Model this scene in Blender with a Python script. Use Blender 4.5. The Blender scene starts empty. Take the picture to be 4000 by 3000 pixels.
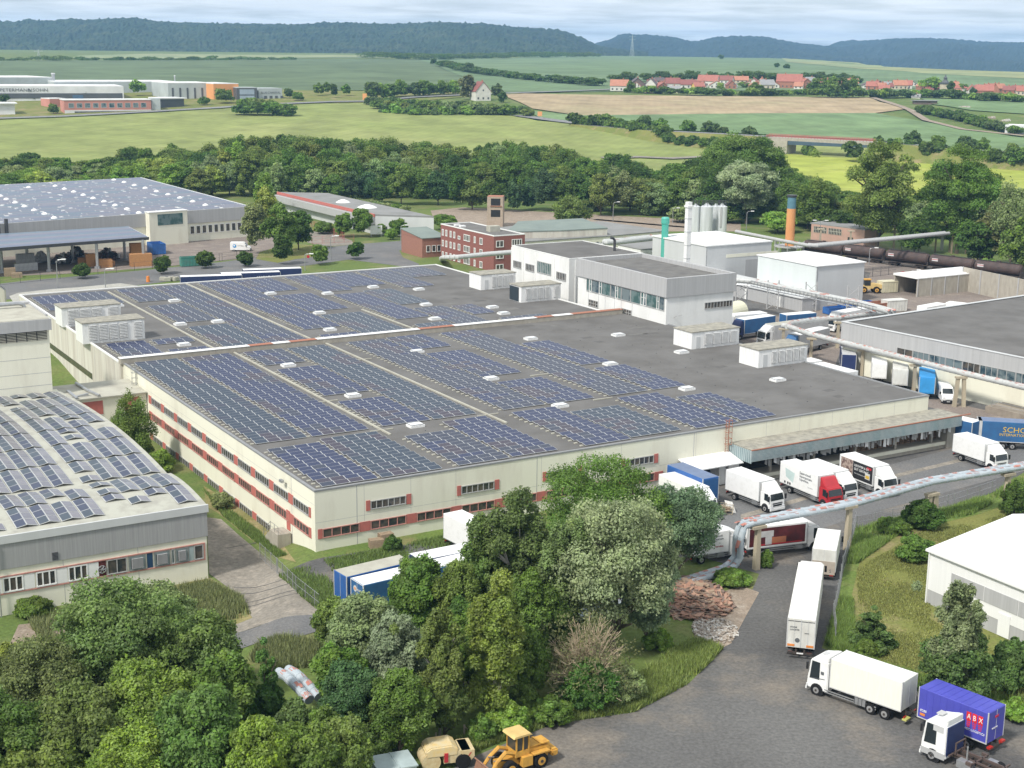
import bpy,bmesh,math,random
import numpy as np
from mathutils import Vector,Matrix
R=math.radians
scene=bpy.context.scene
COL=scene.collection
random.seed(7)
rng=np.random.default_rng(7)
# camera
FPX,PITCH,ROLL,CAMH=3072.0,0.229,0.0107,54.0
cp,sp=math.cos(PITCH),math.sin(PITCH)
cr,sr=math.cos(ROLL),math.sin(ROLL)
cam_d=bpy.data.cameras.new('camera');cam=bpy.data.objects.new('camera',cam_d);COL.objects.link(cam)
cam_d.sensor_width=36.0;cam_d.lens=36.0*FPX/2212.0
cam_d.clip_start=0.5;cam_d.clip_end=60000
_fw=Vector((0,cp,-sp));_rt=Vector((1,0,0));_dn=Vector((0,-sp,-cp))
_ri=cr*_rt-sr*_dn;_di=sr*_rt+cr*_dn
cam.matrix_world=Matrix(((_ri.x,-_di.x,-_fw.x,0),(_ri.y,-_di.y,-_fw.y,0),(_ri.z,-_di.z,-_fw.z,CAMH),(0,0,0,1)))
scene.camera=cam
scene.view_settings.view_transform='Standard'
scene.view_settings.look='None'
scene.view_settings.exposure=EXPO=0.08
scene.view_settings.gamma=1.0
scene.cycles.volume_bounces=1;scene.cycles.max_bounces=6;scene.cycles.diffuse_bounces=3;scene.cycles.glossy_bounces=2;scene.cycles.transmission_bounces=3
# sun and sky
SUN_EL,SUN_AZ=R(48),R(222)
sd=bpy.data.lights.new('sun','SUN');sd.energy=3.9;sd.angle=R(7);sd.color=(1.0,0.96,0.89)
so=bpy.data.objects.new('sun',sd);COL.objects.link(so)
_sv=Vector((math.sin(SUN_AZ)*math.cos(SUN_EL),math.cos(SUN_AZ)*math.cos(SUN_EL),math.sin(SUN_EL)))
so.rotation_euler=_sv.to_track_quat('Z','Y').to_euler();so.location=(0,0,200)
world=bpy.data.worlds.new('World');scene.world=world;world.use_nodes=True
def build_world():
 nt=world.node_tree;N=nt.nodes;L=nt.links;N.clear()
 out=N.new('ShaderNodeOutputWorld');bg=N.new('ShaderNodeBackground');bg.inputs[1].default_value=0.9
 sky=N.new('ShaderNodeTexSky');sky.sky_type='NISHITA';sky.sun_disc=False
 sky.sun_elevation=SUN_EL;sky.sun_rotation=SUN_AZ;sky.altitude=200;sky.air_density=1.0;sky.dust_density=1.5
 sc=N.new('ShaderNodeVectorMath');sc.operation='SCALE';sc.inputs['Scale'].default_value=0.10
 L.new(sky.outputs[0],sc.inputs[0])
 tc=N.new('ShaderNodeTexCoord');sep=N.new('ShaderNodeSeparateXYZ');L.new(tc.outputs['Generated'],sep.inputs[0])
 mz=N.new('ShaderNodeMath');mz.operation='ADD';mz.inputs[1].default_value=0.06;L.new(sep.outputs[2],mz.inputs[0])
 mx=N.new('ShaderNodeMath');mx.operation='MAXIMUM';mx.inputs[1].default_value=0.02;L.new(mz.outputs[0],mx.inputs[0])
 dx=N.new('ShaderNodeMath');dx.operation='DIVIDE';L.new(sep.outputs[0],dx.inputs[0]);L.new(mx.outputs[0],dx.inputs[1])
 dy=N.new('ShaderNodeMath');dy.operation='DIVIDE';L.new(sep.outputs[1],dy.inputs[0]);L.new(mx.outputs[0],dy.inputs[1])
 cb=N.new('ShaderNodeCombineXYZ');L.new(dx.outputs[0],cb.inputs[0]);L.new(dy.outputs[0],cb.inputs[1])
 n1=N.new('ShaderNodeTexNoise');n1.inputs['Scale'].default_value=0.9;n1.inputs['Detail'].default_value=4;n1.inputs['Roughness'].default_value=0.55
 L.new(cb.outputs[0],n1.inputs['Vector'])
 r1=N.new('ShaderNodeValToRGB');r1.color_ramp.elements[0].position=0.30;r1.color_ramp.elements[1].position=0.55;L.new(n1.outputs[0],r1.inputs[0])
 n2=N.new('ShaderNodeTexNoise');n2.inputs['Scale'].default_value=0.8;n2.inputs['Detail'].default_value=3;L.new(cb.outputs[0],n2.inputs['Vector'])
 r2=N.new('ShaderNodeValToRGB');r2.color_ramp.elements[0].position=0.35;r2.color_ramp.elements[1].position=0.65
 r2.color_ramp.elements[0].color=(0.92,0.96,1.0,1);r2.color_ramp.elements[1].color=(1.35,1.34,1.30,1);L.new(n2.outputs[0],r2.inputs[0])
 m=N.new('ShaderNodeMix');m.data_type='RGBA';L.new(r1.outputs[0],m.inputs[0]);L.new(sc.outputs[0],m.inputs[6]);L.new(r2.outputs[0],m.inputs[7])
 m2=N.new('ShaderNodeMix');m2.data_type='RGBA';m2.inputs[0].default_value=0.5;m2.inputs[7].default_value=(0.96,1.04,1.12,1)
 L.new(m.outputs[2],m2.inputs[6])
 L.new(m2.outputs[2],bg.inputs[0]);L.new(bg.outputs[0],out.inputs[0])
build_world()
# placing helpers (photo measured in a 2212 px wide frame)
def ray(px,py):
 X=px-1106.0;Y=py-829.5
 x=cr*X+sr*Y;u=-sr*X+cr*Y
 return Vector((x,FPX*cp-u*sp,-(FPX*sp+u*cp)))
def G(px,py,z=0.0):
 d=ray(px,py);t=(z-CAMH)/d.z
 return Vector((d.x*t,d.y*t,z))
def Pj(x,y,z):
 zz=z-CAMH;d=y*cp-zz*sp;u=-(y*sp+zz*cp)
 X=x*FPX/d;Y=u*FPX/d
 return 1106+cr*X-sr*Y,829.5+sr*X+cr*Y
def Zat(py,P):
 px=Pj(P[0],P[1],P[2]if len(P)>2 else 0)[0]
 d=ray(px,py);return CAMH+d.z*(P[1]/d.y)
UA=R(30.8)
UU=Vector((math.cos(UA),math.sin(UA)));WW=Vector((-math.sin(UA),math.cos(UA)))
def solve(P,z,d,xt):
 s=1 if xt>Pj(P[0],P[1],z)[0]else-1
 lo,hi=0.0,900.0
 for _ in range(50):
  m=(lo+hi)/2
  if(xt-Pj(P[0]+d[0]*m,P[1]+d[1]*m,z)[0])*s>0:lo=m
  else:hi=m
 return lo
 # terrain height
_ZK=[(-4000,0),(600,0),(700,3),(800,8),(900,14),(1000,20),(1100,24),(1300,30),(1600,38),(2200,43),(3200,48),(3600,49),(30000,49)]
_zy=np.array([k[0]for k in _ZK],float);_zz=np.array([k[1]for k in _ZK],float)
_ca=np.array([-3,.02,.1,.185,.217,.255,.31,.36,3.0]);_cy=np.array([3300,3300,3300,3100,2600,1950,1750,1600,1500.])
def sm(t):t=min(1,max(0,t));return t*t*(3-2*t)
def hz(x,y):
 z=float(np.interp(y,_zy,_zz))
 if y<600:
  return-1.8*sm((-21-x)/7)*sm((252-y)/20)*sm((x+170)/30)
 if y>1000:
  yc=float(np.interp(x/y,_ca,_cy))
  if y>yc:z=float(np.interp(yc,_zy,_zz))-(y-yc)*0.045
  z=max(z,-20)
 return z
def T(px,py,dz=0.0):
 d=ray(px,py);y=40.0;prev=None
 while y<20000:
  t=y/d.y;z=CAMH+d.z*t
  if z<hz(d.x*t,y):break
  prev=y;y*=1.01
 lo,hi=prev or 40.0,y
 for _ in range(30):
  m=(lo+hi)/2;t=m/d.y
  if CAMH+d.z*t<hz(d.x*t,m):hi=m
  else:lo=m
 t=hi/d.y
 x=d.x*t
 return Vector((x,hi,hz(x,hi)+dz))
 # materials
MATS={}
def mat(name,col,rough=0.8,var=0.18,scale=0.6,metal=0.0,bump=0.0,col2=None,det=5,space='Object',stretch=(1,1,1),emis=None,spec=None,lo=0.35,hi=0.65,trans=0):
 if name in MATS:return MATS[name]
 m=bpy.data.materials.new(name);m.use_nodes=True;nt=m.node_tree;N=nt.nodes;L=nt.links
 b=N['Principled BSDF'];b.inputs['Roughness'].default_value=rough;b.inputs['Metallic'].default_value=metal
 if spec is not None:b.inputs['Specular IOR Level'].default_value=spec
 c1=(*col,1);c2=(*(col2 if col2 else tuple(c*(1-var)for c in col)),1)
 tc=N.new('ShaderNodeTexCoord')
 if space=='World':
  g=N.new('ShaderNodeNewGeometry');src=g.outputs['Position']
 else:src=tc.outputs['Object']
 mp=N.new('ShaderNodeMapping');mp.inputs['Scale'].default_value=stretch;L.new(src,mp.inputs[0])
 n=N.new('ShaderNodeTexNoise');n.inputs['Scale'].default_value=scale;n.inputs['Detail'].default_value=det;n.inputs['Roughness'].default_value=0.62
 L.new(mp.outputs[0],n.inputs['Vector'])
 r=N.new('ShaderNodeValToRGB');r.color_ramp.elements[0].position=lo;r.color_ramp.elements[1].position=hi
 r.color_ramp.elements[0].color=c2;r.color_ramp.elements[1].color=c1
 L.new(n.outputs[0],r.inputs[0]);L.new(r.outputs[0],b.inputs['Base Color'])
 if bump:
  bp=N.new('ShaderNodeBump');bp.inputs['Strength'].default_value=bump;bp.inputs['Distance'].default_value=0.1
  L.new(n.outputs[0],bp.inputs['Height']);L.new(bp.outputs[0],b.inputs['Normal'])
 if emis:
  b.inputs['Emission Color'].default_value=(*emis,1);b.inputs['Emission Strength'].default_value=1
 MATS[name]=m
 return m
def ground_mat(name,cols,scales,bump=0.3,rough=0.95,fine=8.0,rows=None):
 """two-scale world-space blend of three ground colours with fine grain"""
 if name in MATS:return MATS[name]
 m=bpy.data.materials.new(name);m.use_nodes=True;nt=m.node_tree;N=nt.nodes;L=nt.links
 b=N['Principled BSDF'];b.inputs['Roughness'].default_value=rough;b.inputs['Specular IOR Level'].default_value=0.2
 g=N.new('ShaderNodeNewGeometry')
 def noise(s,d=6,st=(1,1,1)):
  mp=N.new('ShaderNodeMapping');mp.inputs['Scale'].default_value=st;L.new(g.outputs['Position'],mp.inputs[0])
  n=N.new('ShaderNodeTexNoise');n.inputs['Scale'].default_value=s;n.inputs['Detail'].default_value=d;n.inputs['Roughness'].default_value=0.65
  L.new(mp.outputs[0],n.inputs['Vector']);return n.outputs[0]
 def ramp(src,a,c):
  r=N.new('ShaderNodeMapRange');r.inputs[1].default_value=a;r.inputs[2].default_value=c;L.new(src,r.inputs[0]);return r.outputs[0]
 def mix(f,a,c):
  x=N.new('ShaderNodeMix');x.data_type='RGBA';L.new(f,x.inputs[0])
  for k,v in((6,a),(7,c)):
   if isinstance(v,tuple):x.inputs[k].default_value=(*v,1)
   else:L.new(v,x.inputs[k])
  return x.outputs[2]
 c=mix(ramp(noise(scales[0]),.38,.62),cols[0],cols[1])
 c=mix(ramp(noise(scales[1],8),.5,.68),c,cols[2])
 f=noise(fine,4)
 dk=N.new('ShaderNodeMix');dk.data_type='RGBA';dk.blend_type='MULTIPLY';dk.inputs[0].default_value=1
 rr=N.new('ShaderNodeMapRange');rr.inputs[1].default_value=.3;rr.inputs[2].default_value=.7;rr.inputs[3].default_value=.72;rr.inputs[4].default_value=1.2
 L.new(f,rr.inputs[0]);L.new(c,dk.inputs[6])
 cc=N.new('ShaderNodeCombineColor')
 for i in range(3):L.new(rr.outputs[0],cc.inputs[i])
 L.new(cc.outputs[0],dk.inputs[7]);c=dk.outputs[2]
 if rows:
  ang,per,amt=rows
  mp=N.new('ShaderNodeMapping');mp.inputs['Rotation'].default_value=(0,0,ang);L.new(g.outputs['Position'],mp.inputs[0])
  w=N.new('ShaderNodeTexWave');w.inputs['Scale'].default_value=1.0/per;w.inputs['Distortion'].default_value=1.5;w.inputs['Detail'].default_value=2;L.new(mp.outputs[0],w.inputs[0])
  mm=N.new('ShaderNodeMapRange');mm.inputs[3].default_value=1-amt;mm.inputs[4].default_value=1.0;L.new(w.outputs[1],mm.inputs[0])
  c2=N.new('ShaderNodeCombineColor')
  for i in range(3):L.new(mm.outputs[0],c2.inputs[i])
  d2=N.new('ShaderNodeMix');d2.data_type='RGBA';d2.blend_type='MULTIPLY';d2.inputs[0].default_value=1
  L.new(c,d2.inputs[6]);L.new(c2.outputs[0],d2.inputs[7]);c=d2.outputs[2]
 L.new(c,b.inputs['Base Color'])
 if bump:
  bp=N.new('ShaderNodeBump');bp.inputs['Strength'].default_value=bump;bp.inputs['Distance'].default_value=0.15
  L.new(f,bp.inputs['Height']);L.new(bp.outputs[0],b.inputs['Normal'])
 MATS[name]=m
 return m
 # objects
def lab(o,label=None,cat=None,group=None,kind=None):
 if label:o['label']=label
 if cat:o['category']=cat
 if group:o['group']=group
 if kind:o['kind']=kind
 return o
def thing(name,label,cat,loc=(0,0,0),rz=0.0,group=None):
 o=bpy.data.objects.new(name,None);COL.objects.link(o);o.empty_display_size=0.3
 o.location=loc;o.rotation_euler=(0,0,rz)
 return lab(o,label,cat,group)
class MB:
 """collects simple solids and links them as one mesh"""
 def __init__(s):s.v=[];s.f=[];s.m=[];s.k=0
 def quad(s,*p):
  n=len(s.v);s.v+=[tuple(q)for q in p];s.f.append(tuple(range(n,n+len(p))));s.m.append(s.k);return s
 def mi(s,k):s.k=k;return s
 def box(s,x0,x1,y0,y1,z0,z1):
  n=len(s.v);s.v+=[(x0,y0,z0),(x1,y0,z0),(x1,y1,z0),(x0,y1,z0),(x0,y0,z1),(x1,y0,z1),(x1,y1,z1),(x0,y1,z1)]
  for f in((0,3,2,1),(4,5,6,7),(0,1,5,4),(1,2,6,5),(2,3,7,6),(3,0,4,7)):s.f.append(tuple(n+i for i in f));s.m.append(s.k)
  return s
 def prism(s,poly,z0,z1):
  n=len(s.v);k=len(poly);s.v+=[(p[0],p[1],z0)for p in poly]+[(p[0],p[1],z1)for p in poly]
  s.f.append(tuple(n+i for i in reversed(range(k))));s.f.append(tuple(n+k+i for i in range(k)));s.m+=[s.k,s.k]
  for i in range(k):s.f.append((n+i,n+(i+1)%k,n+k+(i+1)%k,n+k+i));s.m.append(s.k)
  return s
 def extr(s,prof,axis,a0,a1):
  """profile of 2-D points extruded along axis 0(x) or 1(y); profile = (other horizontal, z)"""
  n=len(s.v);k=len(prof)
  for a in(a0,a1):s.v+=[((a,p[0],p[1])if axis==0 else(p[0],a,p[1]))for p in prof]
  s.f.append(tuple(n+i for i in range(k)));s.f.append(tuple(n+k+i for i in reversed(range(k))));s.m+=[s.k,s.k]
  for i in range(k):s.f.append((n+i,n+k+i,n+k+(i+1)%k,n+(i+1)%k));s.m.append(s.k)
  return s
 def cyl(s,p0,p1,r0,r1=None,n=12,caps=True):
  r1=r0 if r1 is None else r1
  p0=Vector(p0);p1=Vector(p1);d=(p1-p0).normalized()
  a=d.orthogonal().normalized();b=d.cross(a);b0=len(s.v)
  for p,r in((p0,r0),(p1,r1)):
   for i in range(n):
    t=2*math.pi*i/n;s.v.append(tuple(p+(a*math.cos(t)+b*math.sin(t))*r))
  for i in range(n):s.f.append((b0+i,b0+(i+1)%n,b0+n+(i+1)%n,b0+n+i));s.m.append(s.k)
  if caps:s.f.append(tuple(b0+i for i in reversed(range(n))));s.f.append(tuple(b0+n+i for i in range(n)));s.m+=[s.k,s.k]
  return s
 def tube(s,pts,r,n=10):
  pts=[Vector(p)for p in pts];rings=[]
  for i,p in enumerate(pts):
   d=(pts[min(i+1,len(pts)-1)]-pts[max(i-1,0)]).normalized()
   up=Vector((0,0,1))if abs(d.z)<.9 else Vector((1,0,0))
   if i and False:pass
   a=d.cross(up).normalized();
   if rings and a.dot(last)<0:a=-a
   last=a
   b=d.cross(a).normalized();b0=len(s.v);rings.append(b0)
   rr=r[i]if isinstance(r,(list,tuple))else r
   for k in range(n):
    t=2*math.pi*k/n;s.v.append(tuple(p+(a*math.cos(t)+b*math.sin(t))*rr))
  for q in range(len(rings)-1):
   A,B=rings[q],rings[q+1]
   for k in range(n):s.f.append((A+k,A+(k+1)%n,B+(k+1)%n,B+k));s.m.append(s.k)
  s.f.append(tuple(rings[0]+i for i in reversed(range(n))));s.f.append(tuple(rings[-1]+i for i in range(n)));s.m+=[s.k,s.k]
  return s
 def build(s,name,mats,parent=None,smooth=False,loc=None):
  me=bpy.data.meshes.new(name);me.from_pydata(s.v,[],s.f)
  mats=mats if isinstance(mats,(list,tuple))else[mats]
  for m in mats:me.materials.append(m)
  me.polygons.foreach_set('material_index',[min(k,len(mats)-1)for k in s.m])
  if smooth:me.polygons.foreach_set('use_smooth',[True]*len(s.f))
  bm=bmesh.new();bm.from_mesh(me);bmesh.ops.recalc_face_normals(bm,faces=bm.faces);bm.to_mesh(me);bm.free()
  o=bpy.data.objects.new(name,me);COL.objects.link(o)
  if parent is not None:o.parent=parent
  if loc is not None:o.location=loc
  return o
def bevel(o,w=0.03,seg=2):
 bm=bmesh.new();bm.from_mesh(o.data)
 bmesh.ops.remove_doubles(bm,verts=bm.verts,dist=1e-4)
 es=[e for e in bm.edges if len(e.link_faces)==2 and e.calc_face_angle(0)>0.6]
 bmesh.ops.bevel(bm,geom=es,offset=w,segments=seg,affect='EDGES',clamp_overlap=True)
 bm.to_mesh(o.data);bm.free();return o
def copytree(o,parent=None):
 c=o.copy();COL.objects.link(c);c.parent=parent
 for ch in list(KIDS.get(o.name,[]))or[k for k in o.children]:copytree(ch,c)
 return c
KIDS={}
# ground and draped sheets
def knots():
 X=[-30000,-12000,-6000,-3000]+list(range(-1800,-600,150))+list(range(-600,-180,60))+[-170,-160,-150,-140,-120,-90,-60,-40,-32]+[-28+i for i in range(0,9)]+[-14,0,40,80,120,180]+list(range(240,2000,60))+[2400,3000,6000,12000,30000]
 Y=[-500,-100,0,60,100,150,200,232,236,240,244,248,252,300,400,500]+list(range(600,1200,50))+list(range(1200,3700,100))+[4500,6000,9000,14000,30000]
 return sorted(set(X)),sorted(set(Y))
XK,YK=knots()
def build_ground(m):
 v=[(x,y,hz(x,y))for y in YK for x in XK];nx=len(XK);f=[]
 for j in range(len(YK)-1):
  for i in range(nx-1):
   a=j*nx+i;f.append((a,a+1,a+nx+1,a+nx))
 me=bpy.data.meshes.new('ground');me.from_pydata(v,[],f);me.materials.append(m)
 bm=bmesh.new();bm.from_mesh(me);bmesh.ops.triangulate(bm,faces=bm.faces,quad_method='FIXED');bm.to_mesh(me);bm.free()
 o=bpy.data.objects.new('ground',me);COL.objects.link(o);lab(o,kind='structure',label='grass and bare earth ground under the whole site',cat='ground');return o
def drape(name,pts,m,dz=0.02,px=True,label=None,kind='structure',cat=None,thick=0.0):
 P=[T(*p)if px else Vector((p[0],p[1],0))for p in pts]
 bm=bmesh.new();vs=[bm.verts.new((p.x,p.y,0))for p in P];bm.faces.new(vs)
 bmesh.ops.triangulate(bm,faces=bm.faces)
 x0=min(p.x for p in P);x1=max(p.x for p in P);y0=min(p.y for p in P);y1=max(p.y for p in P)
 for y in YK:
  if y0<y<y1:bmesh.ops.bisect_plane(bm,geom=bm.verts[:]+bm.edges[:]+bm.faces[:],plane_co=(0,y,0),plane_no=(0,1,0))
 for x in XK:
  if x0<x<x1:bmesh.ops.bisect_plane(bm,geom=bm.verts[:]+bm.edges[:]+bm.faces[:],plane_co=(x,0,0),plane_no=(1,0,0))
 bmesh.ops.triangulate(bm,faces=bm.faces)
 for v in bm.verts:v.co.z=hz(v.co.x,v.co.y)+dz*(1 if v.co.y<600 else 1+(v.co.y-600)/2000)
 bmesh.ops.recalc_face_normals(bm,faces=bm.faces)
 for f in bm.faces:
  if f.normal.z<0:f.normal_flip()
 me=bpy.data.meshes.new(name);bm.to_mesh(me);bm.free();me.materials.append(m)
 o=bpy.data.objects.new(name,me);COL.objects.link(o)
 return lab(o,label,cat,kind=kind)
 # ground materials
g_base=ground_mat('mat_grass_base',[(.14,.185,.05),(.10,.15,.04),(.21,.20,.09)],(.03,.08),bump=.5,fine=2.2)
g_mead=ground_mat('mat_meadow',[(.20,.20,.06),(.15,.18,.045),(.28,.225,.12)],(.05,.12),bump=.5,fine=3.0)
g_verge=ground_mat('mat_verge',[(.15,.21,.05),(.11,.165,.04),(.20,.19,.08)],(.08,.2),bump=.5,fine=3.0)
g_dry=ground_mat('mat_dry_grass',[(.27,.235,.11),(.20,.19,.07),(.34,.27,.15)],(.1,.3),bump=.5,fine=3.5)
g_asph=ground_mat('mat_asphalt',[(.17,.17,.17),(.145,.145,.145),(.20,.19,.18)],(.04,.15),bump=.15,fine=4)
g_yard=ground_mat('mat_yard_asphalt',[(.15,.147,.142),(.095,.093,.092),(.23,.20,.165)],(.035,.075),bump=.4,fine=3.0)
g_conc=ground_mat('mat_concrete_slabs',[(.27,.245,.21),(.215,.195,.165),(.34,.30,.25)],(.15,.4),bump=.3,fine=2.5)
g_cream=ground_mat('mat_pale_concrete',[(.42,.41,.37),(.36,.35,.31),(.46,.44,.38)],(.15,.4),bump=.2,fine=3)
g_brown=ground_mat('mat_brown_paving',[(.24,.20,.175),(.20,.17,.15),(.29,.25,.21)],(.08,.3),bump=.2,fine=3)
g_dirt=ground_mat('mat_dirt',[(.33,.265,.205),(.26,.21,.165),(.40,.34,.28)],(.3,.8),bump=.6,fine=4)
g_f1=ground_mat('mat_field_light',[(.25,.28,.095),(.22,.26,.08),(.27,.29,.105)],(.004,.012),bump=0,fine=.05,rows=(R(20),18,.06))
g_f1r=ground_mat('mat_field_yellow',[(.33,.37,.07),(.29,.34,.06),(.36,.38,.09)],(.01,.03),bump=0,fine=.08)
g_f2=ground_mat('mat_field_green',[(.165,.245,.115),(.15,.225,.10),(.18,.255,.12)],(.004,.01),bump=0,fine=.05,rows=(R(-12),20,.05))
g_f3=ground_mat('mat_field_brown',[(.39,.30,.19),(.34,.27,.165),(.33,.30,.165)],(.004,.007),bump=0,fine=.05,rows=(R(5),15,.04))
g_f4=ground_mat('mat_field_far',[(.15,.215,.11),(.135,.20,.10),(.165,.225,.12)],(.0025,.006),bump=0,fine=.02,rows=(R(15),30,.06))
g_f5=ground_mat('mat_field_far_dark',[(.11,.15,.075),(.12,.165,.085),(.10,.14,.07)],(.0025,.006),bump=0,fine=.02)
g_f6=ground_mat('mat_field_far_pale',[(.24,.29,.15),(.27,.28,.14),(.20,.26,.14)],(.0025,.006),bump=0,fine=.02)
g_road=ground_mat('mat_road',[(.24,.24,.24),(.21,.21,.21),(.27,.26,.25)],(.05,.2),bump=0,fine=.5)
build_ground(g_base)
D=drape
D('far_field',[(-60,132),(300,130),(640,128),(900,128),(960,150),(1010,170),(1000,196),(640,196),(380,186),(-60,200)],g_f5,.3,label='dark green field rising behind the factory estate',cat='field')
D('far_field',[(900,127.5),(1100,127),(1380,121.5),(1660,122.5),(1784,132),(1909,146),(2059,153),(2280,163),(2280,200),(1700,196),(1330,198),(1130,202),(1010,196),(1010,170),(955,150)],g_f4,.3,label='wide grey green field rising to the skyline behind the village',cat='field')
D('far_field',[(1660,122.8),(1784,131),(1909,145),(2059,152),(2280,160),(2280,174),(2000,160),(1850,149),(1700,135)],g_f6,.45,label='pale yellowish strip of field along the crest on the right',cat='field')
D('far_field',[(150,126),(170,121),(330,116.5),(520,119),(700,119),(900,121.5),(900,125),(300,127.5)],g_f6,.3,label='pale field patches at the foot of the wooded ridge',cat='field')
D('far_verge',[(400,186),(640,196),(830,198),(1000,196),(1060,205),(880,222),(640,226),(480,232),(300,244),(-60,258),(-60,190)],g_mead,.3,label='rough grass around the factory estate and road junction',cat='grass')
D('brown_field',[(1082,206),(1135,203.5),(1330,207),(1500,209),(1880,212),(1900,222),(1965,236),(1890,246),(1640,246.5),(1250,251),(1150,236)],g_f3,.5,label='pale brown ploughed field in front of the village',cat='field')
D('green_field',[(1140,240),(1250,251),(1640,246.5),(1890,246),(1960,258),(2080,280),(2212,300),(2280,310),(2280,338),(1900,305),(1650,292),(1420,281),(1300,272),(1170,259)],g_f2,.5,label='green field between brown field and railway road',cat='field')
D('green_field',[(1990,214),(2280,222),(2280,252),(2100,240),(2010,226)],g_f2,.5,label='small green field below the right end of the village',cat='field')
D('light_field',[(-60,262),(140,255),(300,246.5),(480,236),(560,229.5),(720,223.5),(820,223),(850,246),(1000,249),(1120,251),(1160,262),(1250,268.5),(1420,284),(1650,296),(1900,308),(2280,343),(2280,420),(-60,420)],g_f1,.3,label='light green corn field beyond the tree belt',cat='field')
D('yellow_field',[(1640,330),(1800,342),(2280,352),(2280,430),(1640,430)],g_f1r,.45,label='yellow green meadow behind the tall poplars',cat='field')
def strip(name,pts,w,m,dz,label,cat='road'):
 P=[T(*p)for p in pts];Lp=[];Rp=[]
 for i,p in enumerate(P):
  a=P[max(i-1,0)];b=P[min(i+1,len(P)-1)];d=Vector((b.x-a.x,b.y-a.y)).normalized();n=Vector((-d.y,d.x))
  Lp.append((p.x+n.x*w/2,p.y+n.y*w/2));Rp.append((p.x-n.x*w/2,p.y-n.y*w/2))
 return drape(name,Lp+Rp[::-1],m,dz,px=False,label=label,cat=cat)
strip('country_road',[(-60,260),(140,253.5),(300,245),(480,234.5),(560,228.5),(720,222),(800,221),(900,212),(1060,205),(1200,200),(1330,195)],7.5,g_road,.8,'pale road along the far side of the light field')
strip('country_road',[(1120,252),(1200,263),(1247,268.5)],9,g_road,.8,'road running from the junction down to the bridge')
strip('dirt_track',[(1885,213),(1965,240),(2000,262),(2080,282),(2212,296)],5,g_dirt,.8,'sandy farm track edging the green field','track')
strip('gravel_track',[(1300,344),(1380,342),(1450,345),(1560,340)],6,g_conc,.8,'gravel track at the edge of the light field','track')
# near sheets
D('truck_yard',[(830,1760),(1010,1640),(1200,1562),(1370,1537),(1490,1475),(1560,1402),(1600,1332),(1640,1240),(1520,1205),(1300,1200),(720,1215),(700,1190),(900,900),(1300,620),(2100,560),(2330,600),(2330,960),(2212,1020),(2150,1062),(2050,1098),(1845,1142),(1825,1200),(1800,1330),(1775,1400),(1990,1490),(2330,1570),(2400,1800)],g_yard,.02,label='dark worn asphalt truck yard',cat='yard')
D('loading_apron',[(1440,1120),(1560,1085),(1900,1010),(2212,930),(2330,900),(2330,960),(2212,1018),(2050,1062),(1840,1120),(1640,1190),(1540,1200)],g_asph,.035,label='grey asphalt lane in front of the loading dock',cat='road')
D('concrete_strip',[(1600,1112),(1760,1066),(2080,990),(2212,955),(2212,961),(2080,997),(1762,1074),(1600,1122)],g_conc,.045,label='pale concrete strip crossing the loading yard',cat='path')
D('rear_yard',[(1560,720),(1830,640),(2212,600),(2330,590),(2330,720),(1830,720),(1800,800),(2100,880),(2212,905),(2212,850),(2330,870),(2330,940),(2190,915),(2080,900),(1900,850),(1700,780)],g_brown,.032,label='brownish paved yard between the factory and the grey hall',cat='yard')
D('rear_yard',[(1860,655),(1880,590),(1740,560),(1860,552),(2212,580),(2330,590),(2330,690),(2100,700)],g_brown,.034,label='paved yard by the concrete bay and storage wall',cat='yard')
D('gravel_strip',[(690,1215),(700,1190),(1060,1100),(1450,1090),(1500,1180),(1300,1230),(1050,1270),(740,1330)],g_verge,.03,label='weedy strip along the front of the factory',cat='grass')
D('gravel_strip',[(600,1245),(700,1205),(960,1165),(1120,1140),(1150,1200),(900,1260),(740,1310),(690,1320)],g_yard,.045,label='gravelly parking strip under the blue trailers',cat='yard')
D('concrete_path',[(446,1118),(478,1122),(520,1160),(575,1205),(620,1238),(690,1300),(700,1330),(640,1338),(560,1352),(475,1372),(470,1358),(545,1335),(520,1290),(452,1240)],g_conc,.04,label='cracked concrete slab lane between the two halls',cat='path')
for _a,_b in(((505,1270),(640,1244)),((512,1283),(655,1256)),((528,1303),(672,1275)),((534,1312),(684,1283)),((490,1185),(560,1172))):strip('rail_groove',[_a,_b],.16,g_yard,.06,'old rail groove across the concrete lane','groove')
D('asphalt_patch',[(478,1372),(560,1353),(690,1328),(694,1362),(640,1378),(520,1402),(480,1408)],g_asph,.05,label='grey asphalt patch at the end of the concrete lane',cat='road')
D('dry_verge',[(446,1095),(470,1108),(560,1180),(640,1215),(600,1160),(500,1085),(440,1050)],g_dry,.03,label='dry straw grass beside the concrete lane',cat='grass')
D('dry_verge',[(300,1290),(450,1245),(520,1295),(545,1335),(470,1360),(380,1350)],g_dry,.03,label='dry grass in front of the solar hall',cat='grass')
D('dirt_patch',[(40,1350),(130,1340),(190,1375),(170,1400),(90,1415),(20,1395)],g_dirt,.03,label='bare stony dirt patch left of the shrubs',cat='soil')
D('meadow',[(1850,1145),(2050,1102),(2150,1068),(2212,1025),(2330,975),(2330,1560),(1995,1482),(1785,1392),(1810,1310),(1832,1200)],g_mead,.03,label='mown yellowish meadow around the white hall',cat='grass')
D('verge',[(1900,1130),(2050,1100),(2150,1066),(2330,970),(2330,1030),(2120,1110),(1950,1150),(1860,1200),(1830,1330),(1850,1440),(1780,1395),(1805,1310),(1828,1200),(1850,1145)],g_verge,.045,label='lush green verge along the yard fence',cat='grass')
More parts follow.
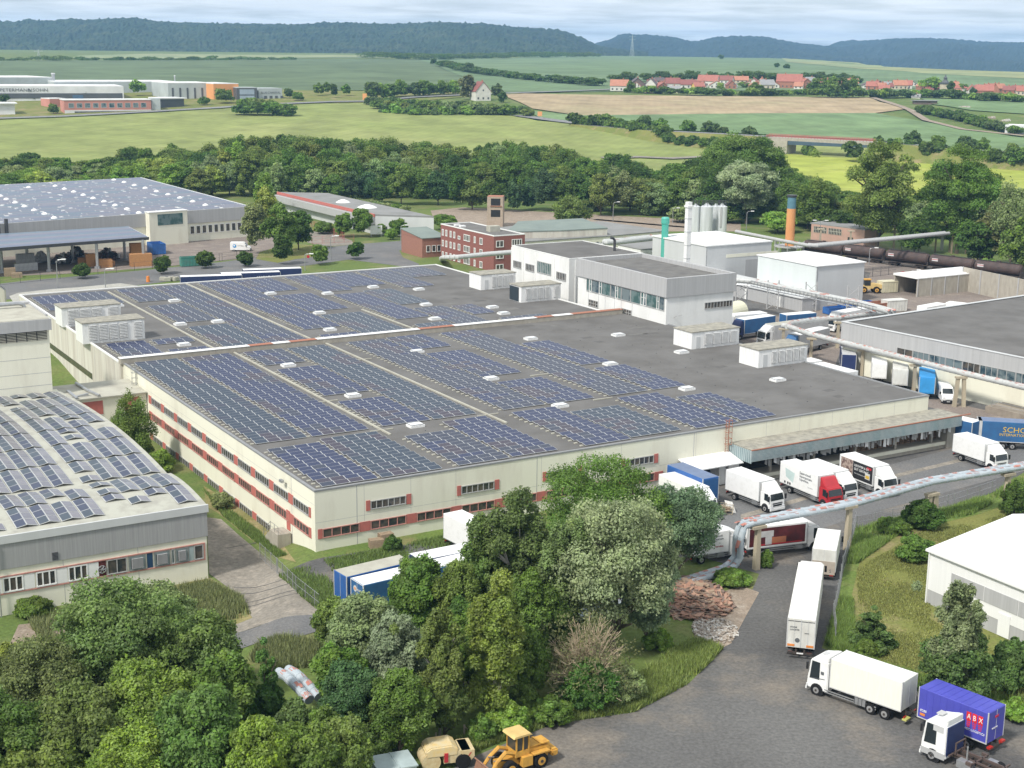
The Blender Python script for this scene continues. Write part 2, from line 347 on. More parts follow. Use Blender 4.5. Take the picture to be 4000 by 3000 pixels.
D('back_street',[(-60,652),(-60,620),(60,606),(130,600),(320,583),(480,566),(600,550),(700,535),(765,528),(870,520),(905,540),(862,541),(870,556),(905,570),(905,580),(753,561),(660,574),(500,592),(300,616),(120,640)],g_asph,.03,label='asphalt street behind the factory',cat='road')
D('street_island',[(553,560),(560,545),(620,528),(690,530),(712,545),(704,552),(640,560),(600,568)],g_mead,.05,label='grass island between the street and the gate drive',cat='grass')
D('pale_pavement',[(20,640),(40,633),(110,625),(170,621),(260,612),(300,618),(240,628),(110,640),(30,655)],g_cream,.05,label='pale concrete pavement beside the street',cat='pavement')
D('hall_forecourt',[(-60,600),(-60,540),(100,530),(330,505),(560,490),(600,510),(590,552),(345,577),(180,590)],g_brown,.03,label='brownish paved forecourt of the solar roofed hall',cat='yard')
D('gate_drive',[(640,500),(690,494),(760,520),(765,528),(700,533),(665,524)],g_conc,.04,label='pale drive behind the red gate',cat='road')
D('gravel_field',[(930,455),(1000,448),(1400,470),(1600,480),(1600,500),(1100,500),(940,480)],g_dirt,.03,label='brown gravel ground behind the office',cat='soil')
def hill(name,label,prof,D1,D2,zf,m,jag=7.0,seed=1,extra=900):
 r2=np.random.default_rng(seed);xs=np.arange(prof[0][0],prof[-1][0]+1,5.0)
 rows=np.interp(xs,[p[0]for p in prof],[p[1]for p in prof]);NT=46
 ph=r2.uniform(0,6.3,(14,2));fr=r2.uniform(.2,3.2,(14,2));am=r2.uniform(.3,1,14)
 V=[];crest=[]
 for i,(x,r_)in enumerate(zip(xs,rows)):
  d=ray(x,r_);t=D2/d.y;crest.append((d.x*t,CAMH+d.z*t))
 for i,(cx,cz)in enumerate(crest):
  for j in range(NT+1):
   t=j/NT
   if t<=.85:
    q=t/.85;y=D1+(D2-D1)*q;s=q*q*(3-2*q)*.55+q*.45;z=zf+(cz-zf)*s
    fold=0
    for k in range(14):fold+=am[k]*math.sin(fr[k,0]*cx/260+ph[k,0]+1.3*math.sin(fr[k,1]*y/400+ph[k,1]))
    z+=fold*.035*(cz-zf)*math.sin(math.pi*q)
   else:
    q=(t-.85)/.15;y=D2+extra*q;z=cz-(cz-zf)*q*q*.9
   z+=r2.normal()*jag*(.25 if j==0 else 1)*.35
   V.append((cx*(y/D2),y,z))
 n=NT+1;F=[(i*n+j,(i+1)*n+j,(i+1)*n+j+1,i*n+j+1)for i in range(len(xs)-1)for j in range(NT)]
 me=bpy.data.meshes.new(name);me.from_pydata(V,[],F);me.materials.append(m)
 o=bpy.data.objects.new(name,me);COL.objects.link(o);return lab(o,label,'hill',kind='structure')
m_forest=ground_mat('mat_forest',[(.03,.052,.02),(.018,.034,.016),(.06,.075,.032)],(.004,.012),bump=0,fine=.05)
m_forest2=ground_mat('mat_forest_far',[(.02,.034,.022),(.015,.026,.018),(.03,.042,.026)],(.002,.006),bump=0,fine=.02)
hill('wooded_hill','long wooded ridge rising behind the fields on the left',[(-90,47),(0,46),(45,46),(60,40),(85,45),(150,42),(200,43),(290,38.5),(340,47),(420,50),(560,52.5),(650,53),(700,48.5),(770,50),(850,53),(900,50),(950,48),(1050,52),(1120,59),(1200,63),(1230,71),(1260,83),(1280,93),(1300,101),(1340,106),(1400,113)],3300,4500,44,m_forest,seed=2)
hill('wooded_hill','twin topped blue wooded hill in the middle distance',[(1180,116),(1230,108),(1260,102),(1290,93),(1320,84),(1340,74),(1372,74),(1440,78),(1470,84),(1500,90),(1525,85),(1550,80),(1600,78),(1655,79.5),(1680,86),(1720,93),(1760,97),(1800,101),(1900,112)],4300,6200,20,m_forest2,6,seed=3)
hill('wooded_hill','flat topped blue wooded ridge on the right skyline',[(1640,122),(1740,108),(1790,99),(1812,90),(1830,88),(1880,87.5),(1915,84),(1955,82),(2050,84),(2110,89),(2170,91),(2300,93)],3700,7000,-20,m_forest2,6,seed=4)
hill('distant_hill','faint distant blue ridge in the gap between the hills',[(1500,104),(1650,101),(1720,100.2),(1790,99.6),(1900,102)],8300,9300,0,m_forest2,4,seed=5)
# building materials
M_cream=mat('mat_cream_render',(.76,.745,.62),.85,scale=.3,col2=(.63,.60,.49),lo=.24,hi=.5,stretch=(1,1,.25),bump=.04,det=9)
M_creamold=mat('mat_stained_render',(.62,.60,.52),.9,scale=.5,col2=(.46,.42,.36),lo=.32,hi=.62,stretch=(1.5,1.5,.12))
M_white=mat('mat_white_render',(.74,.74,.72),.8,scale=.4,col2=(.66,.66,.64),lo=.35,hi=.55,stretch=(1,1,.25))
M_wpaint=mat('mat_white_paint',(.78,.78,.77),.6,scale=1.2,col2=(.66,.66,.64),lo=.3,hi=.5,stretch=(2,2,.3))
M_bitu=mat('mat_bitumen',(.165,.160,.154),.95,scale=.16,col2=(.125,.12,.114),lo=.36,hi=.62,bump=.1,spec=.15,det=12)
M_bitu2=mat('mat_bitumen_dark',(.175,.17,.16),.95,scale=.35,col2=(.13,.125,.12),lo=.35,hi=.6,bump=.1,spec=.2,det=9)
M_greyfelt=mat('mat_roof_felt_grey',(.26,.26,.255),.95,scale=.15,col2=(.20,.20,.19),lo=.3,hi=.6,spec=.2,det=8)
M_grnroof=mat('mat_roof_green_grey',(.22,.26,.235),.9,scale=.15,col2=(.18,.215,.20),lo=.3,hi=.6,spec=.2,det=6)
M_lich=mat('mat_lichen_roof',(.36,.34,.28),.95,scale=1.1,col2=(.22,.21,.18),lo=.35,hi=.62,det=8,bump=.2)
M_lite=mat('mat_light_concrete_roof',(.44,.43,.36),.95,scale=.5,col2=(.34,.32,.27),lo=.3,hi=.6,det=8)
M_grey=mat('mat_grey_panel',(.43,.43,.43),.7,scale=.8,col2=(.37,.37,.37),stretch=(3,3,.1))
M_lgrey=mat('mat_light_grey_panel',(.56,.57,.57),.6,scale=.3,col2=(.51,.52,.52),stretch=(1,1,.1))
M_mint=mat('mat_pale_panel',(.62,.66,.65),.6,scale=.3,col2=(.57,.61,.60),stretch=(1,1,.1))
M_red=mat('mat_red_panel',(.50,.15,.12),.8,scale=1.5,col2=(.40,.13,.11),bump=.05)
M_pink=mat('mat_faded_red',(.52,.25,.21),.8,scale=1.5,col2=(.42,.2,.17))
M_frame=mat('mat_window_frame',(.42,.42,.41),.6,scale=3)
M_wframe=mat('mat_white_frame',(.80,.80,.78),.5,scale=3,var=.06)
M_glass=mat('mat_dark_glass',(.035,.042,.045),.12,scale=.9,col2=(.10,.085,.07),lo=.45,hi=.6,spec=.6)
M_glassg=mat('mat_green_glass',(.05,.11,.105),.12,scale=.5,col2=(.14,.2,.2),lo=.45,hi=.55,spec=.6)
M_glassb=mat('mat_blue_glass',(.03,.06,.08),.15,scale=.3,col2=(.16,.2,.21),lo=.5,hi=.6,spec=.6)
M_brick=mat('mat_brick_red',(.27,.105,.085),.9,scale=2.5,col2=(.22,.085,.07),det=6)
M_brick2=mat('mat_brick_orange',(.33,.16,.115),.9,scale=2.0,col2=(.27,.13,.095),det=6)
M_metal=mat('mat_galvanised',(.45,.46,.47),.4,metal=.6,scale=2,var=.2)
M_dmetal=mat('mat_dark_metal',(.06,.06,.065),.5,scale=3)
M_trim=mat('mat_roof_trim',(.27,.275,.28),.6,scale=1)
M_rust=mat('mat_rust',(.40,.17,.10),.85,scale=6,col2=(.30,.13,.09),det=6)
M_conc=mat('mat_concrete',(.42,.39,.33),.9,scale=1.2,col2=(.33,.30,.25),det=8,bump=.1,stretch=(1,1,.4))
M_teal=mat('mat_corrugated_teal',(.33,.42,.43),.45,metal=.2,scale=.7,col2=(.45,.50,.50),stretch=(1,1,.3))
M_black=mat('mat_black',(.015,.015,.016),.7,scale=2)
M_pipe=mat('mat_pipe_jacket',(.50,.51,.50),.6,metal=.0,scale=1.6,col2=(.42,.43,.42),det=4)
M_pipeb=mat('mat_pipe_jacket_blue',(.45,.49,.52),.6,metal=.0,scale=1.2,col2=(.34,.40,.44))
M_tarp=mat('mat_grey_tarpaulin',(.36,.36,.35),.8,scale=1.5,col2=(.27,.27,.26))
M_navy=mat('mat_navy',(.015,.03,.09),.4,scale=1)
# face mapping helpers for a building box W x D
def fmap(face,W,D):
 return{'F':lambda s,o,z:(s,-o,z),'L':lambda s,o,z:(-o,s,z),'R':lambda s,o,z:(W+o,s,z),'B':lambda s,o,z:(s,D+o,z)}[face]
def fbox(mb,fm,s0,s1,o0,o1,z0,z1):
 a=fm(s0,o0,z0);b=fm(s1,o1,z1)
 mb.box(min(a[0],b[0]),max(a[0],b[0]),min(a[1],b[1]),max(a[1],b[1]),min(z0,z1),max(z0,z1))
def window(par,fm,s0,s1,z0,z1,n=4,name='window',fr=None,gl=None,t=.09,rows=1,split=None,label=None):
 fr=fr or M_frame;gl=gl or M_glass;b=MB()
 fbox(b,fm,s0,s1,0.005,.10,z1-t,z1);fbox(b,fm,s0,s1,0.005,.14,z0,z0+t)
 fbox(b,fm,s0,s0+t,0.005,.098,z0+t,z1-t);fbox(b,fm,s1-t,s1,0.005,.098,z0+t,z1-t)
 for i in range(1,n):
  s=s0+(s1-s0)*i/n;fbox(b,fm,s-t/2,s+t/2,0.005,.094,z0+t,z1-t)
 if split:zz=z0+(z1-z0)*split;fbox(b,fm,s0+t,s1-t,0.005,.088,zz-t/3,zz+t/3)
 w=b.build(name,fr,par)
 g=MB();fbox(g,fm,s0+t*.8,s1-t*.8,0.004,.03,z0+t*.8,z1-t*.8);p=g.build('pane',gl,w)
 if label:w['label']=label
 return w
def panel(par,fm,s0,s1,z0,z1,m,name='panel',o=.05,label=None):
 b=MB();fbox(b,fm,s0,s1,0.003,o,z0,z1);w=b.build(name,m,par)
 if label:w['label']=label
 return w
def louvre(par,fm,s0,s1,z0,z1,n=9,name='louvre',m=None,m2=None):
 b=MB();t=.1
 fbox(b,fm,s0,s1,.003,.05,z0,z1)
 b.mi(1)
 h=(z1-z0)/n
 for i in range(n):fbox(b,fm,s0+.05,s1-.05,.05,.20,z0+h*(i+.52),z0+h*(i+.94))
 return b.build(name,[m2 or M_grey,m or M_wpaint],par)
def roofbox(par,W,D,z,m,name='roof',par_h=.25,t=.25,trim=None,over=.0):
 """roof sheet inside a low parapet"""
 b=MB();b.box(t-.001,W-t+.001,t-.001,D-t+.001,z+.002,z+.05);r=b.build(name,m,par)
 p=MB();o=.02+over
 p.box(-o,W+o,-o,t,z+.003,z+par_h);p.box(-o,W+o,D-t,D+o,z+.003,z+par_h)
 p.box(-o,t,t,D-t,z+.004,z+par_h-.002);p.box(W-t,W+o,t,D-t,z+.004,z+par_h-.002)
 p.build('parapet',trim or M_trim,r);return r
def building(label,cat,NC,zt,Rx=None,Lx=None,W=None,D=None,zb=0,wall=None,roof=None,name='building',par_h=.25,xy=None,rz=None,trim=None,over=0,t=.25):
 P=Vector(xy)if xy is not None else G(NC[0],NC[1],zt).to_2d()
 if Rx:W=solve(P,zt,UU,Rx)
 if Lx:D=solve(P,zt,WW,Lx)
 r=thing(name,label,cat,(P.x,P.y,zb),UA if rz is None else rz)
 H=zt-zb
 MB().box(0,W,0,D,0,H).build('wall',wall,r)
 if roof:roofbox(r,W,D,H,roof,par_h=par_h,trim=trim,over=over,t=t)
 r['_']=0;del r['_']
 return r,W,D,H
OX,OY=-21.5,148.9
def RF(u,w,z=0):return(OX+UU.x*u+WW.x*w,OY+UU.y*u+WW.y*w,z)
# the main factory hall
ZR=6.9
fac=thing('factory_hall','long cream factory hall with red window panels and dark roof covered in blue solar panels','factory',(OX,OY,0),UA)
W1,D1_,D2_=94.2,74.7,145.0
MB().box(0,W1,0,D1_,-2.6,ZR).build('wall',M_cream,fac)
b=MB();b.prism([(-.4,D1_+.01),(91.0,D1_+.01),(91.0,96),(91.0,D2_),(-.4,D2_)],-2.6,ZR-.01);b.build('rear_wall',M_creamold,fac)
b=MB();b.box(.3,W1-.3,.3,D1_-.5,ZR+.002,ZR+.05);rf=b.build('roof',M_bitu,fac)
b=MB();b.box(-.1,W1-3.2,D1_+.7,D2_-.3,ZR+.002,ZR+.052);rb=b.build('roof',M_bitu,fac)
b=MB();b.box(-.06,W1+.06,-.06,.3,ZR+.003,ZR+.2);b.box(-.06,.3,.3,D1_,ZR+.003,ZR+.198);b.box(W1-.3,W1+.06,.3,D1_,ZR+.003,ZR+.198)
b.build('parapet',M_trim,rf)
b=MB();b.box(-.46,91.1,D2_-.3,D2_+.05,ZR,ZR+.22);b.box(-.46,-.1,D1_+.7,D2_-.3,ZR,ZR+.218);b.box(91.0-.2,91.1,D1_+.7,D2_-.3,ZR,ZR+.216)
b.build('parapet',M_wframe,rb)
b=MB();b.box(-.46,93.0,D1_-.5,D1_+.7,ZR+.004,ZR+.85);jw=b.build('joint_wall',M_conc,fac)
b=MB()
x=-.5
while x<92.6:
 w_=random.uniform(2.5,6);b.mi(0 if random.random()<.55 else 1);b.box(x,min(x+w_-.03,93.1),D1_-.56,D1_+.76,ZR+.852,ZR+.91);x+=w_
b.build('cap',[M_wpaint,M_rust],jw)
b=MB()
for u_,w0,w1 in((17.6,17.3,74),(33.4,15.3,74),(15.8,76,141),(32.6,76,144),(51.9,76,100)):
 b.box(u_-.14,u_+.14,w0,w1,ZR+.06,ZR+.24)
for u_,w0 in((17.6,37.2),(17.6,19.8),(33.4,20.2),(52,20.4),(33.4,59.8),(52.2,37.5)):b.box(u_-1.6,u_+1.6,w0-.1,w0+.1,ZR+.06,ZR+.2)
b.build('cable_duct',M_lite,fac)
def skylight(u,w,s=1.0):
 b=MB();b.box(-1.0*s,1.0*s,-.75*s,.75*s,0,.3);o=b.build('skylight',M_wpaint,fac,loc=(u,w,ZR+.05))
 d=MB();d.box(-.9*s,.9*s,-.65*s,.65*s,.301,.42);q=d.build('dome',mat('mat_skylight_dome',(.75,.77,.78),.3,scale=2,var=.06),o);bevel(q,.1)
for u,w in((21.5,60.9),(22,38.3),(22.3,19.6),(44.3,38.4),(44.4,19.6),(65.7,38.5),(66,19.5),(65.2,61.4),(80.2,57.2),(81.1,40.6),(81.5,17.7),(43.5,60.9),(13.1,127.4-3),(24,124.7),(24.1,100.4),(12.5,83.5),(43.3,124.3),(43.4,100.1),(38.6,84.3),(53.3,119.2),(64.7,122.3),(64.8,99.0),(59.4,85.1),(71.7,115.5),(73.2,84.1),(74.6,90.7),(17.5,101)):skylight(u,w)
r_=random.Random(9);fp=[mat('mat_felt_patch',(.135,.13,.125),.95,scale=1.5,spec=.1),mat('mat_felt_patch_pale',(.185,.18,.17),.95,scale=1.5,spec=.1)]
for k in range(26):
 u_,w_=r_.choice([(r_.uniform(68,92),r_.uniform(3,72)),(r_.uniform(66,90),r_.uniform(80,112))]);l_=r_.uniform(1,4);MB().box(u_,u_+l_,w_,w_+r_.uniform(.6,2),ZR+.0535,ZR+.058).build('felt_patch',fp[k%2],rf)
for k in range(18):MB().box(68,93.8,3+k*4,3.06+k*4,ZR+.0505,ZR+.0562).build('roof_seam',fp[1],rf)
b=MB()
for k in range(60):
 u_,w_=random.uniform(68,93),random.uniform(2,73);b.cyl((u_,w_,ZR+.05),(u_,w_,ZR+.12),.07,n=6)
for k in range(40):
 u_,w_=random.uniform(1,66),random.uniform(1,73);b.cyl((u_,w_,ZR+.05),(u_,w_,ZR+.12),.07,n=6)
b.build('roof_vent',M_dmetal,fac)['kind']='stuff'
b=MB();b.quad((86.2,12,ZR+.056),(86.5,12,ZR+.056),(88.2,25,ZR+.056),(88.0,25,ZR+.056));b.build('roof_seam',M_bitu2,fac)
def plantroom(u,w,W,D,zt,door_first=False,label=None,dark=False,nl=5):
 z0=ZR+.052;H=zt-z0
 p=MB().box(0,W,0,D,0,H).build('plant_room',M_wpaint,fac,loc=(u,w,z0))
 if label:p['label']=label
 b=MB();b.box(-.12,W+.12,-.12,D+.12,H+.002,H+.16);b.build('roof_slab',M_lich,p)
 fm=fmap('F',W,D);s=1.0
 if door_first:
  panel(p,fm,.9,1.7,.1,2.0,M_lgrey,'door');s=2.6
 n=nl;gap=.28;wl=(W-s-.5-gap*(n-1))/n
 if not door_first:wl=(W-s-1.2-gap*(n-1))/n
 for i in range(n):
  a=s+i*(wl+gap)+(.8 if(i==n-1 and not door_first)else 0)
  louvre(p,fm,a,a+wl,.45,H-.35,10)
 if dark:panel(p,fmap('L',W,D),.9,D-.1,.1,H-.2,mat('mat_dark_sheet',(.025,.04,.05),.6),'side_sheet',.08)
 return p
plantroom(-1.6,91.9,10.2,4.6,10.3,label='front white plant room at the left roof edge')
plantroom(-1.0,108.2,10.2,4.8,10.2,nl=4,label='rear white plant room at the left roof edge, its louvres beside a hatch')
plantroom(84.2,42.0,9.9,4.9,9.7,True,nl=4,label='plant room beside the cream tank')
plantroom(84.6,25.8,9.9,4.6,9.7,True,nl=5,label='plant room nearest the right hand roof end')
plantroom(82.7,109.5,8.2,4.8,10.0,True,nl=4,label='plant room nearest the brick office')
plantroom(82.4,93.1,9.0,4.4,10.0,nl=5,dark=True,label='plant room with a dark sheet on its left side')
fmF=fmap('F',W1,D1_);fmL=fmap('L',W1,D1_)
for k,u0 in enumerate((6.7,18.3,30.0,41.5)):
 window(fac,fmF,u0,u0+4.4,3.85,4.85,6);panel(fac,fmF,u0-.55,u0-.05,3.75,4.95,M_red,'red_panel',.07);panel(fac,fmF,u0+4.5,u0+5.1,3.75,4.95,M_red,'red_panel',.07)
for k in range(8):
 u0=.85+5.83*k
 window(fac,fmF,u0,u0+4.45,1.45,2.52,4,fr=M_pink)
 panel(fac,fmF,u0+4.5,u0+5.78,1.42,2.55,M_red,'red_panel',.07)
panel(fac,fmF,.3,.8,1.42,2.55,M_red,'red_panel',.07)
for k in range(10):
 s0=1.65+6.0*k
 window(fac,fmL,s0,s0+4.45,3.65,4.72,6)
 window(fac,fmL,s0,s0+4.45,1.25,2.35,6 if k else 5,fr=M_pink)
 for z0,z1 in((3.6,4.77),(1.2,2.4)):panel(fac,fmL,s0+4.5,s0+5.95,z0,z1,M_red,'red_panel',.07)
 if k>1:
  window(fac,fmL,s0,s0+4.45,-2.25,-.95,6);panel(fac,fmL,s0+4.5,s0+5.95,-2.3,-.9,M_red,'red_panel',.07)
panel(fac,fmL,1.1,1.6,1.2,2.4,M_red,'red_panel',.07);panel(fac,fmL,1.1,1.6,3.6,4.77,M_red,'red_panel',.07)
panel(fac,fmL,7.3,8.3,.2,2.55,M_red,'door',.08)
for s0 in(86.0,79.5):window(fac,fmL,s0,s0+4.4,1.1,2.2,6,fr=M_pink)
panel(fac,fmap('L',W1,D1_),92,125,.9,1.9,M_glass,'window_band',.46)
b=MB();fbox(b,fmL,7.9,8.6,.4,.75,5.9,6.2)
b.build('wall_lamp',M_metal,fac)
b=MB()
for u0 in(5.0,28.6,52.2):fbox(b,fmF,u0,u0+.08,.001,.012,-.5,ZR)
for k in range(16):
 if k not in(0,4,8):fbox(b,fmF,.1+k*5.83,.13+k*5.83,.0005,.006,2.6,ZR)
fbox(b,fmF,.05,W1,.0005,.004,3.3,3.33);fbox(b,fmL,.05,74,.0005,.004,5.35,5.38)
for s0 in(6.7,78,90,101,112):fbox(b,fmL,s0,s0+.08,.001+(.4 if s0>75 else 0),.012+(.4 if s0>75 else 0),-2,ZR)
b.build('wall_joint',M_grey,fac)
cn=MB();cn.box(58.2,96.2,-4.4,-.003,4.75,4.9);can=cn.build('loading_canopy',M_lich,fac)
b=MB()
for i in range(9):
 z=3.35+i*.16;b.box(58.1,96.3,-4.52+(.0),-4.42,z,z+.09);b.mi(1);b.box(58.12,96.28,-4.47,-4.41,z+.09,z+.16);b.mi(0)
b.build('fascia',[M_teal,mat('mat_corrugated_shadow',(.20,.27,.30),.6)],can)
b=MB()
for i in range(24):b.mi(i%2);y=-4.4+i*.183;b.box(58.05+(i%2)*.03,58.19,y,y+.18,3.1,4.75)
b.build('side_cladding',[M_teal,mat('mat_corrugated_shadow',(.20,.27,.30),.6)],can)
b=MB();x=58.1
while x<96.2:b.box(x,x+3.9,-4.55,-4.38,4.80,4.93);x+=4
b.build('edge_trim',M_rust,can)
b=MB();b.box(59,95.5,-.9,-.02,0,3.3);b.build('dock_opening_shade',M_black,fac)  # solid black block, shade of the dock interior put into its colour
b=MB();b.box(58.6,96,-3.2,-.02,0.0,1.05);dk=b.build('loading_dock',M_conc,fac)
b=MB();b.box(58.6,96,-3.35,-3.2,.55,1.0);b.build('buffer_rail',M_cream,dk)
r_=random.Random(3)
for i in range(58):
 x=61+i*.58+r_.uniform(-.2,.2);z=3.3-r_.uniform(.5,1.4);wd=r_.uniform(.3,.6);y=-3.9+r_.uniform(-.15,.15)
 MB().extr([(x,z+r_.uniform(0,.4)),(x+wd*.5,z+.1),(x+wd,z),(x+wd,3.5),(x,3.5)],1,y,y+.05).build('tarpaulin',M_tarp if r_.random()<.75 else M_wpaint,can)
b=MB();r_=random.Random(5)
for i in range(16):
 x=78+i*1.05;h=r_.uniform(.8,1.7)
 for k in range(6):b.box(x,x+.85,-1.6,-.95,1.06+k*h/6,1.06+(k+.6)*h/6)
b.build('pallet_stack',mat('mat_dull_wood',(.30,.20,.13),.9,scale=3),dk)
b=MB()
for x in(62.5,70,77.5,85,92):b.box(x,x+.35,-3.0,-2.65,1.05,4.75)
b.box(94.6,96.1,-3.6,-.1,.0,4.75)
b.build('canopy_post',M_conc,can)
b=MB();b.extr([(-3.1,2.85),(-.005,3.65),(-.005,3.75),(-3.1,2.98)],0,49.8,58.0);po=b.build('porch_roof',M_wpaint,fac)
b=MB();fbox(b,fmF,52.0,55.0,.01,.1,.2,2.9);b.build('dock_door',M_navy,fac)
b=MB();fbox(b,fmF,55.1,56.2,.01,1.8,0,2.8);fbox(b,fmF,56.3,58.0,.01,2.2,0,3.0);b.build('porch_wall',M_wpaint,fac)
b=MB();fbox(b,fmF,48.0,52.0,.02,1.6,0,1.1);b.build('step_dock',M_conc,fac)
def ladder(par,fm,s,z0,z1,m):
 b=MB();fbox(b,fm,s,s+.05,.2,.26,z0,z1);fbox(b,fm,s+.5,s+.55,.2,.26,z0,z1)
 z=z0
 while z<z1:fbox(b,fm,s,s+.55,.2,.24,z,z+.04);z+=.3
 for q in(-.05,.55):fbox(b,fm,s+q,s+q+.04,.8,.84,z0+1.2,z1)
 z=z0+1.2
 while z<=z1:fbox(b,fm,s-.05,s+.6,.8,.84,z,z+.05);fbox(b,fm,s-.05,s,.05,.8,z,z+.05);fbox(b,fm,s+.55,s+.6,.05,.8,z,z+.05);z+=.8
 b.build('ladder',m,par)
ladder(fac,fmF,57.2,3.6,8.0,M_rust);ladder(fac,fmL,66.8,1,8.2,M_metal)
st=thing('outdoor_stair','small concrete stair and landing with railing at the red side door','stair',RF(0,8),UA)
b=MB();b.box(-1.8,-.15,-1.2,1.3,-1.8,.15);b.build('landing',M_conc,st)
b=MB()
for i in range(7):b.box(-1.6,-.3,1.3+i*.32,1.62+i*.32,-1.8,.0-i*.24)
b.build('steps',M_conc,st)
b=MB()
for y in(-1.15,0,1.2,2.3,3.5):z=.15 if y<1.3 else .15-(y-1.3)*.75;b.cyl((-1.7,y,z-.1),(-1.7,y,z+1.0),.03,n=6)
b.tube([(-1.7,-1.15,1.1),(-1.7,1.2,1.1),(-1.7,3.5,-.5)],.03,6);b.tube([(-1.7,-1.15,.6),(-1.7,1.2,.6),(-1.7,3.5,-1.0)],.025,6);b.build('railing',M_metal,st)
# solar arrays on the factory roof
M_pv=[]
for i,c in enumerate([((.022,.032,.085),(.017,.025,.068)),((.034,.042,.07),(.028,.035,.06)),((.048,.04,.06),(.04,.034,.053)),((.027,.044,.07),(.023,.036,.06))]):
 M_pv.append(mat('mat_solar_cell_%s'%'abcd'[i],c[0],.28,scale=1.5,col2=c[1],spec=.45))
M_pvf=mat('mat_solar_frame',(.52,.53,.53),.45,scale=3,var=.05)
def pvmesh(k,L=1.64,Wd=.99,tilt=10):
 t=R(tilt);b=MB()
 def q(x,y,z):return(x,y*math.cos(t),y*math.sin(t)+z)
 def slab(x0,x1,y0,y1,z0,z1):
  n=len(b.v);b.v+=[q(x0,y0,z0),q(x1,y0,z0),q(x1,y1,z0),q(x0,y1,z0),q(x0,y0,z1),q(x1,y0,z1),q(x1,y1,z1),q(x0,y1,z1)]
  for f in((0,3,2,1),(4,5,6,7),(0,1,5,4),(1,2,6,5),(2,3,7,6),(3,0,4,7)):b.f.append(tuple(n+i for i in f));b.m.append(b.k)
 slab(0,L,0,Wd,.10,.138);b.mi(1);slab(.035,L-.035,.035,Wd-.035,.139,.143)
 return b,[M_pvf,M_pv[k]]
_pm=[]
for k in range(4):
 b,ms=pvmesh(k);o=b.build('panel',ms);_pm.append(o.data);bpy.data.objects.remove(o)
def array(u0,u1,w0,w1,label,indiv=True,pitch=1.31,cx=1.662):
 root=thing('solar_array',label,'solar array',RF(u0,w0,ZR+.055),UA,'solar panel fields on the factory roof')
 nr=int((w1-w0)/pitch);wid=u1-u0;cells=[]
 for r_ in range(nr):
  n=round(wid/1.62);cx=(wid+.02)/n;sh=(r_%2)*.12
  for c in range(n):cells.append((sh+c*cx,r_*pitch))
 rr=random.Random(int(u0*10+w0*7));base=rr.choice([0,0,1,3])
 def kind(x,y):
  v=math.sin(y*.35+u0)+math.sin(x*.7+y*.13)+rr.uniform(-.9,.9)
  return base if v<.9 else(2 if v>1.5 else(1 if base!=1 else 0))
 rest=[]
 for i,(x,y)in enumerate(cells):
  if indiv and i<100:
   o=bpy.data.objects.new('panel',_pm[kind(x,y)]);COL.objects.link(o);o.parent=root;o.location=(x,y,0);o.scale=((cx-.02)/1.64,1,1)
  else:rest.append((x,y))
 if rest:
  vv=[];ff=[];mm=[];src={}
  for k in range(4):
   me=_pm[k];src[k]=([tuple(v.co)for v in me.vertices],[tuple(p.vertices)for p in me.polygons],[p.material_index for p in me.polygons])
  for x,y in rest:
   k=kind(x,y)if not indiv or True else 0;v_,f_,m_=src[k];n=len(vv)
   vv+=[(a*(cx-.02)/1.64+x,b_+y,c)for a,b_,c in v_];ff+=[tuple(n+i for i in f)for f in f_];mm+=[0 if q==0 else 1+k for q in m_]
  me=bpy.data.meshes.new('panels');me.from_pydata(vv,[],ff)
  for m in[M_pvf]+M_pv:me.materials.append(m)
  me.polygons.foreach_set('material_index',mm)
  o=bpy.data.objects.new('panels',me);COL.objects.link(o);o.parent=root;o['kind']='stuff'
 b=MB()
 for r_ in range(nr):b.box(-.55,-.12,r_*pitch+.25,r_*pitch+.55,.0,.12)
 b.build('ballast_blocks',M_lite,root)['kind']='stuff'
fr=[(1.3,8.1,.9,19.2),(8.6,16.3,.9,19.6),(18.5,25.4,1.0,16.5),(25.9,32.3,1.2,19.6),(36.3,43.1,1.1,19.8),(43.5,51.3,1.6,17.2),(53.5,60.4,1.2,19.8),(61.2,67.2,1.6,17.0)]
wh=['at the near left roof corner','second field along the front edge','third field along the front edge','fourth field along the front edge','fifth field along the front edge','sixth field along the front edge','seventh field along the front edge','rightmost field along the front edge']
for a,w_ in zip(fr,wh):array(*a,'blue solar panel field %s'%w_)
G2=[(1.2,7.9,21,73.4,'long field along the left roof edge in front of the joint wall'),(8.6,16.3,21,73.4,'long field right of the left edge field'),(18.5,25.4,21.4,36.5,'short field between first and second skylight of its bay'),(18.5,25.4,40.2,59,'short field between second and third skylight of its bay'),(18.5,25,62.5,73.4,'small field touching the joint wall near the left'),(25.9,32.3,21.4,73.4,'long field left of the second cable duct'),(36.5,43.1,21.4,73.2,'long field right of the second cable duct'),(43.6,51.2,21.4,36.8,'short field behind the middle front skylight'),(43.6,50.6,40.2,59,'short field between the two middle skylights'),(43.6,50.6,62.6,73.2,'small field touching the joint wall in the middle'),(53.7,60.4,21.4,73.2,'long field at the right behind the seventh front field'),(61.4,67.2,21.4,37.2,'short field at the right end behind the rightmost front field'),(61.4,66.8,40.2,59.5,'short field at the right end beside bare roof')]
for a in G2:array(*a[:4],'blue solar panel %s'%a[4])
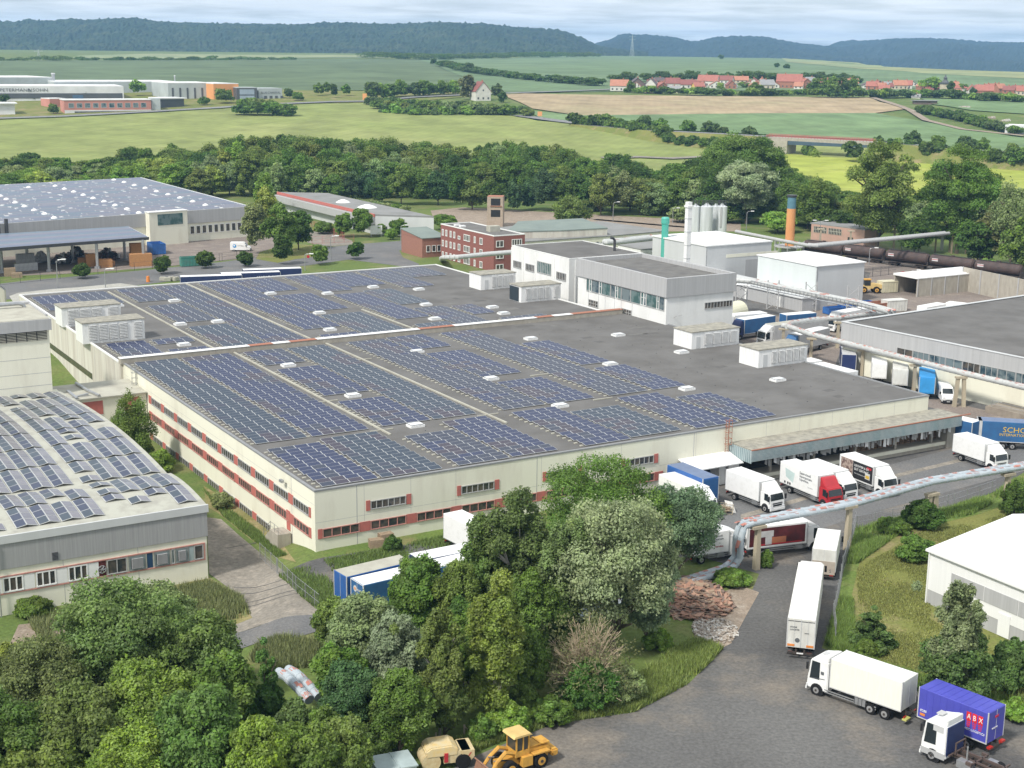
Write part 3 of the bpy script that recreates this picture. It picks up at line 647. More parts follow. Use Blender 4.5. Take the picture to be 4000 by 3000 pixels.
G3=[(1.2,7.5,76.5,90.4,'field in front of the left plant rooms'),(8.8,15,76.5,81.5,'small field just behind the joint wall at the left'),(8.8,15,85.5,90.6,'small field beside the left plant room'),(.8,7.6,125,142,'field at the far left roof corner'),(8.2,15,127,142,'second field along the back edge'),(17.6,24.6,76.5,98,'field behind the joint wall left of the first duct'),(17.6,24.6,102.5,121.5,'middle field in its bay'),(17.6,24.6,126.5,143,'third field along the back edge'),(25.2,31.8,76.5,143.3,'very long field between the two back ducts'),(34.8,41.6,76.5,81.5,'small field touching the joint wall right of the duct'),(34.8,41.6,86.6,143.3,'long field running to the back edge in the middle'),(42.2,50.2,76.5,98,'field right of the middle behind the joint wall'),(42.2,50.2,102.5,121.5,'field between middle back skylights'),(42.2,50.2,126.5,143.3,'field at the back edge in the middle'),(53.3,59.8,76.5,82.2,'small field touching the joint wall at the right'),(53.3,59.8,88,117,'long field at the right of the back roof'),(53.3,59.8,121.5,143.3,'field right of the middle at the back edge'),(60.5,66.8,76.5,96.5,'field beside bare roof behind the joint wall'),(60.5,66.8,101.5,119.8,'field left of the bare roof'),(60.5,68.8,125,143.3,'field near the far right corner'),(70.2,77,119,143.3,'stepped field by the far right corner'),(77.6,86,130.5,143.3,'field at the far right roof corner'),(68,72.5,86,96,'small outlying field near the dark clad plant room'),(70,79,76.5,81.0,'rightmost small field touching the joint wall')]
for a in G3:array(*a[:4],'greyish solar panel %s'%a[4],indiv=False)
# left hall with vaulted roof and tent shaped solar rows
hx,hy=G(450,1250,-1.8).to_2d()
hall=thing('solar_hall','cream hall with grey corrugated fascia and wavy vaulted roof of tent shaped solar pairs','factory',(hx,hy,-1.8),UA)
HW=52.0;ZE=8.35
VB=(0.0,12.4);VA=(13.0,66.0)
def zB(y):t=y/12.4;return ZE+.0+.55*math.sin(math.pi*min(1,t*.8+.02))
def zA(y):t=(y-13.0)/53.0;return ZE-.2-1.0*t+1.25*math.sin(math.pi*min(1,max(0,t))**.85)
b=MB();b.box(-HW,-.02,.02,66,0,7.3);b.box(-HW,0,0,.02,0,4.9);b.build('wall',M_cream,hall)
M_roofpale=mat('mat_pale_vault_roof',(.42,.42,.36),.9,scale=.6,col2=(.31,.30,.26),lo=.3,hi=.55,det=7)
b=MB();n=10
prof=[(i/n*12.4,zB(i/n*12.4))for i in range(n+1)];b.extr([(0.0,7.0)]+prof+[(12.4,7.0)],0,-HW,.15)
b.build('front_roof',M_roofpale,hall)
b=MB();n=24;prof=[(13.0+i/n*53,zA(13.0+i/n*53))for i in range(n+1)];b.extr([(13.0,6.2)]+prof+[(66,6.2)],0,-HW,.15);b.build('rear_roof',M_roofpale,hall)
b=MB();b.box(-HW,.15,12.4,13.0,7.0,7.9);b.build('gutter',M_lite,hall)
b=MB();b.box(-HW,.25,-.25,-.001,ZE-.75,ZE+.08);fa=b.build('fascia',M_lgrey,hall)
b=MB();b.box(-HW,.1,-.12,-.001,4.9,ZE-.76);b.box(-.001,.1,0,66,4.9,7.0)
b.build('cladding',mat('mat_grey_cladding',(.37,.37,.37),.8,scale=2.2,col2=(.28,.28,.28),stretch=(3,3,.08),lo=.3,hi=.7),hall)
fmH=fmap('F',0,66)
b=MB();fbox(b,fmH,-HW,-.25,.003,.11,4.07,4.19);fbox(b,fmH,-HW,-.25,.003,.11,2.25,2.36);fbox(b,fmH,-.37,-.25,.003,.109,2.361,4.069);b.build('red_trim',M_pink,hall)
def hwin(s0,s1,n,**k):return window(hall,fmH,s0,s1,2.42,4.03,n,**k)
hwin(-1.45,-.45,1,gl=M_glass);panel(hall,fmH,-2.05,-1.5,2.42,4.03,mat('mat_frosted_pane',(.35,.42,.42),.3,scale=1),'frosted_pane')
for a,c in((-3.5,-2.1),(-5.8,-4.1),(-8.5,-6.7)):
 hwin(a,c,1,gl=mat('mat_frosted_pane',(.35,.42,.42),.3),fr=M_metal);louvre(hall,lambda s,o,z:(s,-o-.04,z),a+.25,c-.25,2.6,3.75,12,m=M_grey,m2=M_dmetal)
panel(hall,fmH,-6.55,-5.95,2.42,4.03,mat('mat_blue_door',(.02,.06,.13),.5),'blue_panel')
hwin(-3.95,-3.6,1,gl=M_glassg)
hwin(-10.75,-8.7,2,gl=M_glass)
panel(hall,fmH,-11.75,-10.85,2.42,4.03,mat('mat_oxblood',(.10,.02,.02),.6),'fan_panel')
b=MB();pts=[(-11.3+.4*math.cos(t*math.pi/8),-.12,3.15+.4*math.sin(t*math.pi/8))for t in range(17)];b.tube(pts,.04,6)
for k in range(6):a=k*math.pi/3;b.tube([(-11.3,-.12,3.15),(-11.3+.38*math.cos(a),-.12,3.15+.38*math.sin(a))],.05,5)
b.build('extractor_fan',M_metal,hall)
for a in(-14.75,-17.95,-21.2,-24.4,-27.6):hwin(a,a+2.0,3,fr=M_wframe,t=.14);panel(hall,fmH,a+2.02,a+3.12,2.42,4.03,M_wframe,'white_panel',.06)
louvre(hall,fmap('F',0,0),-16.3,-15.6,5.0,5.85,6,m=M_dmetal)
b=MB();b.cyl((-21.6,-.3,0),(-21.6,-.3,ZE-.7),.07,n=8);b.build('downpipe',M_metal,hall)
b=MB()
for s in(-7.5,-15.2,-22.8):fbox(b,fmH,s,s+.05,.001,.01,0,2.25);fbox(b,fmH,s,s+.05,.001,.01,4.19,4.9)
b.build('wall_joint',M_grey,hall)
b=MB()
for k in range(0,34,2):b.cyl((.6,30+k,5.5),(.6,30+k,6.6),.03,n=5)
b.tube([(.6,30,6.6),(.6,64,6.0)],.03,5);b.tube([(.6,30,6.1),(.6,64,5.5)],.025,5);b.build('side_railing',M_metal,hall)
M_pvt=[mat('mat_tent_cell_a',(.05,.062,.105),.35,scale=1.5,col2=(.04,.05,.085)),mat('mat_tent_cell_glare_b',(.19,.185,.215),.22,scale=1.5,spec=.6),mat('mat_tent_cell_glare_c',(.23,.22,.245),.22,scale=1.5,spec=.6),mat('mat_tent_cell_d',(.055,.075,.10),.3,scale=1.5)]  # second and third: sky glare painted into the right-facing panels as paler colour
def tents(y0,y1,zf,rows,cols,seed,label,indiv,keep=.86):
 root=thing('solar_tent_field',label,'solar array',(hx,hy,-1.8),UA,'tent shaped solar rows on the vaulted hall');r_=random.Random(seed);cnt=0
 b=MB();HWD,LEN=1.06,1.64
 for c,x in enumerate(cols):
  for(ya,npan)in rows:
   skip=set()
   if r_.random()>keep:
    skip={r_.randrange(npan)}|({r_.randrange(npan)}if r_.random()<.4 else set())
   for i in range(npan):
    if i in skip:continue
    y=ya+i*1.68
    for s in(-1,1):
     zt0=zf(y)+.33;zt1=zf(y+LEN)+.33;ze0=zf(y)+.12;ze1=zf(y+LEN)+.12
     xr=x+s*.015;xe=x+s*HWD
     A=[(xr,y,zt0),(xe,y,ze0),(xe,y+LEN,ze1),(xr,y+LEN,zt1)]
     q=MB();q.quad(*A)if s>0 else q.quad(*A[::-1])
     for e in range(4):
      p0,p1=A[e],A[(e+1)%4];q.quad(p0,(p0[0],p0[1],p0[2]-.05),(p1[0],p1[1],p1[2]-.05),p1)
     q.mi(1);I=[]
     for(su,sv)in((.05,.03),(.95,.03),(.95,.97),(.05,.97)):
      px_=A[0][0]+(A[1][0]-A[0][0])*su;zz0=A[0][2]+(A[1][2]-A[0][2])*su;zz1=A[3][2]+(A[2][2]-A[3][2])*su
      I.append((px_,y+LEN*sv,zz0+(zz1-zz0)*sv+.012))
     q.quad(*(I if s>0 else I[::-1]))
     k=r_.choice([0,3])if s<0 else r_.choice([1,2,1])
     if indiv and cnt<100:
      q.build('panel',[M_pvf,M_pvt[k]],root);cnt+=1
     else:
      n0=len(b.v);b.v+=q.v;b.f+=[tuple(n0+i2 for i2 in f)for f in q.f];b.m+=[0 if m==0 else 1+k for m in q.m]
 if b.v:b.build('panels',[M_pvf]+M_pvt,root)['kind']='stuff'
colsB=[-(1.55+9.9*g+2.26*k)for g in range(5)for k in range(4)]
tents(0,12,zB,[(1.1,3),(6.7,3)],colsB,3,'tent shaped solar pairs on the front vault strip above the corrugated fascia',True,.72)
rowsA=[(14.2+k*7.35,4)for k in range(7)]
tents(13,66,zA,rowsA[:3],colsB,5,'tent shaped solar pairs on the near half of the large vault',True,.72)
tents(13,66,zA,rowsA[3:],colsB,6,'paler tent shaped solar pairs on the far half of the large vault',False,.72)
# tall block behind it
tb=Vector(RF(-12.6,66.1)[:2])
tower=thing('tall_block','tall white rendered block with dark louvre strip and flat grey roof at the left edge','building',(tb.x,tb.y,-1.8),UA)
b=MB();b.box(-34,0,0,14,0,18.05);b.build('wall',M_cream,tower)
b=MB();b.box(-34,.35,-.35,14.3,16.6,18.2);b.build('fascia',M_grey,tower)
b=MB();b.box(-34,.1,-.1,14,18.2,18.28);b.build('roof',M_lite,tower)
b=MB();b.box(-34,.4,12.8,14.4,18.2,18.6);b.box(.1,.4,2,12.8,18.2,18.5);b.build('roof_edge',M_grey,tower)
b=MB();b.tube([(-34,10.5,18.9),(-1.8,10.5,18.9),(-1.2,10.5,18.7),(-1.0,10.5,18.3)],.28,10);b.build('roof_pipe',M_metal,tower)
fmT=fmap('F',0,14)
b=MB();fbox(b,fmT,-34,-.3,.003,.05,15.2,16.55);b.mi(1)
for k in range(6):fbox(b,fmT,-34,-.3,.05,.16,15.25+k*.22,15.34+k*.22)
b.mi(0)
for k in range(24):fbox(b,fmT,-34+k*1.4,-33.9+k*1.4,.16,.2,15.2,16.55)
b.build('louvre_strip',[M_black,M_lite],tower)
b=MB()
for z in(12.6,10.4,8.6):fbox(b,fmT,-34,-.02,.001,.012,z,z+.06)
fbox(b,fmT,-8.6,-8.5,.001,.012,6,15.2)
b.build('wall_joint',M_grey,tower)
gb,*_=building('pale plant shed beyond the tall block, cut by the left frame edge','building',(9,627),5.0,Rx=12,W=3.0,D=5,wall=M_lite,roof=M_lich,name='plant_shed')
# link building between the halls
lk=thing('link_building','low cream link block with red panels bridging the two left halls','building',RF(-11.6,62.4,-1.8),UA)
LW,LD,LH=11.5,9.3,6.9
b=MB();b.box(0,LW-.02,0,LD,0,LH-.15);b.build('wall',M_cream,lk)
b=MB();b.box(-.3,LW-.02,-.4,LD+.3,LH-.15+.002,LH+.02);b.build('roof',M_lite,lk)
fmK=fmap('F',LW,LD)
panel(lk,fmK,1.9,5.1,4.3,6.3,M_red,'red_panel');panel(lk,fmK,8.2,10.4,4.3,6.3,M_red,'red_panel');panel(lk,fmK,2.0,5.0,0,4.2,M_lgrey,'door_panel')
b=MB();b.box(1.2,1.6,-.3,5,LH+.03,LH+.3);b.extr([(1.0,LH+.03),(3.4,LH+.03),(3.4,LH+.45),(1.0,LH+.1)],1,1.0,1.4);b.tube([(3.6,9,LH+.3),(3.9,4,LH+.25),(4.6,-.3,LH+.2)],.22,8);b.build('roof_duct',M_metal,lk)
# white building with grey fascia (behind right)
C0=Vector((27.3,249.6));cW,cD,cH=15.2,28.6,15.3
cb_=thing('boiler_house','white building with tall grey fascia, ribbon of green glass and dark flat roof','building',(C0.x,C0.y,0),UA)
MB().box(0,cW,0,cD,0,cH-3.4).build('wall',M_white,cb_)
b=MB();b.box(-.3,cW+.3,-.3,.35,cH-3.4,cH);b.box(-.3,cW+.3,cD-.35,cD+.3,cH-3.4,cH);b.box(-.3,.35,.35,cD-.35,cH-3.4,cH);b.box(cW-.35,cW+.3,.35,cD-.35,cH-3.4,cH)
b.build('fascia',M_grey,cb_)
b=MB();b.box(.3,cW-.3,.3,cD-.3,cH-3.4,cH-.75);b.build('roof',M_bitu2,cb_)
b=MB();b.box(3.2,4.4,12,19,cH-.748,cH-.74);b.box(2.3,3.1,16,22,cH-.748,cH-.741);b.build('roof_stain',mat('mat_wet_roof',(.06,.05,.045),.4,scale=1),cb_)
fC=fmap('L',cW,cD)
x=.5;seq=[1.6,.7,3.2,.8,.9,3.2,3.0,1.1,.8,1.6,3.0,.8,2.6,.8,1.0];k=0
for i,s in enumerate(seq):
 if x+s>cD-.5:break
 window(cb_,fC,x,x+s-.06,cH-5.9,cH-3.5,1,fr=M_wframe if s<1 else M_frame,gl=M_glassg if i%3 else M_glassb,t=.1,split=.6 if s<1 else None);x+=s
window(cb_,fmap('F',cW,cD),8.6,15.0,cH-6.2,cH-5.0,9,t=.1)
for s0 in(21.5,10.5):window(cb_,fC,s0,s0+3.2,5.1+1.5,6.4+1.5,4,t=.12,split=.5,gl=M_glass)
for s0,s1,z0,z1 in((21.3,24.9,5.9,9.4),(16.0,19.2,5.0,9.4),(10.3,13.9,5.9,9.4)):
 b=MB()
 for q in((s0,s0+.1,z0,z1),(s1-.1,s1,z0,z1),(s0,s1,z1-.1,z1)):fbox(b,fC,q[0],q[1],.003,.05,q[2],q[3])
 b.build('door_recess',M_lgrey,cb_)
panel(cb_,fC,16.2,19.0,5.0,6.6,M_lgrey,'panel');panel(cb_,fC,5.2,6.0,5.0,6.2,M_grey,'hatch')
b=MB();b.tube([(cW*.12,-.1,8.2),(cW*.12,-.9,8.6),(cW*.12+.8,-1.2,8.7)],.06,6);b.box(2.4,3.2,-.6,-.02,4.9,5.6);b.tube([(1.0,-.3,5.6),(6.5,-.3,5.2)],.08,6);b.box(6.0,6.9,-.7,-.02,4.6,5.4)
b.build('wall_fittings',M_grey,cb_)
B0=Vector((11.1,280.2));bW,bD,bH=18,22.4,14.2
bb=thing('white_workshop','white workshop with small window groups and dark flat roof','building',(B0.x,B0.y,0),UA)
MB().box(0,bW,0,bD,0,bH).build('wall',M_white,bb);roofbox(bb,bW,bD,bH,M_bitu,trim=M_white,par_h=.15)
fB=fmap('L',bW,bD)
for s0,s1,z0,z1,n in((1.0,4.6,9.6,11.2,6),(6.6,12.0,10.0,12.4,8),(13.1,16.6,9.8,11.3,6),(18.3,21.6,9.8,11.3,6)):window(bb,fB,s0,s1,z0,z1,n,gl=M_glassg if n==8 else M_glass,t=.14)
b=MB()
for s0 in(5.3,12.5,17.4,22.2):fbox(b,fB,s0,s0+.25,.003,.12,6,bH-.3)
fbox(b,fmap('F',bW,bD),1.4,1.7,.003,.1,5,bH-.3)
b.build('pilaster',M_wframe,bb)
b=MB();b.tube([(15,6,bH),(15,6,bH+2.2),(14.6,6,bH+2.7),(14.0,6,bH+2.8)],.28,8);b.build('bent_flue',M_dmetal,bb)
b=MB();b.box(16.2,18.6,-3.0,-.8,6,9.6);b.build('control_cabinet',mat('mat_sage',(.42,.45,.38),.7,scale=1),bb)
of,oW,oD,oH=building('three storey red brick office with white framed windows and flat roof','office building',(1067,511),9.0,Rx=1134,Lx=952,wall=M_brick,roof=M_bitu2,name='brick_office',trim=M_wframe,zb=-1)
fo=fmap('L',oW,oD)
for z in(1.2,4.3,7.2):
 for s0,w_ in((27.0,1.0),(25.0,1.0),(22.6,1.0),(20.6,1.0),(17.8,1.3),(12.6,3.3),(9.6,.9),(6.0,1.5)):window(of,fo,s0-.3,s0+w_-.3,z,z+(1.7 if not(z>7 and w_==1.3)else .9),2 if w_<3 else 4,fr=M_wframe,t=.16)
 window(of,fmap('F',oW,oD),.6,2.8,z,z+1.7,2,fr=M_wframe,t=.16);window(of,fmap('F',oW,oD),5.2,8.2,z+.1,z+1.8,4,fr=M_wframe,t=.16)
b=MB();b.box(3.5,6.5,8,10,oH+.05,oH+1.5);b.build('roof_box',M_lite,of)
b=MB();b.box(1.5,3,20,21.2,oH+.05,oH+.5);b.box(1.5,3,23,24,oH+.05,oH+.5);b.build('rooflight',M_wpaint,of)
wi,wW,wD,wH=building('low orange brick wing with sloping grey green roof beside the brick office','building',(912,516),5.1,Rx=953,Lx=867,wall=M_brick2,name='brick_wing',zb=-1)
b=MB();b.extr([(-.2,6.0+.1),(wD+.3,6.0+1.4),(wD+.3,6.0+1.65),(-.2,6.0+.3)],0,-.15,wW+2.2);b.build('roof',M_grnroof,wi)
b=MB();b.extr([(0,6.0),(wD,6.0),(wD,7.35),(0,6.05)],0,0,.3);b.build('gable',M_brick2,wi)
for s0 in(1.2,2.9,4.5):window(wi,fmap('F',wW,wD),s0,s0+1.2,2.4,4.2,1,fr=M_wframe,t=.14)
Bh=G(1106+110/4,359.45+645/4,5.0).to_2d()
def poly_roof(label,name,top,z,wall,roof,cat='building',th=.25,zb=0,apex=None):
 P=[G(x,y,z)for x,y in top];c=P[0]
 r=thing(name,label,cat,(c.x,c.y,zb));L_=[(p.x-c.x,p.y-c.y)for p in P]
 b=MB();b.prism(L_,0,z-zb-th);b.build('wall',wall,r)
 cx=sum(p[0]for p in L_)/len(L_);cy=sum(p[1]for p in L_)/len(L_)
 O=[(cx+(p[0]-cx)*1.01,cy+(p[1]-cy)*1.01)for p in L_]
 b=MB();b.prism(O,z-zb-th+.002,z-zb);b.build('roof',roof,r);return r,L_
r,_=poly_roof('long low storehouse with grey felt roof behind the white workshop','storehouse',[(1133,521.5),(1329,508),(1440,498),(1300,478),(1150,483),(1070,492)],5.0,M_cream,M_greyfelt)
b=MB();
for(x,y)in((60,30),(20,60)):b.cyl((x*.3,y*.5,5),(x*.3,y*.5,6),.25,n=8)
b.build('roof_vent',M_wpaint,r)
poly_roof('green grey roofed storehouse behind the brick office','storehouse',[(1095,500),(1215,497),(1312,492),(1258,471.5),(1120,478)],7.0,M_creamold,M_grnroof)
poly_roof('small pale shed with grey roof beside the pipe bend','shed',[(1384,538),(1412,537),(1440,524),(1405,519),(1335,528)],5.5,M_white,M_greyfelt)
tw,_w,_d,_h=building('open concrete hose drying tower with window openings','tower',(1052,448),9.5,W=5.0,D=5,wall=mat('mat_tan_concrete',(.42,.34,.27),.9,scale=1.2,col2=(.34,.27,.21)),name='concrete_tower',zb=0,xy=G(1052,490,0).to_2d(),rz=R(-5))
for z in(6.8,3.2):panel(tw,fmap('F',5.0,5),1.2,4.2,z,z+2.2,M_black,'opening',.04)
b=MB();b.box(1.0,4.6,-.3,-.05,6.5,6.7);b.box(0,5.0,0,5,9.5,9.6);b.build('rust_cap',M_rust,tw)
lh=thing('long_hall','long low grey hall with red trimmed roof edge and white roof domes','building',(G(810.5,463,6.1).x,G(810.5,463,6.1).y,0),0)
P=[G(*q,6.1)for q in((810.5,463),(937,467),(708,417),(600,414.5))];L_=[(p.x-P[0].x,p.y-P[0].y)for p in P]
b=MB();b.prism(L_,0,5.6);b.build('wall',M_lgrey,lh)
b=MB();O=L_;b.prism(O,5.602,6.1);b.build('roof',M_greyfelt,lh)
dv=Vector(L_[3]).normalized();nv=Vector((-dv.y,dv.x));
if nv.x>0:nv=-nv
b=MB();ln=Vector(L_[3]).length
a_=[Vector((0,0)),Vector(L_[3])]
b.prism([tuple(a_[0]+nv*.02),tuple(a_[1]+nv*.02),tuple(a_[1]+nv*.35),tuple(a_[0]+nv*.35)],5.3,6.2);b.build('red_trim',M_red,lh)
b=MB();b.prism([tuple(a_[0]+nv*.02),tuple(a_[1]+nv*.02),tuple(a_[1]+nv*1.8),tuple(a_[0]+nv*1.8)],3.0,5.2);b.build('overhang',M_grey,lh)
for(x,y,s)in((893,437,1),(933,450,1.3),(975-553+553,460,.1)):
 pass
for(x,y,s)in((741,436.5,1.2),(793,447.5,1.6)):
 q=G(x,y,6.2);b=MB();b.cyl((0,0,0),(0,0,.5),2.0*s,1.4*s,14);b.cyl((0,0,.5),(0,0,1.0),1.4*s,.4*s,14);b.build('roof_dome',M_wpaint,lh,loc=(q.x-P[0].x,q.y-P[0].y,6.1))
for x0 in(2.5,14):
 b=MB();v=Vector(L_[1]).normalized();p0=v*x0;p1=v*(x0+1.2);nn=Vector((v.y,-v.x));b.prism([tuple(p0),tuple(p1),tuple(p1+nn*.05),tuple(p0+nn*.05)],0.2,2.6);b.build('door',M_dmetal,lh)
gh=thing('big_solar_hall','very large low hall whose whole roof is covered in grey blue solar panels','factory',(-91.4,400.2,0),R(30))
u30=Vector((math.cos(R(30)),math.sin(R(30))));w30=Vector((-math.sin(R(30)),math.cos(R(30))))
P0=G(545,446,8.8).to_2d();Pa=G(305,383,8.8).to_2d();Pf=G(0,484,8.8).to_2d();Pfl=P0+(Pf-P0)*1.9;Pal=Pa+(Pf-P0)*1.9
gh.location=(P0.x,P0.y,0);gh.rotation_euler=(0,0,0)
Q=[Vector((0,0)),Pa-P0,Pal-P0,Pfl-P0]
b=MB();b.prism([tuple(q)for q in Q],0,8.5);b.build('wall',M_cream,gh)
b=MB();b.prism([tuple(q)for q in Q],8.502,8.8);b.build('roof',M_lgrey,gh)
ax=(Q[3]-Q[0]).normalized();ay=(Q[1]-Q[0]);Ly=ay.length;ay=ay.normalized();Lx=(Q[3]-Q[0]).length
b=MB();b2=MB();nrow=int(Ly/2.2)
skl=[]
for j in range(nrow):
 y=1.2+j*2.2
 x=1.0
 while x<Lx-2:
  w_=min(random.choice([5,8,14]),Lx-1-x);b.mi(random.choice([0,1,1,2]))
  p=[ax*x+ay*y,ax*(x+w_)+ay*y,ax*(x+w_)+ay*(y+1.5),ax*x+ay*(y+1.5)]
  n0=len(b.v);zt=8.83
  b.v+=[(p[0].x,p[0].y,zt+.02),(p[1].x,p[1].y,zt+.02),(p[2].x,p[2].y,zt+.08),(p[3].x,p[3].y,zt+.08)];b.f.append((n0,n0+1,n0+2,n0+3));b.m.append(b.k);x+=w_+random.choice([.3,.3,1.2])
_pvg=[mat('mat_far_panel_%s'%c,k,.35,scale=.5,col2=tuple(q*.85 for q in k),spec=.5)for c,k in(('a',(.13,.15,.22)),('b',(.18,.18,.225)),('c',(.12,.17,.22)))]
o=b.build('solar_rows',_pvg,gh);o['kind']='stuff'
for row,pts in enumerate((((247,404),(475,400),(560,406)),)):pass
for(zx,zy)in((248,178),(477,166),(557,191),(637,216),(720,243),(805,271),(900,300),(995,332),(1098,364),(1200,397),(985,113),(1073,134),(1163,160),(1255,184),(1352,212),(1453,239),(1555,268),(1665,299),(1775,330),(55,280),(132,309),(213,341),(296,374),(385,405),(468,440),(5,252)):
 q=G(zx/4,359.45+zy/4,9.1);b=MB();b.cyl((0,0,0),(0,0,.3),.95,.8,10);b.cyl((0,0,.3),(0,0,.6),.8,.3,10);b.build('roof_dome',M_wpaint,gh,loc=(q.x-P0.x,q.y-P0.y,8.8))
an=Vector((-ax.y,ax.x));
if an.y>0:an=-an
def gbox(s0,s1,o0,o1,z0,z1,m,name):
 p=[ax*s0+an*o0,ax*s1+an*o0,ax*s1+an*o1,ax*s0+an*o1];b=MB();b.prism([tuple(q)for q in p],z0,z1);return b.build(name,m,gh)
gbox(-.3,Lx,.01,.3,5.2,8.9,M_grey,'fascia')
sL=(G(312,462,8.8).to_2d()-P0).dot(ax);sR=(G(414,460,8.8).to_2d()-P0).dot(ax)
gbox(sR,sL,.02,2.6,0,9.3,M_cream,'entrance_block');gbox(sR+1.5,sL-2.5,2.61,2.68,5.6,8.7,M_glassg,'window_wall')
gbox(sR-.2,sL+.2,.02,2.8,9.3,9.5,M_wframe,'entrance_trim')
for k in range(10):s=2.0+(sR-3.5)/10*k;gbox(s,s+(sR-3.5)/10*.72,.02,.14,2.1,4.5,M_wframe,'window');gbox(s+.15,s+(sR-3.5)/10*.72-.15,.141,.16,2.25,4.3,M_glass,'pane')
b=MB()
for dx in(0,2.2):q=ax*(sL+40+dx)+an*1.2;b.cyl((q.x,q.y,6),(q.x,q.y,10.2),.5,n=8)
b.build('twin_flue',M_dmetal,gh)
fl=G(-70,541,7).to_2d();frt=G(322,512,7).to_2d();brt=G(280,490,7).to_2d();blt=G(-110,512,7).to_2d()
sh=thing('storage_canopy','open steel storage canopy with solar covered roof sheltering pallets and wrapped goods','canopy',(frt.x,frt.y,0),0)
Q=[p-frt for p in(fl,frt,brt,blt)]
b=MB();b.prism([tuple(q)for q in Q],6.6,7.0);b.build('roof',M_lgrey,sh)
b=MB()
for j in range(9):
 t0,t1=j/9+.01,(j+.84)/9;b.mi(j%3);A=Q[0].lerp(Q[3],t0);B_=Q[1].lerp(Q[2],t0);C_=Q[1].lerp(Q[2],t1);D_=Q[0].lerp(Q[3],t1)
 b.quad((A.x,A.y,7.03),(B_.x-.4,B_.y,7.03),(C_.x-.4,C_.y,7.2),(D_.x,D_.y,7.2))
b.build('solar_rows',_pvg,sh)['kind']='stuff'
for(x,y)in((107,587),(311,574),(211,580),(5,590),(60,573),(158,567),(270,562),(-40,598)):
 q=G(x,y,0).to_2d()-frt;b=MB();b.box(-.3,.3,-.3,.3,0,6.6);b.box(-.6,.6,-.6,.6,0,.6);b.build('post',M_metal,sh,loc=(q.x,q.y,0))
b=MB();A,B_=Q[0],Q[1];nn=Vector((0,-1));b.prism([tuple(A+nn*.05),tuple(B_+nn*.05),tuple(B_+nn*.3),tuple(A+nn*.3)],6.3,7.05);b.build('edge_beam',M_dmetal,sh)
# right side: silo hall, white box hall, lean-to, sheds
_sb=G(1523,622,0);ZS=Zat(533,_sb)
s1,sW,sD,sH=building('large white flat roofed silo hall with ribbed pale walls','hall',(1520,533),ZS,Rx=1667,Lx=1410,wall=M_lgrey,roof=None,name='silo_hall',xy=_sb.to_2d())
b=MB();b.extr([(-.2,sH+.01),(sD+.2,sH+.01),(sD+.2,sH+.3),(-.2,sH+.3)],0,-.2,sW+.2);b.build('roof',M_wpaint,s1)
b=MB()
for i in range(8):x=2+i*(sW-4)/7;b.box(x,x+.12,1,sD-1,sH+.3,sH+.42)
b.build('roof_seam',M_lgrey,s1)
b=MB();b.box(-.05,.05,-.05,.03,0,sH);b.build('corner_trim',M_trim,s1)
panel(s1,fmap('F',sW,sD),12,20,0,6,M_grey,'roller_door');panel(s1,fmap('F',sW,sD),6,22,6.8,7.6,M_cream,'band')
wx=G(1863,648,0).to_2d()
zt=8.9;Wb=0
Pn=G(1766,576,zt).to_2d();Wb=solve(Pn,zt,UU,1868);Db=solve(Pn,zt,WW,1638)
s2=thing('white_box_hall','plain windowless white box hall with dark corner trim','hall',(Pn.x,Pn.y,0),UA)
b=MB();b.box(0,Wb,0,Db,0,zt);b.mi(1);b.build('wall',M_lgrey,s2)
panel(s2,fmap('L',Wb,Db),.2,Db-.1,3.2,zt-.15,M_mint,'cladding',.12)
b=MB();b.extr([(-.3,zt+.002),(Db+.3,zt+.002),(Db+.3,zt+.2),(Db*.5,zt+.45),(-.3,zt+.2)],0,-.3,Wb+.3);b.build('roof',M_wpaint,s2)
b=MB();b.box(-.1,.1,-.1,-.002,0,zt);b.build('corner_trim',M_trim,s2)
q0=G(1766,637,3.0).to_2d()
lt=thing('lean_to','long grey walled lean-to with pale roof in front of the white box hall','building',(Pn.x,Pn.y,0),UA)
b=MB();b.box(-7.5,-.15,-4,Db+22,0,2.9);b.build('wall',M_grey,lt)
b=MB();b.extr([(-7.8,2.902),(-.14,2.902),(-.14,3.5),(-7.8,3.1)],1,-4.2,Db+22);b.build('roof',M_lgrey,lt)
for y in(3,14,24):
 b=MB();b.box(-7.56,-7.5,y,y+1.1,0,2.3);b.build('door',M_wframe,lt)
tn=thing('concrete_bay','concrete bay with pale roof, open at its front','shed',(93.1,324.3,0),UA)
b=MB();b.box(0,22,-.0,.25,0,4.2);b.box(0,22,7.0,7.25,0,4.2);b.box(21.8,22,.25,7,0,4.2);b.build('wall',M_conc,tn)
b=MB();b.box(.25,.3,.3,6.95,0,.02);b.build('threshold',M_conc,tn)
b=MB();b.extr([(-.1,4.2),(7.4,4.2),(7.4,4.65),(-.1,4.4)],0,-.3,22.2);b.build('roof',M_wpaint,tn)
b=MB()
for x in(0,4.4,8.8,13.2,17.6):b.box(x,x+.25,-.12,-.002,0,4.2)
b.build('post',M_grey,tn)
sw=thing('storage_wall','tall concrete panel storage wall with steel posts','wall',(G(2078,615,0).x,G(2078,615,0).y,0),0)
A=G(2076,627,0).to_2d();B_=G(2290,676,0).to_2d();sw.location=(A.x,A.y,0);d=B_-A;L__=d.length;sw.rotation_euler=(0,0,math.atan2(d.y,d.x))
b=MB();b.box(0,L__,0,.25,0,5.6);b.build('panel_wall',M_conc,sw)
b=MB();x=0
while x<L__:b.box(x,x+.3,-.15,-.002,0,5.7);x+=6.2
b.build('steel_posts',M_grey,sw)['kind']='stuff'
pk=thing('pink_substation','faded pink rendered building with barred window band and grey pitched roof','building',(G(1868,534,0).x,G(1868,534,0).y,0),0)
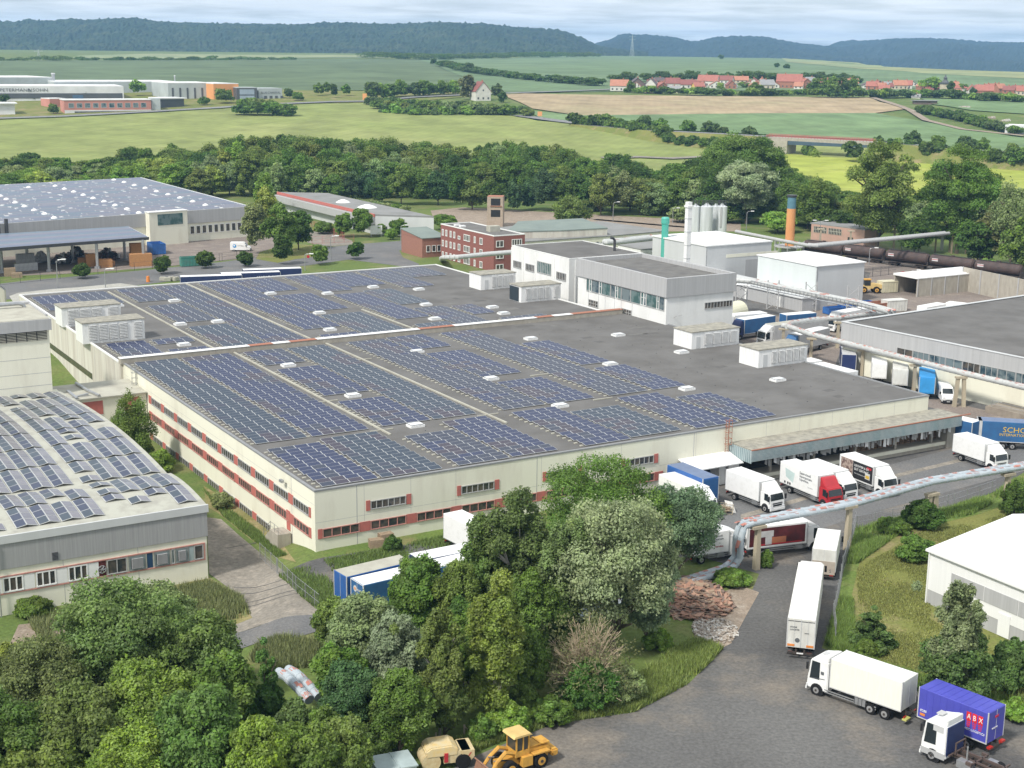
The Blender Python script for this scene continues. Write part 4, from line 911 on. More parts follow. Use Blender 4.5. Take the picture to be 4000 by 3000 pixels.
P=[G(*q,5.7)for q in((1868,496),(1902,492),(1790,477),(1753,482))];P0_=P[0];pk.location=(P0_.x,P0_.y,0);L_=[(p.x-P0_.x,p.y-P0_.y)for p in P]
M_pinkw=mat('mat_pink_render',(.48,.30,.24),.9,scale=.5,col2=(.38,.25,.20),lo=.3,hi=.6,det=7)
b=MB();b.prism(L_,0,5.5);b.build('wall',M_pinkw,pk)
b=MB();b.prism([(p[0]*1.03,p[1]*1.03)for p in L_],5.502,5.8);b.build('roof',M_greyfelt,pk)
va=Vector(L_[3]);lv=va.length;vd=va.normalized();vn=Vector((vd.y,-vd.x));
if vn.y>0:vn=-vn
for i in range(2):
 b=MB();s0,s1_=lv*(.42+i*.28),lv*(.42+i*.28+.25)
 def pb(a,c,o0,o1,z0,z1):b.prism([tuple(vd*a+vn*o0),tuple(vd*c+vn*o0),tuple(vd*c+vn*o1),tuple(vd*a+vn*o1)],z0,z1)
 pb(s0,s1_,.01,.06,3.2,4.9);b.mi(1)
 for k in range(9):pb(s0+(s1_-s0)*k/8.5,s0+(s1_-s0)*k/8.5+.18,.061,.12,3.1,5.0)
 pb(s0,s1_,.13,.16,4.0,4.15);b.build('barred_window',[M_black,M_lite],pk)
b=MB();pb(lv*.2,lv*.3,.01,.06,1.5,3);b.build('window',M_glass,pk)
def cyltop(b,x,y,r,h):
 b.cyl((x,y,0),(x,y,h),r,n=24);b.cyl((x,y,h),(x,y,h+r*.35),r,r*.3,24);b.cyl((x,y,h+r*.35),(x,y,h+r*.55),r*.3,r*.28,12)
M_silo=mat('mat_silo_steel',(.74,.76,.77),.38,metal=.2,scale=.5,col2=(.52,.54,.55),stretch=(1,1,.1))
for(x,y,r0,lb)in((1500,518,1.45,'left silver silo, narrow and closest to the white duct tower'),(1524,520,1.85,'middle silver silo, widest and nearest of the group'),(1544,515,1.5,'silver silo half hidden between the middle and the right one'),(1557,518,1.55,'right silver silo with a vertical ladder')):
 base=G(x,y,0);hs=Zat(446,base);t=thing('silo',lb,'silo',tuple(base),0,'silver silos behind the white hall')
 b=MB();cyltop(b,0,0,r0,hs);b.build('tank',M_silo,t)
 b=MB()
 for k in range(8):a=k*math.pi/4;b.cyl((r0*.8*math.cos(a),r0*.8*math.sin(a),hs+.2),(r0*.8*math.cos(a),r0*.8*math.sin(a),hs+1.7),.06,n=5)
 for z in(1.7,1.1):b.tube([(r0*.8*math.cos(k*math.pi/6),r0*.8*math.sin(k*math.pi/6),hs+z)for k in range(13)],.05,5)
 b.build('guard_rail',M_dmetal,t)
 if x==1557:b=MB();b.box(-.7,-.2,-r0-.15,-r0+.1,4,hs);b.build('ladder',M_grey,t)
p=G(1483,572,7.5)
wd=thing('white_duct_tower','tall white square duct rising beside the silos','duct',(p.x,p.y,0),UA)
hgt=Zat(436,(p.x,p.y,0));b=MB();b.box(-.55,.55,-.55,.55,0,hgt);b.box(-.75,.75,-.75,.75,hgt-1.2,hgt-.8);b.build('shaft',M_wpaint,wd)
b=MB()
for z in range(3,int(hgt),3):b.box(-.62,.62,-.62,.62,z,z+.12)
b.build('bands',M_lgrey,wd)
p=G(1433,600,0);gc=thing('green_chimney','turquoise green steel chimney with wider collar near its top','chimney',(p.x,p.y,0),0)
h=Zat(469,(p.x,p.y,0));M_turq=mat('mat_turquoise',(.06,.42,.33),.5,scale=.8,col2=(.10,.38,.31),stretch=(1,1,.2))
b=MB();b.cyl((0,0,0),(0,0,h-1.8),.85,.85,20);b.cyl((0,0,h-1.8),(0,0,h-1.5),.85,1.0,20);b.cyl((0,0,h-1.5),(0,0,h-.3),1.0,1.0,20);b.cyl((0,0,h-.3),(0,0,h),1.0,.8,20);b.build('stack',M_turq,gc)
p=G(1704,553,0);oc=thing('orange_chimney','orange chimney with blue top band and a round platform at its foot','chimney',(p.x,p.y,0),0)
h=Zat(421,(p.x,p.y,0));M_or=mat('mat_orange_stack',(.68,.33,.13),.6,scale=.6,col2=(.60,.26,.10),stretch=(1,1,.3))
b=MB();b.cyl((0,0,0),(0,0,h*.78),1.3,1.2,24);b.build('stack',M_or,oc)
b=MB();b.cyl((0,0,h*.78),(0,0,h-.6),1.2,1.15,24);b.build('blue_band',mat('mat_blue_band',(.10,.22,.28),.6,scale=1),oc)
b=MB();b.cyl((0,0,h-.6),(0,0,h),1.25,1.4,24);b.build('top_rim',M_dmetal,oc)
b=MB();b.cyl((0,0,2.6),(0,0,2.9),4.2,4.2,20);b.cyl((0,0,0),(0,0,2.6),2.2,2.2,16)
for k in range(10):a=k*math.pi/5;b.cyl((4*math.cos(a),4*math.sin(a),0),(4*math.cos(a),4*math.sin(a),4.2),.12,n=5)
b.build('platform',M_grey,oc)
zt=8.6;PR=G(1824,697,zt).to_2d();dirR=(G(2212,775,zt).to_2d()-PR).normalized();dirB=(G(2212,640,zt).to_2d()-PR).normalized()
rh=thing('grey_hall','wide hall at the right with dark flat roof, grey fascia and ribbon window','factory',(PR.x,PR.y,0),math.atan2(dirR.y,dirR.x))
a_=rh.rotation_euler.z;loc=lambda v:(v.x*math.cos(a_)+v.y*math.sin(a_),-v.x*math.sin(a_)+v.y*math.cos(a_))
LB=dirB*130;ob=loc(LB)
b=MB();b.prism([(0,0),(90,0),(90+ob[0],ob[1]),(ob[0],ob[1])],0,zt-.1);b.build('wall',M_cream,rh)
b=MB();b.prism([(.3,.3),(89,.3),(90+ob[0],ob[1]),(ob[0]-.1,ob[1]-.3)],zt-.098,zt);rr_=b.build('roof',M_bitu,rh)
b=MB();b.box(-.35,90,-.3,-.003,4.4,zt+.12);b.prism([(-.35,-.003),(0,-.003),(ob[0],ob[1]),(ob[0]-.35,ob[1])],4.4,zt+.12);b.build('fascia',M_grey,rh)
b=MB();b.box(-.45,90,-.4,.35,zt+.122,zt+.2);b.prism([(-.45,.352),(.3,.352),(ob[0]+.3,ob[1]),(ob[0]-.45,ob[1])],zt+.122,zt+.2);b.build('edge_trim',M_lgrey,rr_)
fR=fmap('F',90,10)
for k in range(17):
 s0=12+k*3.3;
 if s0>80:break
 window(rh,lambda s,o,z:(s,-.3-o,z),s0,s0+3.25,4.55,6.35,3 if k%3 else 2,fr=M_frame,gl=M_glassb if k%4 else M_glass,t=.08)
panel(rh,fR,46.0,49.0,.9,4.0,M_grey,'door')
b=MB();b.box(33,60,-4.5,-.02,0,1.1);b.build('loading_ramp',mat('mat_old_concrete',(.30,.26,.21),.95,scale=.8,col2=(.22,.185,.15),det=8),rh)
b=MB();b.tube([(34,-4.3,1.1),(34,-4.3,2.1),(40,-4.3,2.1),(40,-4.3,1.1)],.04,5);b.tube([(34,-4.3,1.6),(40,-4.3,1.6)],.03,5);b.build('railing',M_metal,rh)
zt=5.6;P0=G(2010,1190,zt).to_2d();wy=(G(2212,1272,zt).to_2d()-P0).normalized();wx_=(G(2212,1100,zt+.8).to_2d()-P0).normalized()
vh=thing('white_hall','white sheet metal hall with grey translucent strip and small door by the meadow','hall',(P0.x,P0.y,0),math.atan2(wy.y,wy.x))
a_=vh.rotation_euler.z;LB=Vector((wx_.x*math.cos(a_)+wx_.y*math.sin(a_),-wx_.x*math.sin(a_)+wx_.y*math.cos(a_)))
dpt=abs((G(2212,1118,zt).to_2d()-P0).length)
M_shw=mat('mat_sheet_white',(.80,.80,.79),.5,scale=.8,var=.05,stretch=(6,6,.1))
b=MB();b.box(0,40,0,24,1.55,zt);b.build('wall',M_shw,vh)
b=MB();b.box(.03,40,.03,24,0,1.549);b.build('plinth',M_grey,vh)
b=MB();n0=len(b.v);b.extr([(-.35,zt-.05),(12,zt+1.75),(24.3,zt-.05),(24.3,zt+.15),(12,zt+1.95),(-.35,zt+.15)],0,-.35,40.3);b.build('roof',M_shw,vh)
b=MB();b.extr([(0,zt),(24,zt),(12,zt+1.75)],0,0,.15);b.build('gable',M_shw,vh)
for k in range(5):panel(vh,fmap('F',40,24),3.0+k*4.2,3.0+k*4.2+4.12,2.75,4.25,M_grey,'translucent_strip',.04)
b=MB();fbox(b,fmap('F',40,24),9.2,10.6,.01,.09,.1,2.35);b.build('door',M_shw,vh)
b=MB();b.box(-.1,.05,-.12,.05,0,zt);b.build('downpipe',M_wframe,vh)
tk=G(1468,705,3.0);te=G(1597,673,3.0)
tan=thing('cream_tank','long horizontal cream coloured tank lying beside the white building','tank',(tk.x,tk.y,0),math.atan2(te.y-tk.y,te.x-tk.x));L_=(te.to_2d()-tk.to_2d()).length
b=MB();b.cyl((0.8,0,3.2),(L_,0,3.2),2.1,2.1,24);b.cyl((0.8,0,3.2),(0,0,3.2),2.1,1.2,24);b.cyl((L_,0,3.2),(L_+.7,0,3.2),2.1,1.2,24);b.build('vessel',mat('mat_cream_tank',(.72,.70,.52),.5,scale=1,var=.1),tan)
b=MB()
for x in(3,L_/2,L_-3):b.box(x-.3,x+.3,-1.6,1.6,0,1.6)
b.build('saddle',M_conc,tan)
# vehicles
M_tw=mat('mat_truck_white',(.80,.80,.79),.4,scale=1.5,col2=(.72,.72,.70),lo=.3,hi=.5)
M_twd=mat('mat_truck_dirty_white',(.66,.66,.62),.6,scale=1.2,col2=(.55,.54,.50),lo=.35,hi=.6,stretch=(1,1,.4))
M_tgrey=mat('mat_truck_grey',(.55,.55,.55),.5,scale=1)
M_tred=mat('mat_truck_red',(.48,.03,.04),.35,scale=1)
M_tblue=mat('mat_truck_blue',(.02,.11,.36),.5,scale=.8,col2=(.025,.09,.28))
M_tblue2=mat('mat_trailer_blue',(.03,.13,.30),.55,scale=.8,col2=(.03,.10,.24))
M_tnavy=mat('mat_trailer_navy',(.02,.035,.12),.5,scale=.8)
M_abx=mat('mat_violet_blue',(.075,.08,.45),.5,scale=.8,col2=(.065,.07,.38))
M_sky=mat('mat_bright_blue',(.04,.30,.66),.5,scale=.8)
M_tyre=mat('mat_tyre',(.02,.02,.021),.9,scale=5,spec=.1)
M_rim=mat('mat_rim',(.42,.42,.42),.4,metal=.4,scale=4)
M_chas=mat('mat_chassis',(.035,.033,.033),.7,scale=3,col2=(.07,.05,.04))
M_wind=mat('mat_windscreen',(.02,.028,.032),.08,scale=2,spec=.7)
M_lamp=mat('mat_headlamp',(.75,.76,.78),.15,scale=4)
M_tail=mat('mat_tail_light',(.45,.03,.02),.4,scale=4)
M_orange=mat('mat_orange_plate',(.75,.25,.05),.6,scale=4)
M_black2=mat('mat_plastic_black',(.02,.02,.022),.5,scale=4)
M_yel=mat('mat_gold_letter',(.70,.45,.06),.5,scale=4)
M_txt=mat('mat_grey_letter',(.12,.13,.14),.6,scale=4)
def place(pr,pf,z,side,L=None,Wd=2.5):
 A=G(*pr,z).to_2d();B=G(*pf,z).to_2d();d=(B-A);ln=L or d.length;d.normalize();n=Vector((-d.y,d.x))
 o=A-n*side*Wd/2;return(o.x,o.y,0),math.atan2(d.y,d.x),ln
def text(par,s,size,loc,side,m,name='lettering',sx=1.0,extrude=.012,rz=0,align='LEFT'):
 cu=bpy.data.curves.new(name,'FONT');cu.body=s;cu.size=size;cu.extrude=extrude;cu.align_x=align;cu.resolution_u=2
 o=bpy.data.objects.new(name,cu);COL.objects.link(o);bpy.context.view_layer.update()
 me=bpy.data.meshes.new_from_object(o.evaluated_get(bpy.context.evaluated_depsgraph_get()));bpy.data.objects.remove(o)
 me.materials.clear();me.materials.append(m);q=bpy.data.objects.new(name,me);COL.objects.link(q);q.parent=par
 q.location=loc;q.rotation_euler=(R(90),0,{'R':0,'L':math.pi,'B':-math.pi/2,'F':math.pi/2}[side]+rz);q.scale=(sx,1,1);return q
_wm={}
def wheel(par,x,y,r=.5,w=.32,dual=False):
 key=(r,w,dual)
 if key not in _wm:
  b=MB();b.cyl((0,-w/2,0),(0,w/2,0),r,r,20);b.cyl((0,-w/2-.02,0),(0,-w/2,0),r*.86,r,20);b.cyl((0,w/2,0),(0,w/2+.02,0),r,r*.86,20)
  t=b.build('wheel',M_tyre);b=MB();b.cyl((0,-w/2-.03,0),(0,w/2+.03,0),r*.56,r*.56,16);b.mi(1);b.cyl((0,-w/2-.09,0),(0,w/2+.09,0),r*.2,r*.2,8);q=b.build('rim',[M_rim,M_chas])
  _wm[key]=(t.data,q.data);bpy.data.objects.remove(t);bpy.data.objects.remove(q)
 a,c=_wm[key];o=bpy.data.objects.new('wheel',a);COL.objects.link(o);o.parent=par;o.location=(x,y,r)
 q=bpy.data.objects.new('rim',c);COL.objects.link(q);q.parent=o;return o
def cab(t,x0,Wd,col,ztop=2.7,L=1.75,defl=None,zlow=.55,defl_col=None,big=False):
 """cab-over cab standing from x0 to x0+L"""
 hw=Wd/2-.06;x1=x0+L
 prof=[(x0,zlow),(x1,zlow),(x1+.06,zlow+.45),(x1+.02,zlow+1.0),(x1-.22,ztop-.12),(x1-.45,ztop),(x0+.05,ztop),(x0,ztop-.1)]
 n=MB();k=len(prof)
 for y in(-hw,hw):n.v+=[(p[0],y,p[1])for p in prof]
 n.f.append(tuple(range(k)));n.f.append(tuple(reversed(range(k,2*k))));n.m+=[0,0]
 for i in range(k):n.f.append((i,k+i,k+(i+1)%k,(i+1)%k));n.m.append(0)
 c=n.build('cab',col,t);bevel(c,.07,2)
 zw0=zlow+1.02;zw1=ztop-.2
 def xf(z):return(x1+.02)+((x1-.22)-(x1+.02))*(z-(zlow+1.0))/((ztop-.12)-(zlow+1.0))
 b=MB();b.v+=[(xf(zw0)+.012,-hw+.14,zw0),(xf(zw0)+.012,hw-.14,zw0),(xf(zw1)+.012,hw-.2,zw1),(xf(zw1)+.012,-hw+.2,zw1),(xf(zw0)-.03,-hw+.14,zw0),(xf(zw0)-.03,hw-.14,zw0),(xf(zw1)-.03,hw-.2,zw1),(xf(zw1)-.03,-hw+.2,zw1)]
 for f in((0,1,2,3),(4,7,6,5),(0,4,5,1),(1,5,6,2),(2,6,7,3),(3,7,4,0)):b.f.append(f);b.m.append(0)
 b.build('windscreen',M_wind,c)
 for s in(-1,1):
  b=MB();y0=s*(hw-.01);y1=s*(hw+.018);P=[(x0+L*.42,zw0-.05),(x1-.2,zw0-.12),(x1-.38,zw1),(x0+L*.42,zw1)]
  b.v+=[(p[0],y0,p[1])for p in P]+[(p[0],y1,p[1])for p in P]
  for f in((0,1,2,3),(4,5,6,7),(0,1,5,4),(1,2,6,5),(2,3,7,6),(3,0,4,7)):b.f.append(f);b.m.append(0)
  b.build('side_window',M_wind,c)
  b=MB();b.box(x1-.12,x1+.02,s*(hw+.1)if s>0 else s*(hw+.1)-.22,s*(hw+.1)+.22 if s>0 else s*(hw+.1),ztop-1.0,ztop-.35);b.box(x1-.08,x1-.03,min(s*hw,s*(hw+.12)),max(s*hw,s*(hw+.12)),ztop-.5,ztop-.45);b.build('mirror',M_black2,c)
  b=MB();b.box(x1+.0,x1+.12,s*(hw-.25)-.22,s*(hw-.25)+.22,zlow+.08,zlow+.3);b.build('headlight',M_lamp,c)
 b=MB();b.box(x1+.04,x1+.16,-hw,hw,zlow-.2,zlow+.07);b.mi(1);b.box(x1+.03,x1+.10,-hw+.5,hw-.5,zlow+.32,zlow+.5);b.box(x1+.03,x1+.085,-hw+.4,hw-.4,zlow+.6,zlow+.72);b.build('bumper',[col if col!=M_tred else M_tred,M_black2],c)
 b=MB();b.box(x1+.161,x1+.175,-.27,.27,zlow-.14,zlow-.02);b.build('number_plate',M_wpaint,c)
 if defl:
  dc=defl_col or col;P=[(x0+.05,ztop-.02),(x1-.42,ztop-.02),(x1-.6,ztop+.1),(x0+.45,defl-.1),(x0+.05,defl)]
  n=MB();k=len(P);h2=hw-.08
  for y in(-h2,h2):n.v+=[(p[0],y if i!=3 else y*.9,p[1])for i,p in enumerate(P)]
  n.f.append(tuple(range(k)));n.f.append(tuple(reversed(range(k,2*k))));n.m+=[0,0]
  for i in range(k):n.f.append((i,k+i,k+(i+1)%k,(i+1)%k));n.m.append(0)
  bevel(n.build('wind_deflector',dc,c),.06,2)
 b=MB()
 for s in(-1,1):b.cyl((x0+L*.52,s*(hw+.005),.5),(x0+L*.52,s*(hw-.3),.5),.62,.62,16)
 b.build('wheel_arch',M_black2,c)
 return c
def cargo(t,L,Wd,z0,z1,col,roofc=None,name='cargo_box',ribs=0,x0=0):
 b=MB();b.box(x0,x0+L,-Wd/2,Wd/2,z0,z1);c=b.build(name,col,t);bevel(c,.04,1)
 b=MB();b.box(x0+.06,x0+L-.06,-Wd/2+.06,Wd/2-.06,z1+.002,z1+.02);b.build('roof_sheet',roofc or M_tw,c)
 b=MB();tz=M_metal
 for(xa,xb)in((x0-.015,x0+.07),(x0+L-.07,x0+L+.015)):
  for s in(-1,1):b.box(xa,xb,min(s*(Wd/2-.08),s*(Wd/2+.015)),max(s*(Wd/2-.08),s*(Wd/2+.015)),z0,z1+.012)
 b.box(x0+.07,x0+L-.07,-Wd/2-.013,-Wd/2+.02,z0,z0+.1);b.box(x0+.07,x0+L-.07,Wd/2-.02,Wd/2+.013,z0,z0+.1)
 b.box(x0-.012,x0,-.02,.02,z0+.1,z1);
 b.build('corner_trim',M_tgrey if col!=M_tw else M_lgrey,c)
 if ribs:
  b=MB();n=int(L/ribs)
  for i in range(1,n):b.box(x0+i*ribs-.02,x0+i*ribs+.02,-Wd/2-.02,Wd/2+.02,z0+.1,z1-.05);b.box(x0+i*ribs-.05,x0+i*ribs+.05,-Wd/2+.08,Wd/2-.08,z1+.021,z1+.045)
  b.build('ribs',col,c)
 return c
def under(t,x0,x1,Wd,axles,r=.5,guard=True,name='chassis'):
 b=MB();b.box(x0+.1,x1,-.45,-.3,.72,.98);b.box(x0+.1,x1,.3,.45,.72,.98)
 k=x0+.6
 while k<x1:b.box(k,k+.12,-.3,.3,.74,.96);k+=1.5
 b.box(x0+.02,x0+.1,-Wd/2+.1,Wd/2-.1,.45,.6)
 b.build(name,M_chas,t)
 for a in axles:
  for s in(-1,1):wheel(t,a,s*(Wd/2-.22),r,.34)
 if guard and len(axles)>1 and abs(axles[0]-axles[-1])>3:
  a0,a1=min(axles),max(axles);b=MB()
  for s in(-1,1):
   for z in(.55,.75):b.box(a0+.8,a1-.8,s*(Wd/2-.08)-.02,s*(Wd/2-.08)+.02,z,z+.1)
  b.build('side_guard',M_metal,t)
  b=MB();b.box(a1-2.4,a1-1.5,-Wd/2+.1,-Wd/2+.55,.45,.95);b.build('fuel_tank',M_metal,t)
 b=MB()
 for s in(-1,1):b.box(x0-.02,x0+.06,s*(Wd/2-.4)-.2,s*(Wd/2-.4)+.2,.62,.76)
 b.build('tail_light',M_tail,t)
def rigid(label,pr,pf,z,side,cabc=None,boxc=None,Wd=2.5,defl=True,cat='truck',group=None,L=None,roofc=None,name='box_truck',cabtop=2.55,zfloor=1.05,axles=None,ribs=0,cabL=1.75,frontr=.5):
 loc,a,L=place(pr,pf,z,side,L,Wd);t=thing(name,label,cat,loc,a,group)
 c=cargo(t,L,Wd,zfloor,z,boxc or M_tw,roofc,ribs=ribs)
 ax=axles or[L*.27];under(t,0,L+cabL-.1,Wd,ax+[L+.15+cabL*.52],r=.46)
 cb=cab(t,L+.15,Wd,cabc or M_tw,cabtop,cabL,defl=(z-.1)if defl else None)
 return t,L,c,cb
def trailer(label,pr,pf,z,side,col,roofc=None,L=None,name='trailer',Wd=2.5,group=None,cat='trailer',ax_end=0,ribs=0,legs=True,tractor=None,ax=3):
 loc,a,L=place(pr,pf,z,side,L,Wd);t=thing(name,label,cat,loc,a,group)
 c=cargo(t,L,Wd,1.1,z,col,roofc,ribs=ribs)
 axs=[2.2+1.3*k for k in range(ax)]if ax>1 else[2.5];under(t,0,L-.3,Wd,axs)
 if legs and not tractor:
  b=MB()
  for s in(-1,1):b.box(L-2.8,L-2.6,s*.8-.06,s*.8+.06,0,1.1);b.box(L-2.9,L-2.5,s*.8-.15,s*.8+.15,0,.05)
  b.build('support_leg',M_chas,t)
 return t,L,c
rigid('plain white box truck standing farthest right at the loading dock',(2060,937),(2129,959.7),3.5,-1,boxc=M_tw,group='box trucks at the loading dock')
t,L,c,cb=rigid('white truck with black advertising panel and red sticker on its side',(1815,980.5),(1888,1008),3.7,-1,group='box trucks at the loading dock')
b=MB();b.box(2.6,L-.15,-1.275,-1.256,1.25,3.5);ad=b.build('advert_panel',mat('mat_advert_black',(.025,.025,.028),.5,scale=2),c)
b=MB();b.box(.3,2.55,-1.275,-1.256,1.25,3.5);b.build('picture_panel',mat('mat_advert_photo',(.42,.33,.28),.6,scale=2.6,col2=(.10,.05,.05),lo=.42,hi=.55),c)
text(ad,'LEICHTER & SO',.42,(2.85,-1.281,2.85),'R',M_wpaint,sx=.95);text(ad,'GUT GEKÜHLT',.42,(2.85,-1.281,2.38),'R',M_wpaint,sx=.95);text(ad,'frisch und günstig unterwegs',.2,(2.9,-1.281,1.9),'R',M_lgrey)
b=MB();b.box(L-1.25,L-.4,-1.29,-1.276,3.0,3.3);b.build('red_sticker',M_tred,ad);b=MB();b.box(L-1.5,L-.6,-1.29,-1.276,1.7,2.5);b.mi(1);b.box(L-1.4,L-.7,-1.296,-1.291,1.8,2.2);b.build('mug_picture',[M_lgrey,M_yel],ad)
t,L,c,cb=rigid('white box truck standing just behind the red cabbed truck',(1734,995.5),(1801,1020),3.6,-1,group='box trucks at the loading dock')
t,L,c,cb=rigid('white box truck with red cab and grey slogan lettering on its side',(1686.5,995.5),(1768,1028),3.8,-1,cabc=M_tred,group='box trucks at the loading dock')
for i,s in enumerate(('Superschnell.','Supersparsam.','Superleise.')):text(c,s,.46,(L*.52,-1.262,3.15-i*.42),'R',M_txt,sx=.9)
text(c,'berolina',.3,(L*.74,-1.262,1.75),'R',M_lgrey)
b=MB();b.quad((1.2,-1.258,2.1),(2.6,-1.258,1.6),(2.9,-1.258,2.9),(1.0,-1.258,3.2));b.build('pale_emblem',mat('mat_pale_mint',(.55,.68,.66),.5),c)
b=MB()
for x in(.9,1.5,1.9):b.box(x,x+.28,-1.262,-1.256,1.2,1.5)
b.build('small_marks',M_black2,c)
rigid('plain white box truck with dark visor, left of the red cabbed truck',(1568.5,1014),(1641,1040.5),3.6,-1,group='box trucks at the loading dock')
rigid('white truck with sloping roof deflector, half hidden by the big tree at the dock',(1423.5,1024),(1496,1056.7),3.5,-1,group='box trucks at the loading dock')
t,L,c=trailer('blue curtain trailer with gold lettering parked under the small white porch',(1441,1004),(1518.5,1035.5),4.0,-1,M_tblue,mat('mat_blue_roof',(.16,.21,.33),.6,scale=.8),ribs=0)
text(c,'SCHOCKER',.9,(1.8,-1.262,2.9),'R',M_yel)
b=MB()
for i in range(13):b.box(L+.001,L+.04,-1.15+i*.18,-1.07+i*.18,1.2,3.85)
b.build('front_ribs',M_tblue2,c)
A_=G(2114.8,909,4.0).to_2d();t,L,c=trailer('long blue curtain trailer with large gold company lettering, cut by the right frame edge',(2114.8,909),(2212,914.5),4.0,-1,M_tblue2,mat('mat_blue_roof',(.16,.21,.33),.6),L=13.6)
text(c,'SCHOCKER',1.1,(3.3,-1.262,2.55),'R',M_yel,sx=1.1);text(c,'INTERNATIONAL',.55,(2.9,-1.262,2.0),'R',M_yel,sx=1.0)
b=MB();b.quad((8.0,-1.258,1.35),(10.6,-1.258,1.35),(12,-1.258,3.6),(9.6,-1.258,3.6));b.build('red_emblem',M_tred,c)
b=MB();b.box(-.02,.5,-1.3,1.3,1.0,4.02);b.build('grey_headboard',M_tgrey,c)
trailer('short blue trailer with white roof peeking out behind the loading canopy',(2050,903),(2101,914),4.0,-1,M_tblue2,M_tw,ax=1)
t,L,c,cb=rigid('white truck with a dark red picture on its whole side, under the pipe bend',(1616,1141),(1745,1127),3.55,-1,group='trucks at the pipe bend',cabtop=2.9)
b=MB();b.box(.25,L-.25,-1.275,-1.256,1.3,3.35);pp=b.build('picture_panel',mat('mat_oxblood_picture',(.14,.015,.02),.5,scale=.7,col2=(.05,.008,.01)),c)
b=MB();b.box(1.2,3.2,-1.29,-1.276,2.3,3.0);b.mi(1);b.box(2.4,4.8,-1.292,-1.276,1.5,2.2);b.mi(2);b.box(1.0,L-.6,-1.286,-1.277,1.35,1.5);b.mi(0);b.box(2.2,3.0,-1.30,-1.291,1.4,2.4);b.build('stove_motif',[M_tgrey,mat('mat_copper',(.45,.16,.08),.5),M_tred],pp)
t,L,c,cb=rigid('white truck with small grey lettering, mostly hidden between the big tree and the pipe bend',(1497,1156),(1576,1145),3.5,-1,group='trucks at the pipe bend',cabtop=2.9)
text(c,'Superschnell.',.3,(L-2.4,-1.262,2.9),'R',M_txt);text(c,'Supersparsam.',.3,(L-2.4,-1.262,2.55),'R',M_txt);text(c,'berolina',.3,(L-1.7,-1.262,1.7),'R',M_tred)
t,L,c,cb=rigid('dirty white box truck seen from behind, between the long semi and the pipe pylon',(1755,1184),(1766.5,1140.4),3.5,1,boxc=M_twd)
b=MB();b.box(-.05,-.015,-1.2,1.2,.75,2.2);b.build('tail_lift',mat('mat_tail_lift',(.42,.36,.30),.7,scale=2),c);text(c,'S',.5,(-.06,-.6,1.0),'B',M_txt)
loc,a,L=place((1701.5,1334),(1724.7,1214.4),4.0,1,None,2.55)
t=thing('semi_truck','long white articulated truck seen from behind on the dark yard road','truck',loc,a)
c=cargo(t,L,2.55,1.15,4.0,M_twd,M_tw,name='trailer_box');under(t,0,L-.5,2.55,[2.6,3.9,5.2,L+1.6])
cab(t,L+.55,2.5,M_tw,3.3,2.1,defl=3.95)
for s in(-1,1):
 b=MB();b.box(-.04,-.016,s*.85-.32,s*.85+.32,1.3,1.5);b.build('warning_plate',M_orange,c)
b=MB()
for y in(-.62,-.02,.02,.62):b.box(-.035,-.014,y-.015,y+.015,1.2,3.9)
b.build('door_rods',M_lgrey,c)
b=MB();b.box(-.03,-.014,-1.2,1.2,3.72,3.78);b.build('top_hinge',M_dmetal,c)
text(c,'STADE',.2,(-.03,1.0,3.1),'B',M_txt);text(c,'LOGISTIK',.2,(-.03,1.0,2.85),'B',M_txt);text(c,'www',.2,(-.03,-.3,2.6),'B',M_txt)
b=MB();b.cyl((-.03,.3,1.9),(-.016,.3,1.9),.22,.22,14);b.build('round_emblem',M_txt,c)
b=MB();b.box(-.06,-.01,-1.1,1.1,.55,.78);b.mi(1);b.box(-.07,-.061,-.3,.3,.6,.72);b.build('rear_bumper',[M_chas,M_wpaint],t)
loc,a,L=place((1950.8,1474.5),(1795,1422.6),3.85,1,None,2.55)
t=thing('swap_body_truck','big clean white three axle truck with plain white swap body in the foreground','truck',loc,a)
c=cargo(t,L,2.55,1.2,3.85,mat('mat_cream_white_body',(.80,.80,.72),.5,scale=2.2,col2=(.74,.74,.66),stretch=(4,4,.3)),M_tw);under(t,-.2,L+1.5,2.55,[1.5,2.85,L+1.28],r=.5)
cb=cab(t,L+.2,2.5,M_tw,3.3,2.0,defl=3.75)
b=MB();b.box(L*.48,L*.64,.75,1.24,.5,1.1);b.mi(1)
for k in range(4):b.box(L*.48+k*L*.05,L*.48+k*L*.05+.05,1.241,1.25,.5,1.1)
b.build('battery_box',[M_metal,M_dmetal],t)
b=MB();b.box(-.5,-.1,.4,1.2,.5,.62);b.build('yellow_plate',mat('mat_yellowish',(.5,.5,.15),.6),t)
b=MB();b.quad((L+.5,1.245,1.75),(L+1.9,1.245,1.55),(L+1.9,1.245,1.5),(L+.5,1.245,1.70));b.build('door_stripe',M_txt,cb)
b=MB();b.box(L+.62,L+.9,1.2,1.252,2.1,2.35);b.build('door_emblem',M_txt,cb)
b=MB();b.box(L+.9,L+1.35,-.3,.3,3.55,3.62);b.build('roof_hatch',M_tgrey,cb)
loc,a,L=place((2136.4,1541.6),(1986,1483.5),3.78,1,None,2.5)
t=thing('container_trailer','violet blue ABX container on a two axle trailer in the foreground','trailer',loc,a)
c=cargo(t,L,2.5,1.12,3.78,M_abx,M_abx,name='container',ribs=.62)
under(t,-.1,L+.3,2.5,[1.7,3.0],r=.46)
b=MB();b.box(L+.2,L+2.4,-.08,.08,.7,.85);b.build('drawbar',M_chas,t)
x_=L*.30
b=MB()
for i in range(3):b.box(x_-.42-i*.52,x_-i*.52,1.256,1.275,2.62,3.3)
b.build('red_squares',mat('mat_logo_red',(.75,.03,.03),.5),c)
b=MB()
